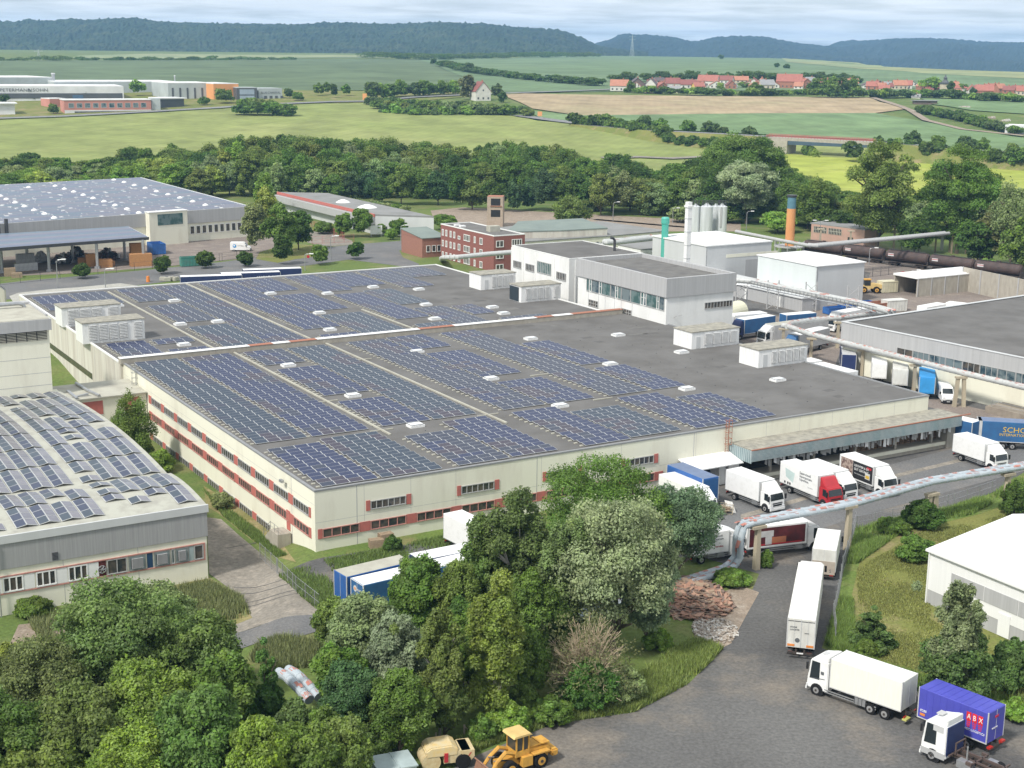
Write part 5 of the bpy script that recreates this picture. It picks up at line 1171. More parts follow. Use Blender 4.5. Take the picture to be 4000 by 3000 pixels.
for i in range(3):
 for k in range(4):b.box(x_-.42-i*.52+.03*k,x_-i*.52-.03*k,1.257,1.262,2.5-k*.16,2.6-k*.16)
b.build('red_bars',mat('mat_logo_red',(.75,.03,.03),.5),c)
for i,s in enumerate('ABX'):text(c,s,.62,(x_-.07-i*.52,1.285,2.72),'L',M_wpaint,sx=.8)
text(c,'ABX LOGISTICS',.27,(x_+.1,1.262,1.75),'L',M_wpaint,sx=.95)
text(c,'8288',.3,(L-.25,1.262,1.75),'L',M_wpaint);b=MB();b.box(L-.75,L-.25,1.256,1.27,1.4,1.62);b.build('orange_label',M_orange,c)
text(c,'ABX',.3,(-.025,.3,3.1),'B',mat('mat_logo_red',(.75,.03,.03),.5));text(c,'LOGISTICS',.17,(-.025,.6,2.2),'B',M_wpaint)
b=MB()
for s in(-1,1):b.box(-.3,.0,s*.9-.25,s*.9+.25,.75,.9)
b.build('rear_lamp_board',M_tail,t)
o2=G(2013,1643,0).to_2d();d=Vector((math.cos(a),math.sin(a)));n=Vector((-d.y,d.x));base=o2-n*1.03-d*7.4
t=thing('chassis_truck','white truck with empty swap body frame in the bottom right corner','truck',(base.x,base.y,0),a)
under(t,-.5,8.2,2.5,[1.4,2.75,7.4],r=.52,guard=False)
b=MB();b.box(.0,5.9,-.55,-.42,.98,1.12);b.box(.0,5.9,.42,.55,.98,1.12)
for x in(.1,2.0,3.9,5.8):b.box(x,x+.14,-1.2,1.2,1.0,1.12)
for x in(.1,3.9):b.box(x,x+.5,-1.25,-1.05,.95,1.2);b.box(x,x+.5,1.05,1.25,.95,1.2)
b.box(5.6,5.7,.6,.7,1.1,2.0);b.box(5.6,5.7,-.7,-.6,1.1,2.0);b.box(5.6,5.7,-.7,.7,2.0,2.08);b.build('swap_frame',mat('mat_frame_brown',(.10,.07,.06),.7,scale=2),t)
b=MB();b.box(4.0,5.2,.55,1.2,.45,1.05);b.box(2.8,3.7,-1.2,-.6,.5,1.0);b.build('fuel_tank',M_metal,t)
b=MB();b.cyl((4.5,.9,1.2),(4.5,.9,2.3),.07,n=8);b.build('exhaust',M_metal,t)
cb=cab(t,6.2,2.5,M_tw,3.35,2.15,defl=3.85)
b=MB();b.box(6.1,6.19,-1.18,1.18,.9,3.3);b.build('rear_wall',M_tnavy,cb)
b=MB()
for s in(-1,1):b.box(6.5,7.4,s*1.2-.02,s*1.2+.02,2.7,3.2)
b.box(7.2,7.75,-.35,.35,3.7,3.78);b.build('sleeper_window',M_tgrey,cb)
b=MB()
for s in(-1,1):b.box(6.25,8.35,s*1.21-.02,s*1.21+.02,.5,1.0)
b.build('grey_skirt',M_grey,cb)
t,L,c,cb=rigid('plain white box truck body parked tight against the factory front behind the birch',(958,1109),(1030.5,1144),3.9,-1)
t,L,c=trailer('dark blue trailer with dirty white roof, leftmost of the row by the trees',(748.5,1247),(891.5,1213),4.0,-1,M_tblue,M_lite)
trailer('navy trailer with bright white roof farthest from the trees in the row',(908.5,1211.6),(1036,1186),4.0,-1,M_tnavy,M_tw)
t,L,c=trailer('blue trailer with white frame and round emblem on its rear doors, nearest the trees',(785,1265),(1023,1210),4.0,-1,M_tblue2,M_tw)
b=MB();b.box(-.03,-.016,-1.25,-1.17,1.1,4.0);b.box(-.03,-.016,1.17,1.25,1.1,4.0);b.box(-.03,-.016,-1.17,1.17,3.92,4.0);b.build('white_frame',M_tw,c)
b=MB();b.cyl((-.04,.35,3.2),(-.016,.35,3.2),.32,.32,16);b.mi(1);b.cyl((-.05,.35,3.2),(-.041,.35,3.2),.15,.15,12);b.build('round_emblem',[M_lgrey,M_orange],c);text(c,'KOCH',.3,(-.035,-.1,3.1),'B',M_wpaint);text(c,'Spedition',.2,(-.035,-.1,2.8),'B',M_wpaint)
rigid('blue lorry with blue curtain sides behind the plant room, cab to the left',(1676,682),(1609,691.5),3.9,1,cabc=M_tnavy,boxc=M_tblue2,name='lorry')
rigid('white lorry with white roof just behind the blue lorry',(1657.5,675.5),(1589,681.5),3.9,1,name='lorry')
rigid('white tractor and grey white trailer pointing left in the rear yard',(1790,688),(1673,703.5),4.0,1,boxc=M_tgrey,roofc=M_lite,name='lorry',cabtop=3.0,cabL=2.0)
trailer('blue trailer with white roof by the lean-to wall',(1764.6,676),(1700,681.5),3.9,1,M_tblue2,M_tw)
t,L,c,cb=rigid('lorry with blue and white cab and pale grey box under the forked pipes',(1793,708),(1728,724),3.9,1,cabc=M_tblue2,boxc=M_tgrey,name='lorry',defl=True)
rigid('white lorry with pale roof beside the blue skips',(1885,664),(1818,676.5),3.8,1,name='lorry')
for(x0,y0,x1,y1,cc,lb,z,Wd)in((1815,742,1818.5,766,M_tnavy,'navy trailer front with grey roof backed up to the grey hall',3.9,2.5),(1882,761,1884,783,M_tw,'white trailer front next to the navy one, backed up to the grey hall',3.8,2.5),(1928.5,774,1929,797,M_twd,'cream white trailer front between the white one and the bright blue one',3.8,2.5),(1986,791.5,1986.6,814,M_sky,'bright sky blue trailer front backed up to the grey hall',3.8,2.5)):
 t,L,c=trailer(lb,(x0,y0),(x1,y1),z,-1,cc,cc if cc!=M_tnavy else M_tgrey,ax=1,group='trailers backed up to the grey hall')
 b=MB();b.box(L+.01,L+.05,-1.15,1.15,1.3,z-.2);b.build('front_panel',cc,c)
trailer('white roofed trailer parked along the right roof edge of the factory',(1779.5,781.7),(1853.8,801),4.0,1,M_tw,M_tw)
trailer('short white trailer between the plant room and the longer roof edge trailer',(1752,772),(1776,778.5),4.0,1,M_tw,M_tw,ax=1)
trailer('white trailer roof just beyond the grey hall roof edge',(2052,650),(2096,655),3.0,1,M_tw,M_tw,ax=1,group='white trailers beyond the grey hall')
trailer('lower white trailer roof left of its taller neighbour beyond the grey hall',(2003,664),(2046,656),2.7,-1,M_tw,M_tw,ax=1,group='white trailers beyond the grey hall')
for(pr,pf,lb,txt)in(((523,594.5),(389,598.5),'dark blue semitrailer nearest the factory roof edge on the back street','& CO'),((606,587.5),(478,592),'dark blue semitrailer with white lettering, middle one on the back street','WOLF & CO'),((652,579.5),(526,584),'dark blue semitrailer, farthest of the three on the back street','')):
 t,L,c=trailer(lb,pr,pf,4.0,1,M_tnavy,M_tw,group='dark blue semitrailers on the back street')
 if txt:text(c,txt,.95,(5.4 if txt[0]=='W' else 4.0,1.262,2.55),'L',M_wpaint,sx=1.1)
def van(label,loc,a,col=M_tw,emblem=None):
 t=thing('van',label,'van',loc,a);H=2.5;hw=.98
 P=[(0,.35),(5.4,.35),(5.5,.9),(5.2,1.25),(4.55,1.45),(3.95,2.3),(3.6,H),(.05,H),(0,2.3)];n=MB();k=len(P)
 for y in(-hw,hw):n.v+=[(p[0],y*(1 if p[1]<1.5 else .9),p[1])for p in P]
 n.f.append(tuple(range(k)));n.f.append(tuple(reversed(range(k,2*k))));n.m+=[0,0]
 for i in range(k):n.f.append((i,k+i,k+(i+1)%k,(i+1)%k));n.m.append(0)
 c=n.build('body',col,t);bevel(c,.06,2)
 b=MB();b.v+=[(4.53,-.82,1.53),(4.53,.82,1.53),(4.0,.78,2.24),(4.0,-.78,2.24)];b.v=[(v[0]+.03,v[1],v[2]+.02)for v in b.v];b.f.append((0,1,2,3));b.m.append(0);b.build('windscreen',M_wind,c)
 for s in(-1,1):
  b=MB();y=s*.965;b.quad((3.1,y,1.45),(4.35,s*.975,1.45),(3.95,s*.9,2.15),(3.1,s*.9,2.15));b.build('side_window',M_wind,c)
  b=MB();b.box(5.2,5.5,s*.7-.18,s*.7+.18,.95,1.15);b.build('headlight',M_lamp,c)
  b=MB();b.box(4.25,4.4,s*1.12-.12,s*1.12+.12,1.4,1.75);b.build('mirror',M_black2,c)
  for x in(1.05,4.6):wheel(t,x,s*.84,.35,.22)
 b=MB();b.box(5.42,5.58,-.9,.9,.3,.62);b.mi(1);b.box(5.50,5.6,-.5,.5,.75,.86);b.box(5.581,5.6,-.26,.26,.4,.52);b.build('bumper',[M_black2,M_lgrey],c)
 if emblem:
  b=MB();b.cyl((1.2,-.995,1.5),(1.2,-.975,1.5),.5,.5,18);b.mi(1);b.cyl((1.15,-1.0,1.6),(1.15,-.996,1.6),.25,.25,12);b.build('round_emblem',[M_sky,M_tw],c);text(c,'OPTIMA',.3,(2.0,-.985,1.5),'R',M_lgrey)
 return t
p=G(2030,823,2.5);q=G(2041,877,0);van('white van facing the camera beside the bright blue trailer',(G(2034,855,0).x-.1,G(2041,874,0).y+5.6,0),R(-96))
p=G(497,543,0);van('white van with round blue emblem on the forecourt of the solar hall',(p.x,p.y+1.0,0),R(2),emblem=True)
M_cy=mat('mat_machine_yellow',(.62,.34,.06),.6,scale=2.2,col2=(.48,.25,.05),lo=.35,hi=.6)
M_cb=mat('mat_faded_beige',(.60,.50,.30),.7,scale=2,col2=(.50,.38,.20),lo=.35,hi=.6)
p0=G(1168,1658,0).to_2d();p1=G(1106,1677,0).to_2d();d=(p1-p0).normalized();n=Vector((-d.y,d.x));base=p0-n*.9
wl=thing('wheel_loader','yellow wheel loader with cab and lowered bucket at the bottom edge of the yard','loader',(base.x,base.y,0),math.atan2(d.y,d.x))
for x in(0,2.75):
 for s in(-1,1):
  w_=wheel(wl,x,s*.82,.62,.42)
  for ch in w_.children:ch.data=ch.data.copy();ch.data.materials[0]=M_cy
b=MB();b.extr([(-1.15,.85),(1.0,.85),(1.0,1.75),(-.95,1.55),(-1.15,1.3)],1,-.55,.55);h=b.build('engine_hood',M_cy,wl);bevel(h,.05)
b=MB();b.box(-1.0,.9,-.6,.6,1.78,1.86);b.box(-.25,-.1,-.62,.62,1.86,1.92);b.build('hood_lid',M_cy,h)
b=MB();b.box(-1.75,-1.1,-.8,.8,.55,1.15);bevel(b.build('counterweight',M_cy,wl),.12,2)
b=MB();b.box(-.75,.75,-1.08,-.6,1.28,1.38);b.box(-.75,.75,.6,1.08,1.28,1.38);b.box(.8,1.7,.5,1.0,.5,1.3);b.box(.8,1.7,-1.0,-.5,.5,1.3);b.build('fender',M_cy,wl)
b=MB();b.box(-1.0,1.8,-.4,.4,.55,.9);b.box(1.8,3.6,-.35,.35,.6,1.15);b.build('frame',M_cy,wl)
c=MB();c.box(.95,2.2,-.7,.7,1.3,1.75)
for(x,y)in((.98,-.66),(.98,.66),(2.1,-.66),(2.1,.66),(1.5,.66),(1.5,-.66)):c.box(x-.05,x+.05,y-.05,y+.05,1.75,2.95)
cc=c.build('cab',M_cy,wl)
b=MB();b.extr([(.75,2.98),(2.45,2.95),(2.3,3.12),(.9,3.12)],1,-.85,.85);b.build('cab_roof',mat('mat_machine_yellow_pale',(.70,.50,.20),.6,scale=1.5),cc)
b=MB();b.box(1.05,2.05,-.64,-.62,1.8,2.9);b.box(1.05,2.05,.62,.64,1.8,2.9);b.box(2.1,2.12,-.6,.6,1.8,2.9);b.box(.96,.98,-.6,.6,1.9,2.9);b.build('cab_glass',mat('mat_loader_glass',(.07,.07,.06),.1,scale=2),cc)
b=MB();b.box(1.2,1.7,-.3,.3,1.6,2.2);b.build('seat',M_black,cc)
for s in(-1,1):
 b=MB();b.tube([(2.2,s*.5,1.6),(3.0,s*.5,1.9),(3.8,s*.55,1.3),(4.5,s*.6,.4)],[.14,.17,.15,.12],6);b.build('lift_arm',M_cy,wl)
 b=MB();b.cyl((2.4,s*.3,1.0),(3.5,s*.35,1.3),.07,n=8);b.mi(1);b.cyl((3.3,s*.34,1.26),(4.0,s*.4,1.4),.045,n=8);b.build('hydraulic_ram',[M_black2,M_metal],wl)
b=MB();b.extr([(4.4,.05),(5.6,.0),(5.65,.08),(4.75,.25),(4.55,.9),(4.75,1.15),(4.65,1.2),(4.35,.9)],1,-1.25,1.25);b.build('bucket',mat('mat_rusty_bucket',(.26,.14,.09),.8,scale=3),wl)
p0=G(935,1672,0).to_2d()
cm=thing('compactor','faded beige and yellow road compactor beside the wheel loader','roller',(p0.x-.3,p0.y+.2,0),R(16))
b=MB();b.extr([(-.2,1.15),(2.3,1.15),(2.35,1.75),(1.85,2.05),(.2,2.0),(-.25,1.7)],1,0,1.9);hd=b.build('hood',mat('mat_beige_yellow',(.68,.50,.22),.65,scale=1.6,col2=(.62,.54,.36)),cm);bevel(hd,.1,2)
b=MB();b.box(1.2,3.3,.05,1.85,.55,1.5);b.extr([(2.6,1.5),(3.6,1.5),(3.6,.95),(3.3,.6),(2.6,.6)],1,-.05,1.95);b.build('body',M_cb,cm)
b=MB();b.cyl((.2,.05,.75),(.2,1.85,.75),.75,.75,24);b.build('drum',M_cb,cm)
b=MB();b.cyl((2.7,-.12,.62),(2.7,.25,.62),.6,.6,20);b.cyl((2.7,1.65,.62),(2.7,2.02,.62),.6,.6,20);b.build('tyre',M_tyre,cm)
b=MB();b.box(1.2,1.5,-.07,.04,.7,1.45);b.quad((3.05,-.06,1.0),(3.3,-.06,1.35),(3.36,-.06,1.3),(3.12,-.06,.95));b.build('red_marking',M_tred,cm)
p=G(1880,634,0)
wl2=thing('wheel_loader','yellow wheel loader parked behind the white box hall','loader',(p.x-1.6,p.y+1,0),R(2))
for x in(0,3.0):
 for s in(-1,1):
  w_=wheel(wl2,x,s*1.0,.8,.55)
  for ch in w_.children:ch.data=ch.data.copy();ch.data.materials[0]=M_cy
b=MB();b.extr([(1.6,1.1),(4.3,1.1),(4.3,2.0),(1.6,2.5)],1,-.7,.7);b.box(-1,1.6,-.7,.7,.9,1.8);b.build('body',mat('mat_machine_yellow_pale',(.70,.50,.20),.6),wl2)
b=MB();b.box(.2,1.6,-.75,.75,1.8,3.1);b.build('cab',M_wind,wl2);b=MB();b.box(.05,1.75,-.85,.85,3.1,3.3);b.build('cab_roof',M_cy,wl2)
def skip(label,name,px,py,L,Wd,H,a,col,cat='container',open_=True,zb=0):
 q=G(px,py,0);t=thing(name,label,cat,(q.x,q.y,0),a)
 b=MB();b.box(0,L,0,Wd,.15,.25);b.box(0,L,0,.08,.25,H);b.box(0,L,Wd-.08,Wd,.25,H);b.box(0,.08,.08,Wd-.08,.25,H);b.box(L-.08,L,.08,Wd-.08,.25,H)
 b.box(.4,L-.4,.3,.5,0,.149);b.box(.4,L-.4,Wd-.5,Wd-.3,0,.149);bd=b.build('body',col,t)
 b=MB();k=.5
 while k<L:b.box(k,k+.1,-.06,-.002,.25,H);b.box(k,k+.1,Wd+.002,Wd+.06,.25,H);k+=.75
 b.box(-.04,L+.04,-.08,.0,H-.1,H+.002);b.build('ribs',col,bd)
 if not open_:b=MB();b.box(.0,L,0,Wd,H+.003,H+.06);b.build('lid',col if open_ is False else open_,bd)
 return t
M_cblue=mat('mat_container_blue',(.03,.14,.42),.6,scale=1,col2=(.03,.10,.3));M_cgreen=mat('mat_container_green',(.05,.26,.20),.7,scale=1.2,col2=(.09,.20,.16))
skip('blue open roll container near the canopy corner','skip_container',330,551,3.6,6.0,2.9,R(28),M_cblue)
skip('green and rust open container on the forecourt behind the small trees','skip_container',392,577,7.0,2.4,2.4,R(24),M_cgreen)
for i,(x,y,lb)in enumerate(((1790,681,'left tilted blue skip beside the white lorry'),(1822,676,'middle blue skip beneath the pipe bridge'),(1850,669,'right blue skip beneath the pipe bridge'))):skip(lb,'skip_container',x,y,5.0,2.2,1.5,R(25),M_cblue)
skip('rusty orange brown scrap container beyond the grey hall','skip_container',1893,678,9.0,3.0,2.2,R(30),M_rust)
skip('cream box container standing before the rusty scrap container','box_container',1916,676,5.2,2.4,2.6,R(22),M_twd,open_=False)
skip('cream metal container next to the concrete bay','box_container',1906,634,4.2,2.6,2.7,R(20),mat('mat_cream_container',(.62,.58,.42),.7,scale=1),open_=False)
q=G(812,1690,0);gb2=thing('site_container','grey green site container whose roof just enters the bottom edge','container',(q.x,q.y-.5,0),R(22))
b=MB();b.box(0,2.9,-1.2,1.2,.1,1.7);b.build('body',mat('mat_sage_box',(.38,.45,.43),.6,scale=1),gb2);b=MB();b.box(-.1,3.0,-1.3,1.3,1.7,1.8);b.box(1.5,1.6,-1.3,1.3,1.801,1.85);b.build('roof',mat('mat_sage_roof',(.42,.50,.50),.5,scale=1),gb2)
M_wag=mat('mat_wagon_brown',(.085,.055,.048),.7,scale=.8,col2=(.05,.035,.032))
ta=G(1760,551,0).to_2d();tb_=G(2150,599,0).to_2d();dw=(tb_-ta).normalized();aw=math.atan2(dw.y,dw.x)
def wagon(px,py,lb,L=12.6):
 q=G(px,py,0);t=thing('tank_wagon',lb,'wagon',(q.x,q.y,0),aw,'brown tank wagons on the siding')
 b=MB();b.cyl((.5,0,2.7),(L-.5,0,2.7),1.4,1.4,24);b.cyl((.5,0,2.7),(.1,0,2.7),1.4,.9,24);b.cyl((L-.5,0,2.7),(L-.1,0,2.7),1.4,.9,24);b.cyl((L/2,0,4.0),(L/2,0,4.4),.45,.45,12);b.build('tank',M_wag,t)
 b=MB();b.box(-.2,L+.2,-1.2,1.2,1.0,1.2)
 for x in(0,L):b.box(x-.1,x+.1,-1.3,1.3,1.0,2.2)
 b.build('underframe',M_chas,t)
 b=MB()
 for x in(1.5,3.3,L-3.3,L-1.5):
  for s in(-.72,.72):b.cyl((x,s-.06,.48),(x,s+.06,.48),.46,n=14)
 for x in(2.4,L-2.4):b.box(x-1.4,x+1.4,-.9,.9,.5,.8)
 b.build('bogies',M_chas,t)
 b=MB();b.box(1.2,2.9,-1.43,-1.38,2.6,3.3);b.mi(1);b.box(1.2,2.9,-1.45,-1.431,2.95,3.1);b.build('white_plate',[M_lgrey,M_tred],t)
 b=MB();b.box(1,L-1,-.3,.3,4.15,4.2);b.tube([(1,-.6,4.5),(L-1,-.6,4.5)],.03,5);b.build('catwalk',M_dmetal,t)
for px,py,lb in((1737,549,'tank wagon at the left end of the train, behind the pipe bridge'),(1822,559,'second tank wagon from the left, before the pink building'),(1914,571,'third tank wagon, with white and red plate'),(2008,582.5,'fourth tank wagon, just behind the concrete bay'),(2105,595,'tank wagon at the right end, partly covered by shrubs')):wagon(px,py,lb)
# pipes, pylons, lamps, fences
def pipeline(label,pts,r,m=None,rust=.5,ring=1.3,name='steam_pipe',cat='pipe',twin=None,seed=1,rustm=None,n=12):
 r_=random.Random(seed);P=[Vector(p)for p in pts];t=thing(name,label,cat,tuple(P[0]),0);m=m or M_pipe
 sets=[P]
 if twin:
  Q=[]
  for i,p in enumerate(P):
   a=P[max(i-1,0)];b_=P[min(i+1,len(P)-1)];d=(b_-a);d.z=0
   d=d.normalized()if d.length>.01 else Vector((1,0,0));Q.append(p+Vector((-d.y,d.x,0))*twin)
  sets.append(Q)
 for S in sets:
  L_=[p-P[0]for p in S];b=MB();b.tube([tuple(p)for p in L_],r,n);b.build('pipe',m,t,smooth=False)
  rb=MB();pt=MB()
  for i in range(len(L_)-1):
   a,c=L_[i],L_[i+1];d=c-a;ln=d.length;d.normalize();k=ring*.5;up=Vector((0,0,1));sd=d.cross(up)
   if sd.length<.1:sd=Vector((1,0,0))
   sd.normalize();upv=sd.cross(d).normalized()
   if upv.z<0:upv=-upv
   while k<ln:
    q=a+d*k;rb.cyl(tuple(q-d*.05),tuple(q+d*.05),r+.025,n=n)
    if r_.random()<rust:
     for kk in range(r_.choice([2,3,3,4])):
      th0=r_.uniform(-1.0,.1);th1=th0+r_.uniform(.7,1.2);l0=r_.uniform(.05,.4)*ring;l1=l0+r_.uniform(.3,.65)*ring;rr=r+.015+kk*.004
      v=[]
      for(l,th)in((l0,th0),(l1,th0+.15),(l1,th1),(l0,th1-.15)):v.append(tuple(q+d*l+(upv*math.cos(th)+sd*math.sin(th))*rr))
      pt.quad(*v)
    k+=ring
  rb.build('joint_rings',m,t)['kind']='stuff'
  if pt.v:pt.build('rust_patches',rustm or mat('mat_pipe_rust',(.50,.17,.13),.85,scale=3,col2=(.42,.24,.20)),t)['kind']='stuff'
 return t
def pylon(px,py,h,label,twin=False,w=.55,group='concrete pylons under the pipes',rz=0):
 q=G(px,py,0);t=thing('pylon',label,'pylon',(q.x,q.y,0),rz,group)
 if twin:
  for s in(-1,1):
   b=MB();b.prism([(s*.75-w/2,-w/2),(s*.75+w/2,-w/2),(s*.75+w/2,w/2),(s*.75-w/2,w/2)],0,h-.4);o=b.build('leg',M_post,t)
   for v in o.data.vertices:
    if v.co.z>1:v.co.x-=s*.28
 else:
  b=MB();b.box(-w/2,w/2,-w/2,w/2,0,h-.4);o=b.build('post',M_post,t)
  for v in o.data.vertices:
   if v.co.z>1:v.co.x*=.8;v.co.y*=.8
 b=MB();b.box(-.9,.9,-.4,.4,h-.4,h-.1);b.build('head',M_post,t)
 return t
M_post=mat('mat_pylon_concrete',(.46,.40,.29),.9,scale=.8,col2=(.36,.31,.23),stretch=(2,2,.3),det=7)
def hat(px,pybase,pytop):return Zat(pytop,G(px,pybase,0))
h1=hat(1829,1189,1090);h2=hat(2008,1134,1063);h3=hat(2171,1104,1020);h0=hat(1633,1230,1133)
zp=(h1+h2+h3+h0)/4
a0,a1,a2,a3=G(1633,1229,0),G(1829,1189,0),G(2008,1134,0),G(2171,1104,0)
end=a3+(a3-a2)*2.2
zz=zp+.45
pts=[(end.x,end.y,zz),(a3.x,a3.y,zz),(a2.x,a2.y,zz),(a1.x,a1.y,zz)]
dd=(Vector((a0.x,a0.y))-Vector((a1.x,a1.y))).normalized();e0=Vector((a0.x,a0.y))+dd*.8
el=Vector((a0.x,a0.y))+dd*2.0
pts+=[(e0.x,e0.y,zz),(e0.x+dd.x*1.0,e0.y+dd.y*1.0,zz-.2),(el.x-dd.x*.0,el.y,zz-.75),(el.x+dd.x*.25,el.y+dd.y*.25,zz-1.6),(el.x+dd.x*.25,el.y+dd.y*.25,1.6)]
gx=el+dd*.9;pts+=[(gx.x,gx.y,.85),(gx.x+dd.x*.8,gx.y+dd.y*.8-.3,.6),(gx.x+dd.x*6,gx.y+dd.y*6-1.5,.6),(gx.x+dd.x*22,gx.y+dd.y*22-5,.6)]
pipeline('twin grey blue pipes on pylons bending down to the ground by the big tree',pts,.36,M_pipeb,.85,1.35,twin=-.85,seed=4)
for(px,py,h,tw_,lb)in((1633,1230,h0,False,'single pylon beside the vertical pipe bend'),(1829,1189,h1,False,'single pylon at the corner of the meadow fence'),(2008,1134,h2,True,'splayed twin legged pylon in the green verge'),(2171,1104,h3,False,'single pylon near the right frame edge of the front pipe')):pylon(px,py,h,lb,tw_,rz=math.atan2(dd.y,dd.x),w=.62)
zr=hat(2071,879,812);zr2=hat(1860,812,752)
zz=(zr+zr2)/2+.4
def GP(l):return[tuple(G(x,y,zz))for x,y in l]
pipeline('grey pipe with rusty patches running from the fork along the grey hall to the right',GP([(1690,703),(1701,704.5),(1751,722),(1859,749),(1976,779),(2074,804),(2300,857)]),.48,M_pipe,.97,1.2,seed=7)
pipeline('upper fork arm of the rear pipe with heavy rust',GP([(1700,706),(1712,697),(1760,690),(1814,687),(1850,682),(1924,674)]),.45,M_pipe,.9,1.2,seed=8)
zz=7.2
pts=GP([(1584,605),(1620,608),(1660,617),(1760,637),(1850,655),(1890,665),(1921,674)])
tb2=pipeline('pipe bridge with railing and twin pipes crossing behind the rear yard',pts,.5,M_pipe,.25,2.4,twin=1.1,seed=9,name='pipe_bridge',cat='pipe bridge')
b=MB();P=[Vector(p)-Vector(pts[0])for p in pts]
for i in range(5):
 a,c=P[i],P[i+1];ln=(c-a).length;k=0
 b.tube([tuple(a+Vector((0,-1.2,.4))),tuple(c+Vector((0,-1.2,.4)))],.05,5);b.tube([tuple(a+Vector((0,-1.2,-.7))),tuple(c+Vector((0,-1.2,-.7)))],.12,5)
 while k<ln:q=a+(c-a)*(k/ln)+Vector((0,-1.2,0));b.cyl((q.x,q.y,q.z-.7),(q.x,q.y,q.z+.4),.05,n=5);k+=1.1
b.build('walkway_railing',M_metal,tb2)
def trestle(px,py,h,lb):
 q=G(px,py,0);t=thing('steel_trestle',lb,'trestle',(q.x,q.y,0),0,'steel trestles of the pipe bridge');b=MB()
 for s in(-1.2,1.2):b.cyl((s,0,0),(s,0,h),.14,n=6)
 k=0
 while k+2<h:b.cyl((-1.2,0,k),(1.2,0,k+2),.06,n=5);b.cyl((1.2,0,k),(-1.2,0,k+2),.06,n=5);k+=2
 b.build('lattice_legs',M_grey,t)
for px,py,lb in((1600,672,'trestle nearest the white building'),(1668,668,'trestle before the grey lean-to door'),(1750,672,'trestle above the blue trailer'),(1840,681,'trestle beside the white lorry and skips')):trestle(px,py,6.4,lb)
for(px,py,pt,lb,tw_)in((1751,772,729,'single pylon next to the last plant room',False),(1860,812,754,'single pylon between navy and white trailers',False),(1973,847,786,'single pylon beside the bright blue trailer',False),(2071,879,812,'twin pylon right of the white van',True),(1808,752,694,'single pylon at the corner of the grey hall',False),(1690,760,708,'single pylon under the pipe fork',False)):pylon(px,py,hat(px,py,pt),lb,tw_)
zz=8.0
t=pipeline('long grey pipe gallery on posts crossing above the tank wagons',GP([(1745,530),(1765,531),(1850,523),(1960,513),(2050,504)]),.45,M_grey,.0,1.6,seed=3,twin=1.4,name='pipe_gallery')
for x,y,lb in((1770,548,'post at the left end of the gallery'),(1835,553,'concrete post between two wagons'),(1930,540,'post of the gallery behind the third wagon'),(1985,546,'post of the gallery near the old steel frames')):pylon(x,y,7.2,lb,group='posts of the pipe gallery')
pipeline('grey pipe coming from the trees to the orange chimney',[tuple(G(x,y,4.5))for x,y in((1590,500),(1630,508),(1700,522),(1750,531))],.5,M_grey,.1,4,seed=5,name='pipe_gallery')
pipeline('bundle of pipes from the office corner to the white workshop',[tuple(G(x,y,z))for x,y,z in((953,560,.5),(953,558,5),(958,556,6.5),(990,556,7.2),(1060,549,7.2),(1110,545,7.2))],.5,M_pipe,.1,2,twin=.9,seed=6)
pipeline('pale pipes with a bend between workshop and silo hall',[tuple(G(x,y,z))for x,y,z in((1283,533,5),(1290,528,8),(1310,524,8.5),(1340,522,8.5),(1412,514,8.5))],.7,M_pipe,.15,3,twin=1.5,seed=7)
for x,y,lb in((2035,545,'left rusty steel frame with a curved old pipe'),(2070,548,'right rusty steel frame by the poplars')):
 q=G(x,y,0);t=thing('old_gantry',lb,'frame',(q.x,q.y,0),0,'old rusty steel frames');b=MB()
 for s in(-2,2):b.box(s-.2,s+.2,-.2,.2,0,7)
 b.box(-2.6,2.6,-.2,.2,6.4,6.9);b.build('frame',mat('mat_frame_rust',(.30,.24,.16),.9,scale=2),t)
 if x==2035:b=MB();b.tube([(0,.6,.5),(0,.6,5.5),(.6,.6,7.2),(2,.6,7.8),(4,.6,7.8)],.45,8);b.build('old_pipe',M_pipe,t)
def lamp(px,py,pt,lb,arms=1,z0=0):
 q=T(px,py);h=Zat(pt,q)-q.z;t=thing('street_lamp',lb,'lamp',tuple(q),0,'street lamps');b=MB();b.cyl((0,0,0),(0,0,h*.93),.13,.08,8);b.build('pole',M_metal,t)
 for s in((-1,1)if arms==2 else(1,)):
  b=MB();b.tube([(0,0,h*.9),(s*.3,0,h*.97),(s*1.4,0,h)],.06,6);b.build('arm',M_metal,t)
  b=MB();b.box(min(s*1.2,s*2.2),max(s*1.2,s*2.2),-.2,.2,h-.1,h+.12);b.build('lamp_head',M_wpaint,t)
for a in((1324,478,436,'curved lamp by the railway left of the silos',1),(1453,482,449,'curved lamp just left of the white duct tower',1),(1612,497,456,'lamp right of the silos with its head to the left',1),(1769,540,476,'double armed lamp before the pink building',2),(1947,540,494,'double armed lamp behind the third wagon',2),(2141,562,517,'double armed lamp under the right trees',2),(1877,572,535,'short lamp in front of the tank wagons',1),(715,562,509,'lamp in the middle of the back street',1),(659,584,548,'lamp beside the blue semitrailers',1),(125,622,560,'lamp on the pale pavement before the canopy',1),(866,530,486,'lamp at the brick wing corner',1),(228,622,580,'short thin mast lamp on the pavement island',1),(2187,594,576,'lamp over the storage wall',1),(1968,608,583,'lamp behind the concrete bay roof',1)):lamp(*a)
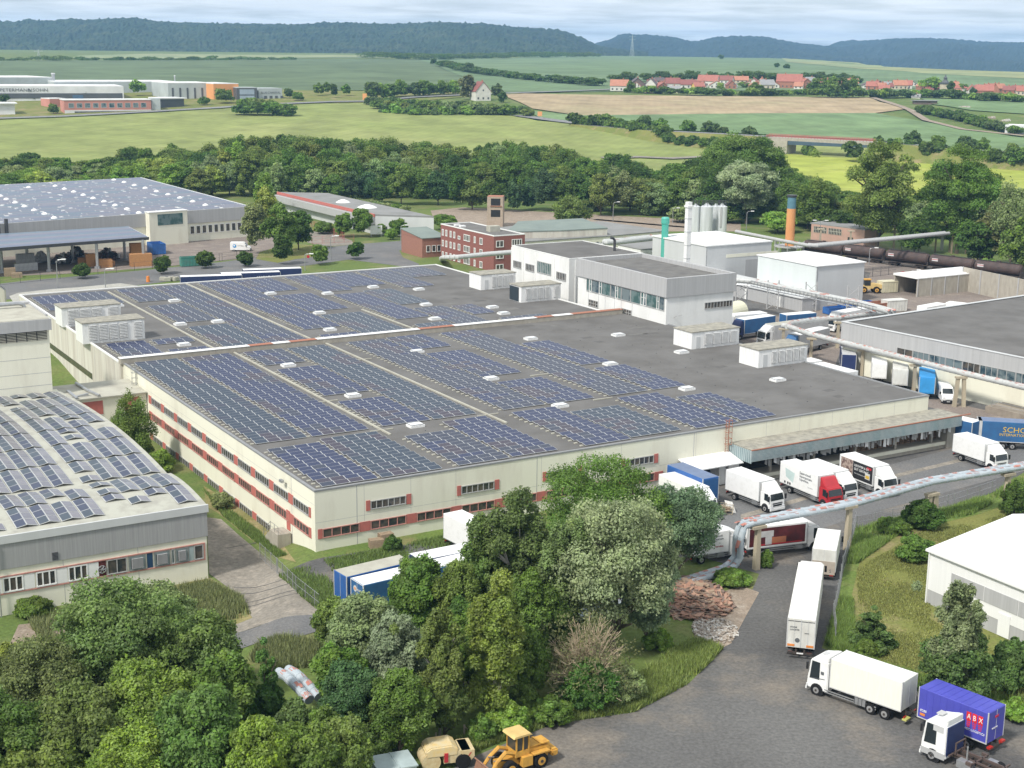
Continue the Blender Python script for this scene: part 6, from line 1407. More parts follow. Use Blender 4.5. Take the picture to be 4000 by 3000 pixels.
def fence(lb,pts,h,m,name='fence',cat='fence',step=2.5,mesh=True,post=.05,group=None,railm=None,lean=0):
 P=[T(*p)for p in pts];t=thing(name,lb,cat,tuple(P[0]),0,group);b=MB();rl=MB();o=P[0]
 for i in range(len(P)-1):
  a,c=P[i]-o,P[i+1]-o;ln=(c-a).length;k=0
  while k<=ln:q=a+(c-a)*(k/ln);b.cyl((q.x,q.y,q.z-.1),(q.x+lean,q.y,q.z+h),post,n=6);k+=step
  for f in(.05,.5,.97):rl.tube([tuple(a+Vector((0,0,h*f))),tuple(c+Vector((0,0,h*f)))],.022,4)
  if mesh:
   k=0
   while k<=ln:q=a+(c-a)*(k/ln);rl.cyl((q.x,q.y,q.z+.05),(q.x,q.y,q.z+h*.97),.012,n=3,caps=False);k+=.35
 b.build('posts',m,t)['kind']='stuff';rl.build('wire_mesh',railm or m,t);return t
M_redf=mat('mat_red_fence',(.45,.14,.13),.7,scale=2)
fence('low red fence and gate across the drive of the long hall',[(674,527),(700,526),(765,523)],2.2,M_redf,step=3)
fence('red fence along the drive beside the long hall',[(672,490),(716,505),(745,518)],2.0,M_redf,step=3)
fence('dark chain fence between the forecourt and the back street',[(0,616),(130,602),(330,580),(480,563),(560,552)],2.0,M_dmetal,step=5,mesh=False)
fence('dark fence and gate before the railway siding',[(1867,600),(1935,592)],2.4,M_dmetal,step=3)
fence('grey wire fence along the left edge of the meadow',[(1848,1140),(1835,1190),(1820,1240),(1810,1300),(1800,1345),(1805,1390)],2.0,M_metal,step=2.4,lean=-.1)
fence('thin wire fence between the lane and the trailer strip',[(562,1205),(600,1240),(640,1280),(690,1320)],1.8,M_metal,step=2.4)
fence('wire fence on the meadow verge behind the yard',[(1850,1142),(1950,1122),(2060,1092),(2150,1062)],1.6,M_metal,step=2.8)
for i,(x,y,yt,lb)in enumerate(((942,1604,1583,'concrete fence post leftmost by the compactor'),(887,1622,1597,'small concrete post left of the compactor'),(829,1645,1612,'concrete post above the site container'),(1003,1595,1566,'braced concrete post behind the compactor'),(1057,1580,1545,'thick concrete post in the shrubs behind the loader'))):
 q=G(x,y,0);h=Zat(yt,q);t=thing('fence_post',lb,'post',(q.x,q.y,0),0,'old fence posts');b=MB();b.box(-.08,.08,-.08,.08,0,h);b.build('post',M_post,t)
 if i==3:b=MB();b.cyl((0,0,h*.9),(.9,.3,0),.06,n=6);b.build('brace',M_post,t)
br=thing('road_bridge','road bridge with red railings on a graffitied concrete abutment','bridge',(0,0,0),0)
A=T(1657,330);B_=T(1888,341);zA_=Zat(295,A);zB_=Zat(306,B_)
d=(Vector((B_.x,B_.y))-Vector((A.x,A.y)));n=Vector((-d.y,d.x)).normalized();gA=A.z
A.z=zA_-.3;B_.z=zB_-.3
br.location=(A.x,A.y,A.z)
def bq(s,o):v=d*s+n*o;return(v.x,v.y)
dz_=B_.z-A.z
b=MB();b.v+=[(*bq(0,-5),.3),(*bq(1,-5),.3+dz_),(*bq(1,5),.3+dz_),(*bq(0,5),.3),(*bq(0,-5),-1.2),(*bq(1,-5),-1.2+dz_),(*bq(1,5),-1.2+dz_),(*bq(0,5),-1.2)]
for f in((0,1,2,3),(4,7,6,5),(0,4,5,1),(1,5,6,2),(2,6,7,3),(3,7,4,0)):b.f.append(f);b.m.append(0)
b.build('deck',M_conc,br)
b=MB()
for o_ in(-5,5):b.tube([(*bq(0,o_),1.5),(*bq(1,o_),1.5+dz_)],.12,5);b.tube([(*bq(0,o_),.9),(*bq(1,o_),.9+dz_)],.2,5)
k=0
while k<=1:
 for o_ in(-5,5):b.cyl((*bq(k,o_),.3+dz_*k),(*bq(k,o_),1.6+dz_*k),.1,n=5)
 k+=.03
b.build('red_railing',M_redf,br)
MB().prism([bq(.0,-6),bq(.2,-6),bq(.26,5),bq(.0,5)],-12,-1.22).build('abutment',M_conc,br);MB().prism([bq(.97,-5),bq(1.05,-5),bq(1.05,5),bq(.97,5)],-12,-1.0).build('abutment',M_conc,br)
b=MB();b.v+=[(*bq(.2,-5.2),-1.25),(*bq(.97,-5.2),-1.3+dz_),(*bq(.97,-4.6),-1.3+dz_),(*bq(.2,-4.6),-1.25),(*bq(.2,-5.2),-3.2),(*bq(.97,-5.2),-2.6+dz_),(*bq(.97,-4.6),-2.6+dz_),(*bq(.2,-4.6),-3.2)]
for f in((0,1,2,3),(4,7,6,5),(0,4,5,1),(1,5,6,2),(2,6,7,3),(3,7,4,0)):b.f.append(f);b.m.append(0)
b.build('blue_girder',mat('mat_blue_girder',(.06,.10,.14),.6,scale=.5),br)
def embank(pts,label):
 P=[T(x,y)for x,y,_ in pts];Z=[Zat(r_,p)for p,(_,_,r_)in zip(P,pts)];V=[];F=[];V2=[]
 for i,p in enumerate(P):
  a=P[max(i-1,0)];c=P[min(i+1,len(P)-1)];dd_=Vector((c.x-a.x,c.y-a.y)).normalized();nn_=Vector((-dd_.y,dd_.x));hh=Z[i]-p.z
  for o_,z in((-5-hh*1.6,p.z-1),(-5,Z[i]),(5,Z[i]),(5+hh*1.6,p.z-1)):V.append((p.x+nn_.x*o_,p.y+nn_.y*o_,z))
  for o_ in(-4,4):V2.append((p.x+nn_.x*o_,p.y+nn_.y*o_,Z[i]+.06))
 for i in range(len(P)-1):
  for k in range(3):F.append((i*4+k,i*4+k+1,i*4+k+5,i*4+k+4))
 for nm,v,f,m_,lb in(('embankment',V,F,g_mead,label),('country_road',V2,[(i*2,i*2+1,i*2+3,i*2+2)for i in range(len(P)-1)],g_road,'road on the '+label)):
  me=bpy.data.meshes.new(nm);me.from_pydata(v,[],f);me.materials.append(m_);o=bpy.data.objects.new(nm,me);COL.objects.link(o);lab(o,lb,'road' if nm[0]=='c' else 'embankment',kind='structure')
embank([(1245,271,267.5),(1330,285,275),(1420,301,282),(1560,319,289),(1658,331,294.6)],'grassy embankment left of the bridge')
embank([(1886,340,305.6),(2000,347,315),(2120,357,325),(2300,371,340)],'grassy embankment right of the bridge')
def heap(name,lb,px,py,rx,ry,h,n,cols,size,seed,cat='heap',flat=.3):
 r_=random.Random(seed);q=G(px,py,0);b=MB()
 for i in range(n):
  a=r_.uniform(0,6.28);rr=math.sqrt(r_.random());x,y=rr*rx*math.cos(a),rr*ry*math.sin(a);z=h*max(0,1-rr)**.8*r_.uniform(.7,1.0)
  L_,W_,H_=size[0]*r_.uniform(.4,1.2),size[1]*r_.uniform(.4,1.2),size[2]*r_.uniform(.5,1.3)
  mt=Matrix.Rotation(r_.uniform(0,6.28),3,'Z')@Matrix.Rotation(r_.uniform(-.45,.45),3,'X')@Matrix.Rotation(r_.uniform(-.4,.4),3,'Y');n0=len(b.v);b.mi(r_.randrange(len(cols)))
  for(sx,sy,sz)in((-1,-1,-1),(1,-1,-1),(1,1,-1),(-1,1,-1),(-1,-1,1),(1,-1,1),(1,1,1),(-1,1,1)):v=mt@Vector((sx*L_/2,sy*W_/2,sz*H_/2));b.v.append((x+v.x,y+v.y,z+v.z+.1))
  for f in((0,3,2,1),(4,5,6,7),(0,1,5,4),(1,2,6,5),(2,3,7,6),(3,0,4,7)):b.f.append(tuple(n0+i for i in f));b.m.append(b.k)
 b.mi(0);k=14
 ring=[(rx*.8*math.cos(i*2*math.pi/k),ry*.8*math.sin(i*2*math.pi/k),0)for i in range(k)];ring2=[(p[0]*.35,p[1]*.35,h*.72)for p in ring]
 n0=len(b.v);b.v+=ring+ring2
 for i in range(k):b.f.append((n0+i,n0+(i+1)%k,n0+k+(i+1)%k,n0+k+i));b.m.append(0)
 b.f.append(tuple(n0+k+i for i in range(k)));b.m.append(0)
 o=b.build(name,cols);o.location=(q.x,q.y,0);return lab(o,lb,cat,kind='stuff' if False else None)
wd_=[mat('mat_rubble_a',(.34,.19,.135),.95,scale=2),mat('mat_rubble_b',(.46,.28,.20),.95,scale=2),mat('mat_rubble_c',(.22,.16,.13),.95,scale=2),mat('mat_rubble_d',(.34,.25,.18),.95,scale=2)]
heap('rubble_heap','heap of broken brown boards and slabs beside the big tree',1492,1296,3.9,5.6,1.5,680,wd_,(1.3,.7,.08),3)
rb_=[mat('mat_debris_a',(.50,.44,.38),.95,scale=3),mat('mat_debris_b',(.40,.34,.28),.95,scale=3),mat('mat_debris_c',(.62,.60,.56),.9,scale=3)]
heap('debris_pile','spread of pale stones and litter below the board heap',1545,1362,2.2,3.2,.35,420,rb_,(.28,.2,.1),4)
D('dirt_patch',[(1530,1290),(1600,1265),(1640,1280),(1612,1330),(1580,1390),(1520,1420),(1500,1390),(1500,1330)],g_dirt,.03,label='pale gravelly dirt around the debris',cat='soil')
def pallet_stack(px,py,n,lb,m,L=1.2,W=.8,rz=0,nx=1,z0=0,name='pallet_stack',group='stacks of wooden pallets',h=.145):
 q=G(px,py,0);t=thing(name,lb,'pallets',(q.x,q.y,z0),rz,group);b=MB()
 for k in range(n):
  z=k*h
  for j in range(5):b.box(0,L,j*W/5,j*W/5+W*.13,z+h*.75,z+h*.92)
  for j in range(3):b.box(0,L,j*W/2.4,j*W/2.4+.1,z,z+h*.74)
 b.build('pallets',m,t);return t
M_wood=mat('mat_pallet_wood',(.52,.27,.11),.9,scale=3,col2=(.42,.20,.08));M_wood2=mat('mat_pallet_grey',(.40,.30,.20),.9,scale=3,col2=(.30,.22,.15))
for i,(x,y,n,L,W,lb)in enumerate(((283,577,22,5.4,2.4,'tall orange pallet stack at the right canopy post'),(284,568,34,3.6,2.4,'highest orange pallet stack at the right end of the canopy'),(212,579,14,3.6,2.4,'orange pallet stack in the middle under the canopy'),(187,577,22,2.4,2.4,'orange pallet stack behind the middle small tree'),(170,574,13,1.8,2.0,'reddish pallet stack left of the middle under the canopy'),(228,575,8,2.4,2.0,'low pallet stack right of the middle one'),(10,598,14,2.6,1.6,'pale pallet stack at the left forecourt edge'),(26,601,8,2.4,1.6,'short pale pallet stack at the left forecourt edge'))):pallet_stack(x,y,n,lb,M_wood if i<6 else M_wood2,L,W,R(25))
M_wrap=mat('mat_wrapped_goods',(.50,.50,.50),.5,scale=1.5,col2=(.36,.36,.37),lo=.3,hi=.6)
for i in range(9):
 x=32+(i%5)*10+(4 if i>4 else 0);y=588.5-(i%5)*.8-(11 if i>4 else 0)
 q=G(x,y,0);t=thing('wrapped_pallet','light grey wrapped pallet load %s under the canopy'%('in the front row' if i<5 else 'in the back row'),'pallet load',(q.x,q.y,0),R(25),'wrapped pallet loads');bevel(MB().box(0,1.15,0,1.1,.15,2.1+(1.2 if i>4 else 0)).build('load',M_wrap,t),.08);b=MB();b.box(0,1.15,0,1.1,0,.14);b.build('pallet',M_wood2,t)
for(x,y,L,W,H,lb)in((135,570,5,3,3,'dark piled goods left of the middle under the canopy'),(165,560,7,3,3.2,'dark brown stacked goods deep under the canopy'),(232,560,7,3,3.0,'dark stacked frames deep under the canopy'),(90,566,4,3,2.6,'grey crates deep under the canopy')):
 heap('goods_pile',lb,x,y,L/2,W/2,H,60,[mat('mat_goods_dark',(.05,.045,.045),.8,scale=1),mat('mat_goods_brown',(.14,.08,.06),.8,scale=1),M_grey]if L>4 else[M_grey,M_wrap],(1.2,1.0,.9),x,cat='goods')
for i,(x,y)in enumerate(((1545,1107),(1560,1111))):
 q=G(x,y,0);t=thing('mesh_crate','rusty wire crate full of scrap wood, %s of the pair by the white truck'%('left' if i==0 else 'right'),'crate',(q.x,q.y,0),R(-15),'scrap wood crates');b=MB()
 for(a,c)in((0,0),(1.2,0),(0,1),(1.2,1)):b.box(a-.03,a+.03,c-.03,c+.03,0,1.0)
 for z in(.1,.5,.97):b.box(0,1.2,-.02,.02,z,z+.04);b.box(0,1.2,.98,1.02,z,z+.04);b.box(-.02,.02,0,1,z,z+.04);b.box(1.18,1.22,0,1,z,z+.04)
 b.build('frame',M_post,t);b=MB();r_=random.Random(i)
 for k in range(30):x0,y0,z0=r_.uniform(.1,.6),r_.uniform(.1,.8),r_.uniform(.1,.8);b.box(x0,x0+r_.uniform(.3,.5),y0,y0+.1,z0,z0+.08)
 b.build('scrap_wood',M_wood2,t)
q=G(1572,1105,0);t=thing('white_board','bent white board leaning on the scrap crates','board',(q.x,q.y,0),R(-40));b=MB();b.quad((0,0,0),(1.2,0,.0),(.5,.1,1.3),(-.6,.1,1.3));b.quad((0,.05,0),(1.2,.05,.0),(.5,.15,1.3),(-.6,.15,1.3));b.build('sheet',M_wpaint,t)
pallet_stack(800,1187,7,'leaning grey pallets at the factory front left of the shrub',M_wood2,1.6,1.0,R(20),name='pallet_stack')
pallet_stack(823,1180,9,'second pile of grey pallets against the factory front',M_wood2,1.6,1.0,R(30),name='pallet_stack')
pipeline('short twin grey pipe with rust showing between the left trees',[tuple(G(x,y,z))for x,y,z in((602,1452,3.2),(620,1462,3.4),(648,1490,3.3),(668,1512,3.0))],.42,M_pipeb,.6,1.2,twin=.9,seed=12)
def sign(px,py,pt,lb,m,name='road_sign',w=.6,h=.6):
 q=T(px,py);H=Zat(pt,q)-q.z;t=thing(name,lb,'sign',tuple(q),0);b=MB();b.cyl((0,0,0),(0,0,H),.05,n=6);b.build('post',M_metal,t)
 b=MB();b.cyl((0,-.06,H-h),(0,-.03,H-h),h,h,18);s=b.build('plate',m,t);return t,s,H
t,s,H=sign(1949,612,586,'round red stop sign beside the concrete bay',M_tred,h=.9);b=MB();b.box(-.5,.5,-.075,-.062,H-1.05,H-.75);b.build('white_bar',M_wpaint,s)
t,s,H=sign(666,562,551,'small round red sign by the back street lamp',M_tred,h=.4)
q=G(800,512,0);t=thing('billboard','blank white sign board beside the red gate','sign',(q.x,q.y,0),R(15));b=MB();b.box(0,3.6,0,.15,.8,3.4);b.build('board',M_wpaint,t);b=MB();b.box(.2,.4,.16,.3,0,3.2);b.box(3.2,3.4,.16,.3,0,3.2);b.build('legs',M_metal,t)
for i,(x,y,m,lb)in enumerate(((320,609,M_orange,'orange plastic marker beside the grass patch'),)):
 q=G(x,y,0);t=thing('marker_post',lb,'post',(q.x,q.y,0),0);b=MB();b.cyl((0,0,0),(0,0,1.4),.45,.35,10);b.build('barrel',m,t)
for i,(x,y)in enumerate(((352,607),(362,608),(370,606),(380,607))):
 q=G(x,y,0);t=thing('stone_block','pale stone block %s in the row before the blue semitrailers'%['first','second','third','fourth'][i],'block',(q.x,q.y,0),R(i*20),'pale stone blocks');bevel(MB().box(-.8,.8,-.5,.5,0,1.0).build('block',M_lite,t),.15)
strip('railway',[(1284,474),(1420,486),(1520,494)],3.2,ground_mat('mat_ballast',[(.22,.15,.11),(.17,.12,.09),(.26,.19,.14)],(.3,1),bump=.2),.03,'rusty railway track behind the storehouse','railway')
strip('siding_bed',[(1730,548),(1900,570),(2212,606)],5.0,ground_mat('mat_ballast',[(.22,.15,.11),(.17,.12,.09),(.26,.19,.14)],(.3,1)),.03,'ballast bed below the tank wagons','railway')
# far industrial estate, house, village
def fbox2(label,cat,name,x0,y0,x1,y1,ytop,depth,wall,roof,roofh=.4,over=.0):
 """box whose front runs from ground pixel (x0,y0) to (x1,y1); top row given at the left end"""
 A=T(x0,y0);B=T(x1,y1);d=Vector((B.x-A.x,B.y-A.y));L_=d.length;h=Zat(ytop,A)-A.z;zb=min(A.z,B.z)-1
 t=thing(name,label,cat,(A.x,A.y,zb),math.atan2(d.y,d.x));h+=A.z-zb
 MB().box(0,L_,0,depth,0,h).build('wall',wall,t)
 b=MB();b.box(-over,L_+over,-over,depth+over,h+.01,h+.01+roofh);b.build('roof',roof,t)
 return t,L_,h
M_fw=mat('mat_far_white',(.72,.73,.73),.7,scale=.1);M_fg=mat('mat_far_grey',(.46,.50,.50),.7,scale=.1);M_fp=mat('mat_far_pink',(.56,.25,.20),.8,scale=.1);M_fo=mat('mat_far_orange',(.78,.36,.14),.7,scale=.1)
M_fd=mat('mat_far_dark',(.10,.105,.11),.6,scale=.1);M_fr=mat('mat_far_roof_white',(.78,.78,.77),.7,scale=.1)
fbox2('pale grey tall hall with white roof at the far left of the estate','hall','far_hall',-40,205,117,200,168,60,M_fg,M_fr)
t,L_,h=fbox2('long pale hall with white roof behind the pink office block','hall','far_hall',118,205,382,199,177,50,M_fg,M_fr)
t,L_,h=fbox2('long white hall with black band and grey lettering on its front','hall','far_hall',-60,222,268,214,187,50,M_fw,M_fr)
panel(t,fmap('F',L_,50),0,L_-1,h*.33,h*.62,M_fd,'black_band',.2);text(t,'PETERMANN',3.0,(L_*.18,-.3,h*.72),'R',M_fd,sx=1.2);text(t,'& SOHN',3.0,(L_*.36,-.3,h*.72),'R',M_fd,sx=1.2)
panel(t,fmap('F',L_,50),L_-34,L_-27,0.5,6,mat('mat_far_blue',(.08,.15,.25),.5),'blue_door',.3)
t,L_,h=fbox2('pink two storey office block with a row of dark windows and white ground floor','office building','far_office',140,246,327,239.5,217,16,M_fp,M_fr,.5,.3)
f4=fmap('F',L_,16)
panel(t,f4,0,L_,0,h*.35,M_fw,'ground_floor',.15);panel(t,f4,6,L_-2,h*.14,h*.27,M_fd,'window_band',.3)
for i in range(10):window(t,f4,2.5+i*(L_-4)/10,2.5+(i+.68)*(L_-4)/10,h*.50,h*.82,1,gl=M_glassb,fr=M_fg,t=.2)
fbox2('low pink wing left of the pink office block','building','far_wing',108,233,142,231,214,14,M_fp,M_fr)
fbox2('grey stair block at the right end of the pink office','building','far_wing',328,239,347,238.5,214,12,M_fg,M_fg)
fbox2('low flat roofed shop with dark open front beyond the light field','building','far_shop',349,234,398,231,214,14,M_fd,M_fr,.8,1.5)
fbox2('small white kiosk building at the far left edge of the field','building','far_kiosk',-30,250,33,248,225,14,M_fw,M_fr,.8,1.5)
t,L_,h=fbox2('pale grey hall with dark vertical slits','hall','far_hall',364,216,463,213,180,40,M_fg,M_fr)
for i in range(6):panel(t,fmap('F',L_,40),L_*(.08+i*.16),L_*(.08+i*.16)+1.2,0,h*.75,M_fd,'slit',.2)
fbox2('bright orange hall section facing the field','hall','far_hall',462,216,516,214,181.5,40,M_fo,M_fr)
t,L_,h=fbox2('blue grey glazed office with dark frame beside the orange hall','office building','far_office',512,217,556,216,190,15,M_fd,M_fg)
panel(t,fmap('F',L_,15),2,L_-2,h*.15,h*.45,mat('mat_far_glass',(.35,.42,.50),.3,scale=.2),'glazing',.2);panel(t,fmap('F',L_,15),2,L_-2,h*.53,h*.9,mat('mat_far_glass',(.35,.42,.50),.3),'glazing',.2)
t,L_,h=fbox2('grey shop building with dark lettering and small windows','building','far_shop',559,215,610,213.5,192,20,M_fg,M_fg)
text(t,'BLUE CARNIVAL',2.1,(1.5,-.25,h*.6),'R',M_fd,sx=.95)
for i in range(4):panel(t,fmap('F',L_,20),4+i*4,6+i*4,1.5,3.5,M_fd,'window',.2)
for(x,yb,yt,r_,lb)in((117,200,160,1.4,'slim metal chimney rising by the pale hall'),(379,206,165,.5,'thin mast between the far halls')):
 q=T(x,yb);hh=Zat(yt,q)-q.z;t=thing('far_chimney',lb,'chimney',tuple(q),0);b=MB();b.cyl((0,0,0),(0,0,hh),r_,r_*.8,12);b.build('stack',M_metal,t);b=MB();b.cyl((0,0,hh),(0,0,hh+.8),r_,r_,12);b.build('cap',M_fw,t)
def lattice(px,pyb,pyt,lb,w=5):
 q=T(px,pyb);hh=Zat(pyt,q)-q.z;t=thing('lattice_mast',lb,'mast',tuple(q),R(20));b=MB()
 for sx,sy in((-1,-1),(1,-1),(1,1),(-1,1)):b.cyl((sx*w/2,sy*w/2,0),(0,0,hh),w*.05,w*.03,4)
 for k in range(8):
  z=hh*k/8;s=w/2*(1-k/8);s2=w/2*(1-(k+1)/8);z2=hh*(k+1)/8;b.cyl((-s,-s,z),(s2,-s2,z2),w*.025,n=3);b.cyl((s,-s,z),(-s2,-s2,z2),w*.025,n=3)
 for f in(.78,.9):b.cyl((-w,0,hh*f),(w,0,hh*f),w*.05,n=4)
 b.build('lattice',M_fg,t)
lattice(84,130,106,'electricity pylon in front of the wooded ridge on the left');lattice(1365,123,74,'tall slender radio mast before the twin topped hill',7)
ROOFC=[mat('mat_roof_red_%s'%c,k,.8,scale=.5)for c,k in(('a',(.38,.145,.11)),('b',(.27,.10,.085)),('c',(.45,.20,.13)),('d',(.13,.10,.10)),('e',(.30,.30,.30)))]
WALLC=[mat('mat_house_wall_%s'%c,k,.8,scale=.5)for c,k in(('a',(.68,.66,.60)),('b',(.60,.52,.40)),('c',(.40,.18,.12)),('d',(.72,.50,.15)),('e',(.18,.13,.11)))]
def house(px,pyb,wpx,ridge_row,label,roof=0,wall=0,gable_front=False,depth=9,seed=0,name='house',group='village houses'):
 q=T(px,pyb);s=q.y/3072*wpx;H=Zat(ridge_row,q)-q.z;r_=random.Random(seed+int(px));t=thing(name,label,'house',(q.x,q.y,q.z-.5),R(r_.uniform(-22,22)),group)
 H+=.5;W=s;eave=H*.52
 MB().box(-W/2,W/2,0,depth,0,eave).build('wall',WALLC[wall],t)
 b=MB()
 if gable_front:prof=[(-W/2-.4,eave-.3),(0,H),(W/2+.4,eave-.3),(W/2+.4,eave),(0,H+.3),(-W/2-.4,eave)];b.extr(prof,1,-.4,depth+.4);g=MB();g.extr([(-W/2,eave),(W/2,eave),(0,H-.1)],1,0,depth)
 else:prof=[(-.4,eave-.3),(depth/2,H),(depth+.4,eave-.3),(depth+.4,eave),(depth/2,H+.3),(-.4,eave)];b.extr(prof,0,-W/2-.4,W/2+.4);g=MB();g.extr([(0,eave),(depth,eave),(depth/2,H-.1)],0,-W/2,W/2)
 rf_=b.build('roof',ROOFC[roof],t);g.build('gable',WALLC[wall],t)
 b=MB();cx=r_.uniform(-W/4,W/4);b.box(cx,cx+.9,depth/2-.4,depth/2+.5,H*.8,H+1.3);b.build('chimney',WALLC[2],rf_)
 f=lambda s_,o,z:(s_,-o,z);n=max(2,int(W/3.2))
 for i in range(n):
  x=-W/2+(i+.5)*W/n;b=MB();b.box(x-.6,x+.6,-.06,-.005,1.6,3.0);b.build('window',M_fd,t)
  if gable_front and abs(x)<W/4:b=MB();b.box(x-.5,x+.5,-.06,-.005,eave+.2,eave+1.3);b.build('window',M_fd,t)
 return t
def hz2(k,x):return 1106+x/4 if k==2 else 1659+x/4
HS=[(2,850,1000,690,790,2,0,0,'orange roofed white house at the left end of the village'),(2,1020,1150,675,775,3,4,1,'dark brown gabled house second from the left'),(2,1150,1240,680,775,3,0,1,'white gabled house with dark roof beside the brown gable'),(2,1240,1320,700,772,0,1,1,'small beige gabled house with red roof'),(2,1240,1330,672,720,3,0,0,'dark roofed house peeking out behind the small gables'),(2,1330,1450,675,765,1,0,0,'dark red roofed house left of the white gable'),(2,1460,1590,690,768,1,0,0,'house with a bright white gable and deep red roof'),(2,1340,1450,745,802,4,1,0,'low grey roofed house in front of the dark red roofs'),(2,1130,1240,752,803,4,1,0,'low grey house in front of the brown gable'),(2,1600,1770,650,748,0,0,0,'largest red roofed house on the left of the village'),(2,1580,1670,715,776,0,3,0,'yellow house below the largest red roof'),(2,1760,1900,655,726,1,0,0,'wide dark red roofed house with dormers'),(2,1900,2040,660,722,2,1,0,'orange tiled long roof near the village middle'),(2,1850,1950,722,765,4,0,0,'low white walled building below the orange roof'),(2,2040,2130,680,750,1,0,1,'red roofed gable right of the long orange roof'),(2,2120,2212,675,762,2,0,1,'orange red gable before the brick house'),(3,75,285,642,765,0,2,0,'big red brick house with tall red hipped roof'),(3,-60,60,690,772,4,1,0,'grey roofed barn left of the big brick house'),(3,275,395,680,772,0,2,1,'brick gabled house right of the big brick house'),(3,340,425,668,720,4,0,0,'grey roofed house behind the brick gable'),(3,430,590,682,745,0,0,0,'red roofed house above the tall hedge'),(3,590,680,690,745,0,1,0,'smaller red roof above the tall hedge'),(3,668,780,682,748,2,0,0,'orange red roof at the right end of the tall hedge'),(3,820,940,704,765,3,0,1,'dark roofed white gable right of the hedge'),(3,930,1000,698,748,1,4,1,'small brown gable with red roof'),(3,960,1045,738,790,0,0,0,'white low house in front of the brown gable'),(3,1005,1092,708,752,4,0,0,'white house with grey roof right of the brown gable'),(3,1092,1205,695,775,2,1,0,'wide orange roof before the big round tree'),(3,1205,1290,704,748,3,0,1,'white gable with dark roof before the big round tree'),(3,1360,1425,758,798,1,0,0,'small red roofed house below the round tree'),(3,1430,1510,725,795,2,0,0,'orange roofed house left of the church'),(3,1590,1665,708,770,2,0,0,'orange roofed house right of the church'),(3,1620,1680,770,805,2,1,0,'low orange roof in front right of the church'),(3,1730,1790,742,812,0,0,1,'white gabled house with red roof near the dark spruce'),(3,1795,1940,735,828,0,2,0,'big red roofed farmhouse near the right edge'),(3,1925,2030,725,790,0,1,0,'red roofed barn behind the big farmhouse'),(3,2030,2150,745,812,1,2,0,'long red roofed barn right of the farmhouse'),(3,2150,2290,745,825,0,1,0,'red roofed house cut by the right frame edge'),(3,1240,1310,815,850,4,0,0,'small pale shed in the village gardens')]
for(k,x0,x1,yr,yb,rf_,wl_,gf,lb)in HS:house(hz2(k,(x0+x1)/2),yb/4,(x1-x0)/4,yr/4,lb,rf_,wl_,bool(gf),seed=3)
hw=house(1044,218,34,177,'tall white farmhouse with red roof standing alone by the road',1,0,True,12,5,group=None)
_q=random.Random(21)
for i in range(30):
 x=1345+i*29.5+_q.uniform(-7,7)
 if 1755<x<1850:continue
 yb=190+max(0,(x-1850)*.035)+_q.uniform(-3,4);w_=_q.uniform(16,30);house(x,yb,w_,yb-_q.uniform(13,19),['red roofed house in the back row of the village','orange roofed house in the back row of the village','brown roofed house in the back row of the village'][(i%3)],[0,2,1][i%3],_q.choice([0,0,1,2]),_q.random()<.4,8,i)
q=T(2040,200);t=thing('church','village church with dark slender stepped spire','church',(q.x,q.y,q.z),R(10));hh=Zat(160,q)-q.z
b=MB();b.box(-3,3,-3,3,0,hh*.45);b.build('tower',WALLC[1],t)
b=MB();b.box(-3.2,3.2,-3.2,3.2,hh*.45,hh*.55);b.cyl((0,0,hh*.55),(0,0,hh*.68),3.2,1.8,8);b.cyl((0,0,hh*.68),(0,0,hh*.8),1.5,1.5,8);b.cyl((0,0,hh*.8),(0,0,hh*.86),1.9,.8,8);b.cyl((0,0,hh*.86),(0,0,hh),.8,.05,8);b.build('spire',M_fd,t)
b=MB();b.box(3.01,18,-4,4,0,hh*.25);b.build('nave',WALLC[0],t);b=MB();b.extr([(-4.5,hh*.25),(0,hh*.42),(4.5,hh*.25)],0,3.02,18.3);b.build('roof',ROOFC[0],t)
for i,(x,y,w_,lb)in enumerate(((1975,243,8,'pale debris heap at the left edge of the track'),(2080,233,10,'long straw coloured heap near the garden shed'),(2140,256,7,'white wrapped bales in the farm clutter'),(2172,262,6,'brown scrap heap in the farm clutter'))):
 q=T(x,y);r_=random.Random(i);b=MB();w2=w_*q.y/3072
 for k in range(40):
  b.mi(r_.randrange(3));a,c=r_.gauss(0,w2*.5),r_.gauss(0,w2*.4);s_=r_.uniform(.4,1.4);b.box(a,a+s_*1.6,c,c+s_,0,s_*r_.uniform(.5,1.1))
 o=b.build('rubble_heap',rb_);o.location=tuple(q);lab(o,lb,'heap')
q=T(2000,226);t=thing('garden_shed','small open garden shed with red things beside it','shed',tuple(q),0);MB().box(-8,8,0,6,0,2.6).build('wall',WALLC[4],t);MB().box(-9,9,-1,7,2.61,3.0).build('roof',ROOFC[4],t)
fbox2('white farm hall cut by the right frame edge','hall','far_hall',2170,288,2240,292,271,14,M_fw,M_fr)
for x,yb,yt,lb in((1166,256,241,'orange yellow road sign at the field junction'),(788,223,202,'orange advertising column by the estate road')):
 q=T(x,yb);hh=Zat(yt,q)-q.z;t=thing('far_sign',lb,'sign',tuple(q),0);b=MB();b.box(-1.4,1.4,-.2,.2,hh*.35,hh);b.build('board',M_fo,t);b=MB();b.box(-1,-.8,-.1,.1,0,hh*.35);b.box(.8,1,-.1,.1,0,hh*.35);b.build('legs',M_metal,t)
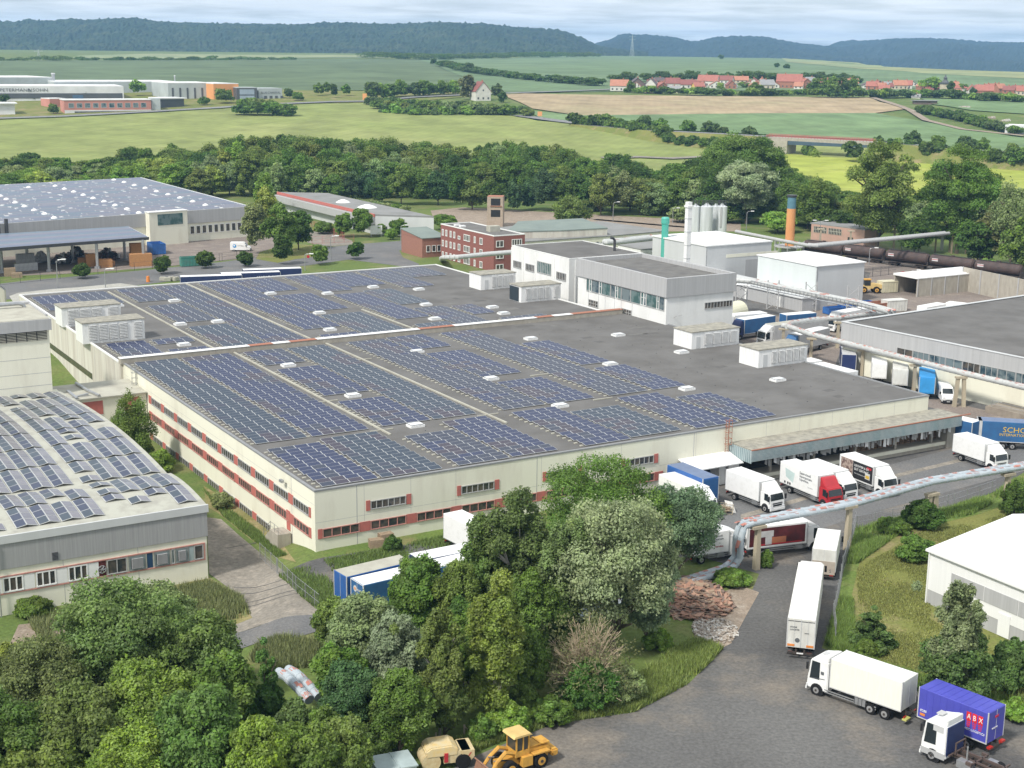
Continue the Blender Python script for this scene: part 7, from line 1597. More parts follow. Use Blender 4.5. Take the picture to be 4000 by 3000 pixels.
 # vegetation
def foliage_mat(mixed=False):
 m=bpy.data.materials.new('mat_foliage'+('_mixed' if mixed else ''));m.use_nodes=True;nt=m.node_tree;N=nt.nodes;L=nt.links;N.clear()
 out=N.new('ShaderNodeOutputMaterial');oi=N.new('ShaderNodeObjectInfo');at=N.new('ShaderNodeAttribute');at.attribute_name='tint'
 sp_=N.new('ShaderNodeSeparateColor');L.new(at.outputs['Color'],sp_.inputs[0])
 mr=N.new('ShaderNodeMapRange');mr.inputs[3].default_value=.5;mr.inputs[4].default_value=1.6;L.new(sp_.outputs[0],mr.inputs[0])
 sc=N.new('ShaderNodeVectorMath');sc.operation='SCALE';ac=N.new('ShaderNodeAttribute');ac.attribute_name='hue';L.new(ac.outputs['Color']if mixed else oi.outputs['Color'],sc.inputs[0]);L.new(mr.outputs[0],sc.inputs['Scale'])
 hs=N.new('ShaderNodeHueSaturation');h=N.new('ShaderNodeMapRange');h.inputs[3].default_value=.486;h.inputs[4].default_value=.514;L.new(sp_.outputs[1],h.inputs[0]);L.new(h.outputs[0],hs.inputs['Hue'])
 s2=N.new('ShaderNodeMapRange');s2.inputs[3].default_value=.78;s2.inputs[4].default_value=1.05;L.new(sp_.outputs[2],s2.inputs[0]);L.new(s2.outputs[0],hs.inputs['Saturation'])
 L.new(sc.outputs[0],hs.inputs['Color'])
 d=N.new('ShaderNodeBsdfPrincipled');d.inputs['Roughness'].default_value=.7;d.inputs['Specular IOR Level'].default_value=.12
 tr=N.new('ShaderNodeBsdfTranslucent');mx=N.new('ShaderNodeMixShader');mx.inputs[0].default_value=.38
 L.new(hs.outputs[0],d.inputs['Base Color']);L.new(hs.outputs[0],tr.inputs[0]);L.new(d.outputs[0],mx.inputs[1]);L.new(tr.outputs[0],mx.inputs[2]);L.new(mx.outputs[0],out.inputs[0])
 return m
M_leaf=foliage_mat()
M_bark=mat('mat_bark',(.14,.11,.08),.95,scale=3,col2=(.08,.065,.05));M_birch=mat('mat_pale_bark',(.50,.47,.42),.9,scale=3,col2=(.30,.27,.24));M_dead=mat('mat_dead_twigs',(.50,.41,.29),.95,scale=3,col2=(.38,.30,.20))
def leafmesh(name,C,Nn,S,tint,asp=.62):
 n=len(C);r_=rng.normal(size=(n,3));a=np.cross(Nn,r_);a/=np.linalg.norm(a,axis=1)[:,None]+1e-9;b=np.cross(Nn,a)
 S=S[:,None];bend=Nn*S*.22
 V=np.stack([C-a*S,C-b*S*asp+bend,C+a*S,C+b*S*asp+bend],1).reshape(-1,3).astype(np.float32)
 me=bpy.data.meshes.new(name);me.vertices.add(4*n);me.vertices.foreach_set('co',V.ravel())
 me.loops.add(4*n);me.loops.foreach_set('vertex_index',np.arange(4*n,dtype=np.int32));me.polygons.add(n)
 me.polygons.foreach_set('loop_start',np.arange(0,4*n,4,dtype=np.int32));me.polygons.foreach_set('loop_total',np.full(n,4,np.int32))
 at=me.attributes.new('tint','FLOAT_COLOR','POINT');col=np.ones((n,4,4),np.float32);col[:,:,0]=tint[:,0:1];col[:,:,1]=tint[:,1:2];col[:,:,2]=tint[:,2:3]
 at.data.foreach_set('color',col.ravel());me.materials.append(M_leaf);me.update();return me
def unit(v):return v/(np.linalg.norm(v,axis=-1)[...,None]+1e-9)
def crown(name,n,leaf,nl=26,shape='round',seed=1,lobe=(.26,.42),zlow=.22,shell=.62,core=.12):
 """crown in a unit box: radius 1, height 0..1 (z later scaled); leaf size in units of the crown radius"""
 g=np.random.default_rng(seed);Cs=[];Rs=[]
 for i in range(nl):
  for _ in range(40):
   p=g.uniform(-1,1,3)
   if shape=='round':ok=np.linalg.norm(p*[1,1,1])<.74
   elif shape=='cone':ok=math.hypot(p[0],p[1])<.68*(1-(p[2]+1)/2)+.04
   elif shape=='tall':ok=math.hypot(p[0],p[1])<.62*(1-abs(p[2])**2.2*.65)
   elif shape=='dome':ok=p[2]>-.75 and math.hypot(p[0],p[1])**2+((p[2]+.75)/1.5)**2<.62
   else:ok=True
   if ok:break
  Cs.append(p);Rs.append(g.uniform(*lobe)*(1 if shape!='cone' else(.5+.6*(1-(p[2]+1)/2))))
 Cs=np.array(Cs);Rs=np.array(Rs);w=Rs**2;w/=w.sum();lt=g.uniform(.1,.9,nl);lh=g.uniform(0,1,nl)
 idx=g.choice(nl,n,p=w);d=unit(g.normal(size=(n,3)));d[:,2]=np.where(d[:,2]<-.3,-d[:,2]*.6,d[:,2]);d=unit(d)
 rr=np.where(g.random(n)<core,g.uniform(.2,.8,n),g.uniform(shell,1.0,n)+np.abs(g.normal(0,.13,n)))
 wob=1+.16*np.sin(d[:,0]*7+idx)*np.cos(d[:,1]*6+idx*1.7)+.10*np.sin(d[:,2]*11+idx)
 P=Cs[idx]+d*(Rs[idx]*rr*wob)[:,None]
 keep=np.ones(n,bool)
 for k in range(nl):
  q=np.linalg.norm(P-Cs[k],axis=1)<Rs[k]*.62;keep&=~(q&(idx!=k))
 P=P[keep];d=d[keep];idx=idx[keep];m=len(P)
 Nn=unit(d*.75+g.normal(size=(m,3))*.55+np.array([0,0,.25]))
 P[:,2]=(P[:,2]+1)/2*(1-zlow)+zlow*.0+(zlow if shape!='dome' else 0)
 if shape=='dome':P[:,2]=np.maximum(0.01,(P[:,2]))
 tw=np.sin(P[:,0]*13+idx)+np.sin(P[:,1]*15)+np.sin(P[:,2]*29)
 tint=np.stack([np.clip(lt[idx]*.45+.12*tw+g.uniform(0,.5,m)+.12,0,1),np.clip(lh[idx]*.6+g.uniform(0,.4,m),0,1),g.uniform(0,1,m)],1)
 P[:,:2]/=np.percentile(np.abs(P[:,:2]),99.3);P[:,2]-=0;P[:,2]/=np.percentile(P[:,2],99.7)
 return P,Nn,tint,m,g
class Proto:pass
def limbs(seed,zlow,n=9,r0=.055,top=.85,spread=.7,m=None,name='trunk',sub=3):
 """trunk and branches in the unit box (radius 1, height 1)"""
 r_=random.Random(seed);b=MB();P0=[(0,0,0),(r_.uniform(-.04,.04),r_.uniform(-.04,.04),zlow),(r_.uniform(-.1,.1),r_.uniform(-.1,.1),.55),(r_.uniform(-.15,.15),r_.uniform(-.15,.15),top)]
 b.tube(P0,[r0,r0*.8,r0*.5,r0*.12],7)
 for i in range(n):
  z=zlow+(top-zlow-.1)*(i/n)*.8;a=r_.uniform(0,6.28);L_=spread*r_.uniform(.6,1)
  p=[(0,0,z),(math.cos(a)*L_*.4,math.sin(a)*L_*.4,z+.10),(math.cos(a)*L_,math.sin(a)*L_,z+r_.uniform(.16,.28))];b.tube(p,[r0*.45,r0*.3,r0*.08],5)
  for k in range(sub):
   a2=a+r_.uniform(-.8,.8);q=p[1];b.tube([q,(q[0]+math.cos(a2)*L_*.5,q[1]+math.sin(a2)*L_*.5,q[2]+r_.uniform(.05,.2))],[r0*.2,r0*.05],4)
 return b.build(name,m or M_bark)
def mkproto(key,n,leaf,shape,seeds,zlow,lobe=(.26,.42),nl=26,H=1.0,trunk=True,bark=None,core=.12):
 PR[key]=[]
 for s in seeds:
  P,Nn,tint,m,g=crown(key,n,leaf,nl,shape,s,lobe,zlow,core=core)
  p=Proto();p.P,p.N,p.t,p.m,p.leaf,p.g=P,Nn,tint,m,leaf,g;p.cache={};p.trunk=None
  if trunk:o=limbs(s,max(zlow,.12),m=bark);p.trunk=o.data;bpy.data.objects.remove(o)
  PR[key].append(p)
PR={}
NEARN=1.0
mkproto('near_round',62000,.2,'round',(1,2,3),.10,(.12,.27),95)
mkproto('near_tall',50000,.2,'tall',(4,5),.12,(.10,.22),90)
mkproto('near_dome',42000,.2,'dome',(6,7,8),.0,(.12,.26),80)
mkproto('near_cone',26000,.2,'cone',(9,),.04,(.10,.2),80)
mkproto('mid_round',11000,.3,'round',(11,12,13,14),.02,(.14,.29),60)
mkproto('mid_tall',11000,.3,'tall',(15,16,17),.02,(.12,.24),60)
mkproto('mid_dome',8000,.3,'dome',(18,19),.0,(.14,.28),50,trunk=False)
mkproto('far_round',1500,.3,'round',(21,22,23),.0,(.18,.34),26)
mkproto('far_dome',700,.3,'dome',(24,25),.0,(.26,.42),12,trunk=False)
mkproto('far_cone',600,.3,'cone',(26,),.04,(.2,.3),18)
GREENS={'dark':(.085,.15,.028),'mid':(.135,.225,.036),'olive':(.18,.24,.05),'pale':(.24,.305,.115),'bright':(.20,.33,.042),'yellow':(.29,.37,.06),'silver':(.30,.35,.20),'blue':(.085,.155,.055),'brownish':(.18,.20,.07),'far':(.10,.16,.045)}
KINDN={'near_round':'tree','near_tall':'tree','near_dome':'shrub','near_cone':'conifer','mid_round':'tree','mid_tall':'tree','mid_dome':'shrub','far_round':'tree','far_dome':'shrub','far_cone':'conifer'}
TREES=[]
def plant(key,loc,H,rad,color,label,group=None,leaf=None,bark=None,name=None,var=None):
 """leaf = real leaf-cluster size in metres"""
 ps=PR[key];p=ps[(var if var is not None else random.randrange(len(ps)))%len(ps)]
 leaf=(leaf*.6 if leaf else None)or(.13 if key.startswith('near')else .33 if key.startswith('mid')else .9)
 ratio=round(math.log(H/rad)*4)/4;lb_=round(math.log(leaf/rad)*3)/3;ck=(ratio,lb_)
 asp_=math.exp(ratio)
 if ck not in p.cache:
  C=p.P.copy();C[:,2]*=asp_;S=math.exp(lb_)*p.g.uniform(.6,1.35,p.m)
  p.cache[ck]=leafmesh('crown',C,p.N,S,p.t)
 t=thing(name or KINDN[key],label,'tree' if KINDN[key]!='shrub' else 'shrub',tuple(loc),random.uniform(0,6.28),group)
 jr,jg,jb=(random.uniform(.93,1.07)for _ in range(3));c=GREENS[color]if isinstance(color,str)else color
 o=bpy.data.objects.new('crown',p.cache[ck]);COL.objects.link(o);o.parent=t;o.scale=(rad,rad,H/asp_);o.color=(c[0]*jr,c[1]*jg,c[2]*jb,1)
 if p.trunk is not None and not key.startswith('far'):
  tr=bpy.data.objects.new('trunk',p.trunk);COL.objects.link(tr);tr.parent=t;tr.scale=(rad,rad,H)
  if bark:
   tr.data=p.trunk.copy();tr.data.materials[0]=bark
 TREES.append(t);return t
def treepx(key,px,pyb,pyt,hw,color,label,group=None,**k):
 q=T(px,pyb);H=Zat(pyt,q)-q.z;dist=math.sqrt(q.x**2+q.y**2+(CAMH-q.z)**2)
 dcam=q.y*cp+(CAMH-q.z-H/2)*sp;rad=hw/FPX*dcam
 if pyb>1659:pass
 return plant(key,q,max(H,.6),rad,color,label,group,**k)
 # the belt behind the factory
prof=[(-60,335),(0,335),(60,326),(130,338),(200,342),(245,325),(275,312),(300,302),(330,335),(362,302),(410,325),(470,302),(500,284),(560,292),(640,285),(700,290),(760,298),(830,290),(880,306),(940,300),(1000,312),(1060,304),(1110,300),(1160,312),(1205,306),(1235,328),(1290,338),(1340,322),(1385,352),(1420,358),(1460,343),(1510,332),(1560,304),(1620,302),(1650,318),(1680,342),(1720,366),(1780,388),(1830,395),(1900,400),(1990,405),(2080,400),(2150,395),(2300,390)]
def ptop(x):return float(np.interp(x,[p[0]for p in prof],[p[1]for p in prof]))
def place_word(x):
 if x<300:return 'behind the big solar hall'
 if x<590:return 'behind the big solar hall corner'
 if x<830:return 'beyond the long low hall'
 if x<1070:return 'beyond the gravel by the concrete tower'
 if x<1290:return 'behind the green roofed storehouse'
 if x<1440:return 'behind the railway left of the silos'
 if x<1600:return 'directly behind the silos'
 if x<1760:return 'between silos and pink building'
 if x<1960:return 'behind the pink building'
 return 'behind the tank wagons at the right'
ck_={'dark':'dark green','mid':'mid green','olive':'olive green','pale':'pale grey green','bright':'bright green','yellow':'yellow green','silver':'silvery','blue':'bluish green','brownish':'brownish','far':'dull green'}
rb2=random.Random(11)
rows_=[(598,0,4,'tall'),(578,14,7,'tall'),(556,30,9,'broad'),(536,48,12,'broad')]
for ri,(Yr,drop,jit,word)in enumerate(rows_):
 px=-50+rb2.uniform(0,20)
 while px<2270:
  Y=Yr+rb2.uniform(-8,8)
  if px>1230:Y-=(24 if px<1700 else 60)*min(1,(px-1230)/150)+ri*6
  x=(px-1106)/FPX*(Y*cp+50*sp)
  row=ptop(px)+drop+rb2.uniform(-jit,jit)+(6 if ri==0 else 0)
  H=CAMH-(row-114-(px-1106)*.0107)/FPX*Y;H=max(5,min(28,H+1.2))
  rad=rb2.uniform(4.4,6.4)
  col=rb2.choice(['dark','mid','mid','olive','dark','mid','mid','pale','olive','dark']if ri else['mid','olive','dark','olive','mid'])
  if px<520 and ri>1:col=rb2.choice(['mid','pale','bright','olive','yellow'])
  if not(1790<px<2250 and ri<1):plant('mid_tall' if rb2.random()<.5 else 'mid_round',(x,Y,0),H,rad,col,'%s %s tree %s'%(word,ck_[col],place_word(px)),'trees of the belt behind the site',var=rb2.randrange(9))
  px+=rad*2/Y*FPX*rb2.uniform(.42,.66)
px=560
while px<2250:
 if px<950:Y=516
 elif px<1290:Y=500
 elif px<1440:Y=488
 else:Y=470-max(0,min(40,(px-1700)*.1))
 H=rb2.uniform(9,15)if px<1400 else rb2.uniform(5,10);rad=rb2.uniform(3.4,5.2);x=(px-1106)/FPX*(Y*cp+50*sp);col=rb2.choice(['dark','mid','blue','pale','dark','olive'])
 plant('mid_round',(x,Y+rb2.uniform(-4,4),0),H,rad,col,'low %s tree at the front edge %s'%(ck_[col],place_word(px)),'trees of the belt behind the site')
 px+=rad*2/Y*FPX*.75
TP=treepx
TP('near_tall',1893,540,308,88,'olive','huge olive green poplar with bare lower limbs above the pipe gallery',leaf=.45,var=0)
TP('near_tall',2066,548,318,84,'mid','huge mid green poplar right of its olive twin',leaf=.45,var=1)
TP('near_round',1612,484,352,60,'silver','round silver green willow behind the silos',leaf=.5)
TP('near_round',1603,462,293,82,'mid','broad tall green tree towering behind the silver willow',leaf=.5)
TP('mid_round',1560,470,330,60,'dark','dark tree left of the broad tall tree')
TP('mid_round',1755,500,385,45,'mid','dense green tree between willow and poplars')
TP('mid_round',1680,503,460,38,'bright','rounded bright green bush by the orange chimney')
TP('mid_round',2180,585,395,50,'pale','pale feathery tree at the right frame edge behind the wagons');TP('mid_tall',2140,575,440,42,'brownish','sparse tree with pale bare branches right of the poplars');TP('mid_round',2205,600,470,45,'mid','green tree touching the right frame edge above the storage wall')
TP('mid_round',2110,575,480,45,'dark','dark shrubby tree above the last wagon');TP('mid_round',1975,548,470,40,'dark','dark tree between the two poplars')
TP('mid_round',1810,520,455,34,'dark','dark tree left of the pink building');TP('mid_dome',2130,592,560,22,'bright','bright green shrub in front of the wagons');TP('mid_dome',2190,600,568,22,'bright','bright shrub over the storage wall')
TP('mid_round',1236,497,424,42,'olive','olive tree with brownish top at the storehouse gable')
for a in((575,500,404,24,'yellow','fresh yellow green tree at the left end of the long hall'),(572,470,376,18,'bright','narrow bright tree behind the yellow green one'),(552,548,442,26,'pale','slim pale poplar at the corner of the big solar hall'),(606,552,438,36,'mid','large leafy tree at the gate side of the forecourt'),(645,540,458,30,'dark','large dark tree beside the red gate'),(610,572,508,20,'dark','dark clipped looking tree on the grass island'),(700,505,480,20,'mid','clipped hedge tree behind the red fence'),(742,512,462,22,'mid','leafy tree in front of the long hall middle'),(783,512,452,24,'mid','larger leafy tree near the sign board'),(862,512,474,20,'mid','small tree at the long hall gable'),(820,510,485,12,'bright','thin young tree before the long hall gable'),(845,518,496,12,'bright','small bright tree near the brick wing'),(960,497,465,26,'mid','bushy tree right of the long hall end')):
 TP('mid_round',*a)
for a in((353,592,554,19,'dark','round street tree right of the canopy, first in the row'),(444,580,543,19,'dark','round street tree beside the green container'),(531,576,545,16,'dark','round street tree below the white van'),(177,602,570,17,'dark','round street tree in front of the canopy'),(690,572,531,17,'mid','small street tree left of the middle lamp, behind the factory roof'),(768,560,524,17,'dark','round street tree standing alone on the street island')):
 TP('mid_round',*a,'small round street trees')
px=735
while px<895:TP('mid_dome',px,455+(px-735)*.12,425+(px-735)*.14,rb2.uniform(13,20),rb2.choice(['pale','mid','pale']),'pale green shrub in the row behind the long hall roof','shrub row behind the long hall');px+=20
for x in(690,712):TP('mid_dome',x,500,486,14,'yellow','clipped yellow green hedge block %s'%('left' if x==690 else 'right'),'clipped hedge blocks')
TP('near_dome',288,1010,850,50,'mid','large leafy shrub tree filling the gap between the left halls',leaf=.22);TP('near_round',312,930,845,26,'mid','upright leafy tree against the left factory wall',leaf=.22)
TP('near_dome',345,1020,974,30,'bright','bright green shrub at the foot of the left factory wall');TP('near_dome',480,1098,1066,22,'pale','small grey green shrub at the left factory wall');TP('near_dome',70,1325,1292,40,'mid','large leaved weed bush against the solar hall wall')
TP('near_dome',152,905,840,30,'dark','dark shrub in the shaft between tall block and factory');TP('near_dome',1498,708,678,12,'mid','small sapling in front of the cream tank');TP('near_dome',1543,700,684,11,'mid','second sapling by the cream tank');TP('near_dome',848,1190,1158,18,'dark','dark shrub growing at the factory front')
Fg='foreground trees between factory and yard'
TP('near_round',1300,1262,988,135,'mid','big green tree rising behind the pale tree in the middle',leaf=.22,var=1)
TP('near_round',1325,1415,1075,128,(.27,.35,.17),'big pale green tree with whitish leaf tips in the middle of the foreground',leaf=.21,var=0)
TP('near_round',1455,1262,1056,92,(.155,.235,.11),'grey green tree right of the pale tree, next to the pipe bend',leaf=.22,var=2)
TP('near_round',1395,1400,1190,60,(.25,.33,.16),'smaller pale tree at the right foot of the big pale tree',leaf=.21,var=1)
TP('near_round',1225,1420,1130,60,(.19,.26,.09),'olive tree leaning between birch and pale tree',leaf=.21,var=2)
TP('near_tall',1115,1400,1062,90,(.13,.185,.05),'drooping olive birch with pale stems left of the pale tree',leaf=.2,bark=M_birch,var=0);TP('near_tall',1050,1385,1120,58,(.14,.20,.05),'slender olive tree left of the drooping birch',leaf=.2,bark=M_birch,var=1)
TP('near_tall',1065,1570,1243,68,(.21,.27,.05),'yellow olive young birch with white stem in front centre',leaf=.19,bark=M_birch,var=1);TP('near_tall',950,1590,1320,60,(.16,.215,.05),'olive slender tree left of the yellow birch',leaf=.19,bark=M_birch,var=0)
for a in((905,1420,1212,62,'mid','green tree directly below the blue trailers'),(985,1430,1215,52,'olive','olive tree between trailers and drooping birch'),(790,1500,1285,72,(.21,.285,.12),'pale olive shrub tree left of the centre group'),(860,1540,1330,62,(.25,.32,.17),'whitish leaved tree below the pale olive one'),(735,1560,1400,55,'mid','green tree at the left side of the centre group'),(1000,1480,1300,50,'dark','dark tree deep inside the centre group'),(760,1620,1440,66,'blue','bluish green tree at the lower left of the centre group'),(865,1640,1450,66,'mid','dense green tree near the bottom of the centre group'),(960,1600,1470,50,(0.106,0.151,0.034),'dark olive tree above the fence posts'),(1140,1520,1360,46,'mid','green tree left of the bare bush'),(1190,1440,1290,44,'dark','dark tree above the bare bush'),(720,1420,1300,42,'olive','small olive tree at the lane end')):
 TP('near_round',*a,Fg,leaf=.21)
TP('near_dome',1272,1530,1430,62,(0.090,0.188,0.034),'dark fresh green shrub in front of the bare bush');TP('near_dome',1345,1515,1440,46,'pale','pale shrub right of the bare bush');TP('near_dome',1190,1560,1505,40,'mid','low green bush at the yard edge above the loader');TP('near_dome',1100,1585,1520,45,'bright','bright bush right behind the loader');TP('near_dome',1420,1400,1360,30,'bright','bright low shrub below the board heap');TP('near_dome',1130,1545,1478,36,'mid','green bush between young birch and bare bush')
TP('near_dome',1040,1600,1545,30,'mid','rounded bush behind the braced post');TP('near_dome',1655,1225,1190,14,'mid','small flowering bush at the pylon foot')
TP('near_round',1010,1520,1330,58,'mid','round green tree filling between slender tree and young birch',Fg,leaf=.21);TP('near_round',1140,1450,1240,58,'mid','green tree in the shade of the drooping birch',Fg,leaf=.21);TP('near_round',1180,1380,1180,55,'olive','olive green tree between birch and pale tree',Fg,leaf=.21)
L0='dense trees in the lower left corner'
for a in((270,1560,1268,150,(0.169,0.240,0.066),'widest tree of the lower left corner, below the solar hall','near_round'),(420,1560,1330,105,(0.144,0.224,0.053),'green tree right of the widest lower left tree','near_round'),(90,1620,1385,120,(0.169,0.217,0.066),'grey olive tree at the left frame edge','near_round'),(330,1690,1440,110,(0.169,0.274,0.039),'bright green tree in the middle of the lower left trees','near_round'),(180,1740,1500,120,(0.144,0.199,0.046),'dark olive tree near the bottom left','near_round'),(20,1760,1510,110,(0.119,0.183,0.039),'dark tree in the very bottom left corner','near_round'),(440,1740,1490,90,(0.128,0.207,0.046),'dense green tree left of the stray pipe','near_round'),(560,1770,1560,75,(0.203,0.298,0.039),'bright tree at the bottom edge below the stray pipe','near_round'),(300,1800,1580,100,(0.203,0.290,0.039),'bright leafy tree cut by the bottom edge','near_round'),(660,1740,1570,80,(0.136,0.207,0.039),'green tree at the bottom edge left of the container','near_round'),(740,1720,1560,60,(0.152,0.217,0.046),'olive green tree just left of the site container','near_round'),(490,1640,1420,60,'mid','tall green tree left of the conifer shaped tree','near_round'),(577,1590,1385,50,(0.101,0.199,0.039),'conifer shaped dark green tree beside the stray pipe','near_cone'),(640,1650,1520,55,(0.119,0.191,0.053),'dark bush under the stray pipe','near_dome'),(110,1800,1600,90,(0.152,0.217,0.046),'tree cut by the bottom edge at the left','near_round'),(180,1450,1335,55,(0.203,0.265,0.079),'light shrub right of the bare soil patch','near_dome'),(330,1420,1275,90,(0.220,0.282,0.099),'pale leafy tree top in front of the solar hall windows','near_round'),(20,1480,1395,50,(0.220,0.274,0.053),'yellowish bush at the left edge below the soil patch','near_dome'),(700,1660,1530,50,'mid','green bush left of the fence posts','near_dome'),(790,1650,1570,50,(0.169,0.249,0.053),'low green bush above the site container','near_dome'),(860,1620,1560,40,'bright','bright low bush at the fence posts','near_dome')):
 TP(a[6],*a[:6],L0,leaf=.22)
TP('near_dome',1975,1212,1160,38,'mid','single round shrub in the meadow left of the white hall');TP('near_cone',1882,1400,1312,50,(0.106,0.181,0.046),'conical dark green bush beside the meadow fence');TP('near_tall',2058,1515,1262,62,(0.226,0.271,0.114),'tall grey green leafy tree before the white hall',leaf=.19);TP('near_dome',2062,1520,1370,78,(0.121,0.197,0.051),'dense dark undergrowth around the tall grey green tree')
TP('near_dome',2185,1490,1385,52,(0.106,0.181,0.046),'dark bush at the right frame edge below the white hall');TP('near_dome',1990,1140,1082,44,'dark','dark spreading shrub behind the splayed pylon');TP('near_dome',2190,1112,1042,30,'dark','dark shrub at the last front pylon');TP('near_dome',2190,1555,1510,30,'bright','small yellowish bush at the right edge near the container');TP('near_dome',1870,1420,1385,26,'mid','low bush behind the white three axle truck')
TP('near_dome',1580,1262,1232,40,(0.166,0.271,0.046),'low fresh green bush below the pipe bend');TP('near_dome',1930,1150,1122,34,'mid','low shrubs on the verge right of the corner pylon')
q=G(1265,1515,0);t=thing('bare_bush','large half dead bush of bare tan branches fanning out','shrub',tuple(q),0);b=MB();r_=random.Random(5)
Hb=Zat(1328,q)
for i in range(210):
 a=r_.uniform(0,6.28);el=r_.uniform(.15,1.35);L_=r_.uniform(.6,1.0);R_=4.6*L_;P=[(0,0,.2)];x=y=0;z=.2
 for k in range(1,6):
  f=k/5;P.append((math.cos(a)*R_*math.cos(el)*f,math.sin(a)*R_*math.cos(el)*f,.2+Hb*L_*(math.sin(el)*f+.10*math.sin(f*3.1))));a+=r_.uniform(-.06,.06)
 b.tube(P,[.07,.06,.05,.04,.03,.018],4)
 for j in range(5):
  k=r_.randrange(2,5);p0=P[k];b.tube([p0,(p0[0]+r_.uniform(-.6,.6)+math.cos(a)*.4,p0[1]+r_.uniform(-.6,.6)+math.sin(a)*.4,p0[2]+r_.uniform(.1,.9))],[.03,.014],3)
b.build('branches',M_dead,t)
p=PR['near_dome'][0];sel=rng.choice(p.m,3500,replace=False);C=p.P[sel]*[4.3,4.3,Hb*.98];me=leafmesh('sparse_leaves',C,p.N[sel],np.full(3500,.12),p.t[sel]);o=bpy.data.objects.new('sparse_leaves',me);COL.objects.link(o);o.parent=t;o.color=(.16,.17,.07,1)
# far trees and hedges
def hedge(pts,h,word,where,cols,group,w=5,key='far_round',step=.8):
 P=[T(*p)for p in pts]
 for i in range(len(P)-1):
  a,c=P[i],P[i+1];ln=(c-a).length;k=0
  while k<ln:
   r_=rb2.uniform(.75,1.25);q=a+(c-a)*(k/ln);x,y=q.x+rb2.uniform(-2,2),q.y+rb2.uniform(-3,3);col=rb2.choice(cols)
   plant(key,(x,y,hz(x,y)-.3),h*r_,w*r_*.6,col,'%s %s %s %s'%(word,ck_[col],'bush' if key=='far_dome' else 'tree',where),group);k+=w*step
hedge([(1247,272),(1340,285),(1442,306)],7,'dense','below the road at the light field',['dark','mid'],'hedge along the railway road',7)
hedge([(1455,312),(1560,326)],6,'dense','near the bridge end of the road',['dark','mid'],'hedge along the railway road',7)
hedge([(1290,272),(1420,286),(1560,296),(1640,300)],7,'small','standing above the road',['far','mid'],'roadside saplings',7,step=2.4)
hedge([(1905,322),(2020,328),(2130,336),(2212,345)],9,'small','along the road right of the bridge',['mid','far'],'roadside saplings',7,step=2.2)
hedge([(1930,342),(2040,352),(2140,362),(2240,370)],9,'dense','behind the right poplar',['dark','mid'],'hedge behind the poplars',8)
hedge([(1745,338),(1760,339)],6,'lone','under the bridge',['mid'],'trees under the bridge',7);hedge([(1835,350),(1855,352)],12,'dense','at the right bridge end',['mid','dark'],'trees under the bridge',9)
hedge([(800,215),(860,210),(920,207),(990,203)],10,'slim','in the row by the estate road',['mid','far','bright'],'tree row by the estate road',8,step=.7)
hedge([(800,228),(860,233),(930,240),(1010,243),(1080,248),(1140,252)],6,'bushy','in the copse below the white farmhouse',['mid','olive','pale','far'],'copse below the farmhouse',8,step=.6)
hedge([(830,243),(900,248),(1000,248),(1070,250)],5,'low','at the field edge of the copse',['mid','bright','far'],'copse below the farmhouse',8,'far_dome',.7)
hedge([(810,236),(880,240),(960,244)],6,'rounded','inside the copse',['mid','olive'],'copse below the farmhouse',8,step=.7)
hedge([(524,249),(625,251)],7,'round','in the clump standing alone in the light field',['mid','dark'],'clump in the light field',9,step=.6);hedge([(530,243),(610,244)],8,'taller','in the clump standing alone in the light field',['olive','mid'],'clump in the light field',10)
for x,yb,yt,hw_,c,lb in((1008,216,162,17,'brownish','tall brownish tree hiding the left side of the white farmhouse'),(1075,215,182,12,'far','dull green tree right of the white farmhouse'),(1085,222,200,10,'dark','dark tree at the farm yard'),(688,208,180,11,'mid','first dark tree on the verge left'),(705,205,178,9,'mid','second tree on the verge'),(722,212,182,7,'dark','narrow poplar on the verge'),(747,208,182,10,'mid','round tree on the verge right of the poplar'),(812,205,182,8,'mid','tree beside the advertising column'),(838,203,182,8,'mid','conical tree before the tree row'),(297,208,172,18,'bright','large light green tree between the far halls'),(487,224,193,21,'mid','broad tree in front of the orange hall'),(117,247,226,10,'mid','round bush at the corner of the pink office'),(188,215,196,9,'dark','dark tree on the pink office roof line'),(440,228,210,12,'mid','bush left of the broad orange hall tree'),(625,213,192,9,'far','shrub right of the grey shop'),(645,218,200,12,'mid','bush near the end of the estate'),(10,222,205,10,'dark','dark tree at the left edge of the estate'),(72,218,208,8,'dark','dark shrub before the black band hall'),(936,140,127,7,'dark','dark tree on the far field slope'),(1015,158,136,10,'far','grey green tree among the slope hedges'),(1557,128,118,7,'dark','lone tree on the skyline right'),(1678,146,137,5,'dark','left of two lone trees on the far slope'),(1700,149,139,7,'dark','right of two lone trees on the far slope')):
 treepx('far_round',x,yb,yt,hw_,c,lb)
hedge([(955,143),(1010,156),(1070,164),(1150,174),(1280,186),(1310,187)],6,'small','in the hedge line across the far slope',['dark','far'],'hedge line on the far slope',14,step=1.2)
hedge([(800,126),(850,128),(925,130),(1000,128),(1090,126),(1200,124.5),(1290,124)],9,'small','along the skyline hedge',['dark','far'],'skyline hedge',34,step=.8)
hedge([(0,131.5),(200,131),(420,130.5),(640,129.5)],5,'tiny','in the thin hedge below the wooded ridge',['dark','far'],'thin hedge below the ridge',26,'far_dome',1.0)
hedge([(1360,200),(1450,204),(1540,208),(1700,206),(1760,205)],5,'garden','in front of the left village houses',['mid','dark','bright'],'village garden trees',9,step=.9)
hedge([(1755,211),(1800,212),(1850,212)],13,'tall','in the dense row hiding the village middle',['mid','olive','dark'],'tall tree row in the village',9,step=.6);hedge([(1760,212),(1850,213)],8,'lower','in front of the dense village row',['dark','mid'],'tall tree row in the village',9)
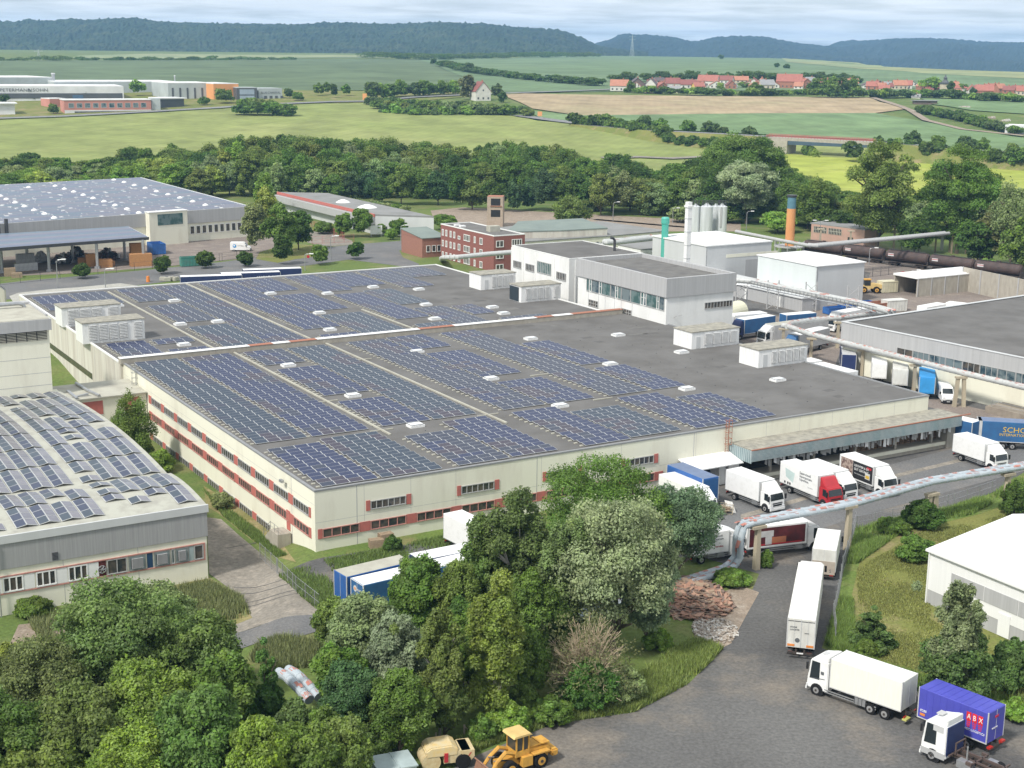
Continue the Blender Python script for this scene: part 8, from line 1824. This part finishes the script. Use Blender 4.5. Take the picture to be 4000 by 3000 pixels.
hedge([(1860,212),(1930,212),(2000,210),(2060,214),(2130,219),(2212,222)],6,'garden','in the gardens on the right of the village',['mid','dark','far','bright'],'village garden trees',10,step=.7)
hedge([(1745,172),(1800,176),(1860,181)],7,'round','on the slope behind the village',['dark','far'],'trees behind the village',12,step=.8)
hedge([(1325,178),(1360,177),(1640,176),(1690,178)],8,'garden','behind the left village roofs',['dark','far'],'trees behind the village',12,step=1.3)
for x,yb,yt,hw_,c,lb in((2010,198,166,26,'bright','big round bright tree left of the church'),(2054,205,176,8,'dark','dark yew right of the church spire'),(2102,207,190,7,'blue','dark spruce near the white gabled house'),(2080,200,182,14,'mid','round tree right of the church'),(1608,190,178,12,'mid','tree before the long orange roof'),(1632,205,178,14,'mid','tall garden tree left of the brick house'),(1557,196,179,8,'yellow','yellow bush beside the yellow house'),(1335,185,163,10,'dark','dark conifer at the left end of the village'),(1362,200,176,8,'mid','tree between the first two houses')):treepx('far_round',x,yb,yt,hw_,c,lb)
hedge([(1990,245),(2030,252),(2080,262),(2130,276),(2190,290)],5,'scrubby','along the farm track',['mid','dark','far'],'scrub along the farm track',8,step=.8)
hedge([(1600,340),(1625,338)],8,'dense','left of the bridge abutment',['mid'],'trees under the bridge',8)
# tall grass (uncountable)
def grass(name,label,polys,n,h,col,seed,wd=.05):
 g=np.random.default_rng(seed);pts=[]
 for poly,share in polys:
  P=[T(*p)for p in poly];xs=[p.x for p in P];ys=[p.y for p in P];need=int(n*share);cnt=0;A=[(p.x,p.y)for p in P]
  while cnt<need:
   X=g.uniform(min(xs),max(xs),4000);Y=g.uniform(min(ys),max(ys),4000);ins=np.zeros(4000,bool);j=len(A)-1
   for i in range(len(A)):
    xi,yi=A[i];xj,yj=A[j];c=((yi>Y)!=(yj>Y))&(X<(xj-xi)*(Y-yi)/(yj-yi+1e-9)+xi);ins^=c;j=i
   dens=np.sin(X*.9+seed)*np.cos(Y*.7)+np.sin(X*.31+Y*.43)+g.normal(0,.6,4000);ins&=dens>-.5
   X,Y=X[ins][:need-cnt],Y[ins][:need-cnt];cnt+=len(X);pts.append(np.stack([X,Y,[hz(a,b_)for a,b_ in zip(X,Y)]],1))
 C=np.concatenate(pts);m=len(C);a=g.uniform(0,6.28,m);dx=np.stack([np.cos(a),np.sin(a),np.zeros(m)],1);H=(h*g.uniform(.4,1.2,m))[:,None];W=wd*g.uniform(.6,1.5,m)[:,None]
 lean=np.stack([g.normal(0,.25,m),g.normal(0,.25,m),np.ones(m)],1)
 V=np.stack([C-dx*W,C+dx*W,C+lean*H],1).reshape(-1,3);me=bpy.data.meshes.new(name)
 me.vertices.add(3*m);me.vertices.foreach_set('co',V.astype(np.float32).ravel());me.loops.add(3*m);me.loops.foreach_set('vertex_index',np.arange(3*m,dtype=np.int32));me.polygons.add(m);me.polygons.foreach_set('loop_start',np.arange(0,3*m,3,dtype=np.int32));me.polygons.foreach_set('loop_total',np.full(m,3,np.int32))
 at=me.attributes.new('tint','FLOAT_COLOR','POINT');c=np.ones((m,3,4),np.float32);c[:,:,0]=g.uniform(0,1,(m,1));c[:,:,1]=g.uniform(0,1,(m,1));c[:,:,2]=g.uniform(0,1,(m,1));at.data.foreach_set('color',c.ravel());me.materials.append(M_leaf);me.update()
 o=bpy.data.objects.new(name,me);COL.objects.link(o);o.color=(*col,1);lab(o,label,'grass',kind='stuff')
grass('tall_grass','tall lush grass along the yard fence and meadow edge',[([(1785,1395),(1812,1300),(1840,1300),(1850,1440),(1995,1482),(2230,1560),(2230,1520),(2100,1500),(1900,1440)],.6),([(1850,1145),(2050,1102),(2150,1068),(2212,1025),(2212,1050),(2100,1112),(1950,1150),(1850,1220),(1830,1220)],.4)],60000,.75,(.22,.32,.07),1)
grass('tall_grass','long yellow green grass between the centre trees and the yard',[([(1060,1612),(1200,1564),(1370,1539),(1490,1477),(1560,1404),(1500,1385),(1420,1430),(1330,1500),(1150,1550),(1000,1600),(900,1640),(980,1650)],1.0)],50000,.7,(.26,.33,.08),2)
grass('tall_grass','tufted weeds in front of the solar hall',[([(60,1345),(200,1310),(450,1262),(520,1295),(545,1330),(400,1345),(250,1370),(100,1400)],.8),([(560,1395),(690,1380),(690,1440),(600,1450),(540,1430)],.2)],34000,.9,(.24,.27,.11),3,.07)
grass('tall_grass','weeds along the factory front and the trailer strip',[([(700,1212),(960,1160),(1120,1130),(1180,1150),(960,1195),(720,1240)],.5),([(600,1245),(680,1225),(760,1300),(700,1330),(650,1290)],.25),([(440,1060),(560,1150),(620,1200),(600,1205),(480,1115)],.25)],26000,.5,(.19,.27,.07),4)
grass('meadow_grass','short patchy grass blades of the meadow',[([(1850,1230),(1990,1150),(2100,1130),(2212,1100),(2212,1160),(2010,1200),(2010,1340),(2212,1440),(2212,1520),(1860,1430)],1.0)],70000,.22,(.29,.31,.09),5,.06)
def build_haze():
 x0,x1,y0,y1,z0,z1=-4600,5200,-60,10600,-30.0,215.0
 b=MB().box(x0,x1,y0,y1,z0,z1)
 m=bpy.data.materials.new('mat_haze');m.use_nodes=True;nt=m.node_tree;nt.nodes.clear()
 o=nt.nodes.new('ShaderNodeOutputMaterial');v=nt.nodes.new('ShaderNodeVolumePrincipled')
 v.inputs['Color'].default_value=(.33,.60,1.0,1);v.inputs['Density'].default_value=0.00009;v.inputs['Anisotropy'].default_value=0.0
 nt.links.new(v.outputs[0],o.inputs['Volume'])
 h=b.build('haze',m);h.visible_shadow=True
 return lab(h,'thin bluish summer haze over the whole valley','haze',kind='stuff')
build_haze()
# tell look-alikes apart by their order from left to right
def merge_small(limit=300):
 """trees beyond the 300 that show largest become one uncountable mass"""
 tr=[o for o in scene.objects if o.parent is None and o.get('category')=='tree']
 bpy.context.view_layer.update()
 def size(o):
  c=[k for k in o.children if k.name.startswith('crown')][0];p=o.location;x,y=Pj(p.x,p.y,p.z+c.scale.z)
  w=c.scale.x*FPX/max(p.y,30);inside=-w<x<2212+w and-50<y<1659+w*2
  return w*w*c.scale.z/c.scale.x if inside else 0
 tr.sort(key=size,reverse=True);rest=tr[limit:];VV=[];TT=[];HH=[]
 for o in rest:
  c=[k for k in o.children if k.name.startswith('crown')][0]
  if size(o)>0:
   me=c.data;n=len(me.vertices);a=np.empty(n*3,np.float32);me.vertices.foreach_get('co',a);a=a.reshape(-1,3)*np.array(c.scale[:]);s_,q=math.sin(o.rotation_euler.z),math.cos(o.rotation_euler.z)
   VV.append(np.stack([a[:,0]*q-a[:,1]*s_+o.location.x,a[:,0]*s_+a[:,1]*q+o.location.y,a[:,2]+o.location.z],1));t=np.empty(n*4,np.float32);me.attributes['tint'].data.foreach_get('color',t);TT.append(t);HH.append(np.tile(np.array(c.color[:],np.float32),n))
  for k in list(o.children):bpy.data.objects.remove(k)
  bpy.data.objects.remove(o)
 if not VV:return
 V=np.concatenate(VV).astype(np.float32);n=len(V)//4;me=bpy.data.meshes.new('distant_trees');me.vertices.add(4*n);me.vertices.foreach_set('co',V.ravel());me.loops.add(4*n);me.loops.foreach_set('vertex_index',np.arange(4*n,dtype=np.int32));me.polygons.add(n);me.polygons.foreach_set('loop_start',np.arange(0,4*n,4,dtype=np.int32));me.polygons.foreach_set('loop_total',np.full(n,4,np.int32))
 for nm,A in(('tint',TT),('hue',HH)):me.attributes.new(nm,'FLOAT_COLOR','POINT').data.foreach_set('color',np.concatenate(A))
 me.materials.append(foliage_mat(True));me.update();o=bpy.data.objects.new('distant_trees',me);COL.objects.link(o);lab(o,'far hedges, copses and garden trees scattered over the valley','trees',kind='stuff')
merge_small()
def settle_labels():
 from collections import defaultdict
 d=defaultdict(list)
 for o in scene.objects:
  if o.parent is None and 'label' in o and o.get('kind')is None:d[o['label']].append(o)
 ORD=['first','second','third','fourth','fifth','sixth','seventh','eighth','ninth','tenth','eleventh','twelfth','thirteenth','fourteenth','fifteenth','sixteenth','seventeenth','eighteenth','nineteenth','twentieth']
 for k,v in d.items():
  if len(v)<2 or len(v)>20:continue
  v.sort(key=lambda o:Pj(o.location.x,o.location.y,o.location.z)[0])
  for i,o in enumerate(v):
   s=('left one, ' if i==0 else 'right one, ')+k if len(v)==2 else(ORD[i]+' from left, '+k)
   o['label']=' '.join(s.split()[:16])
settle_labels()
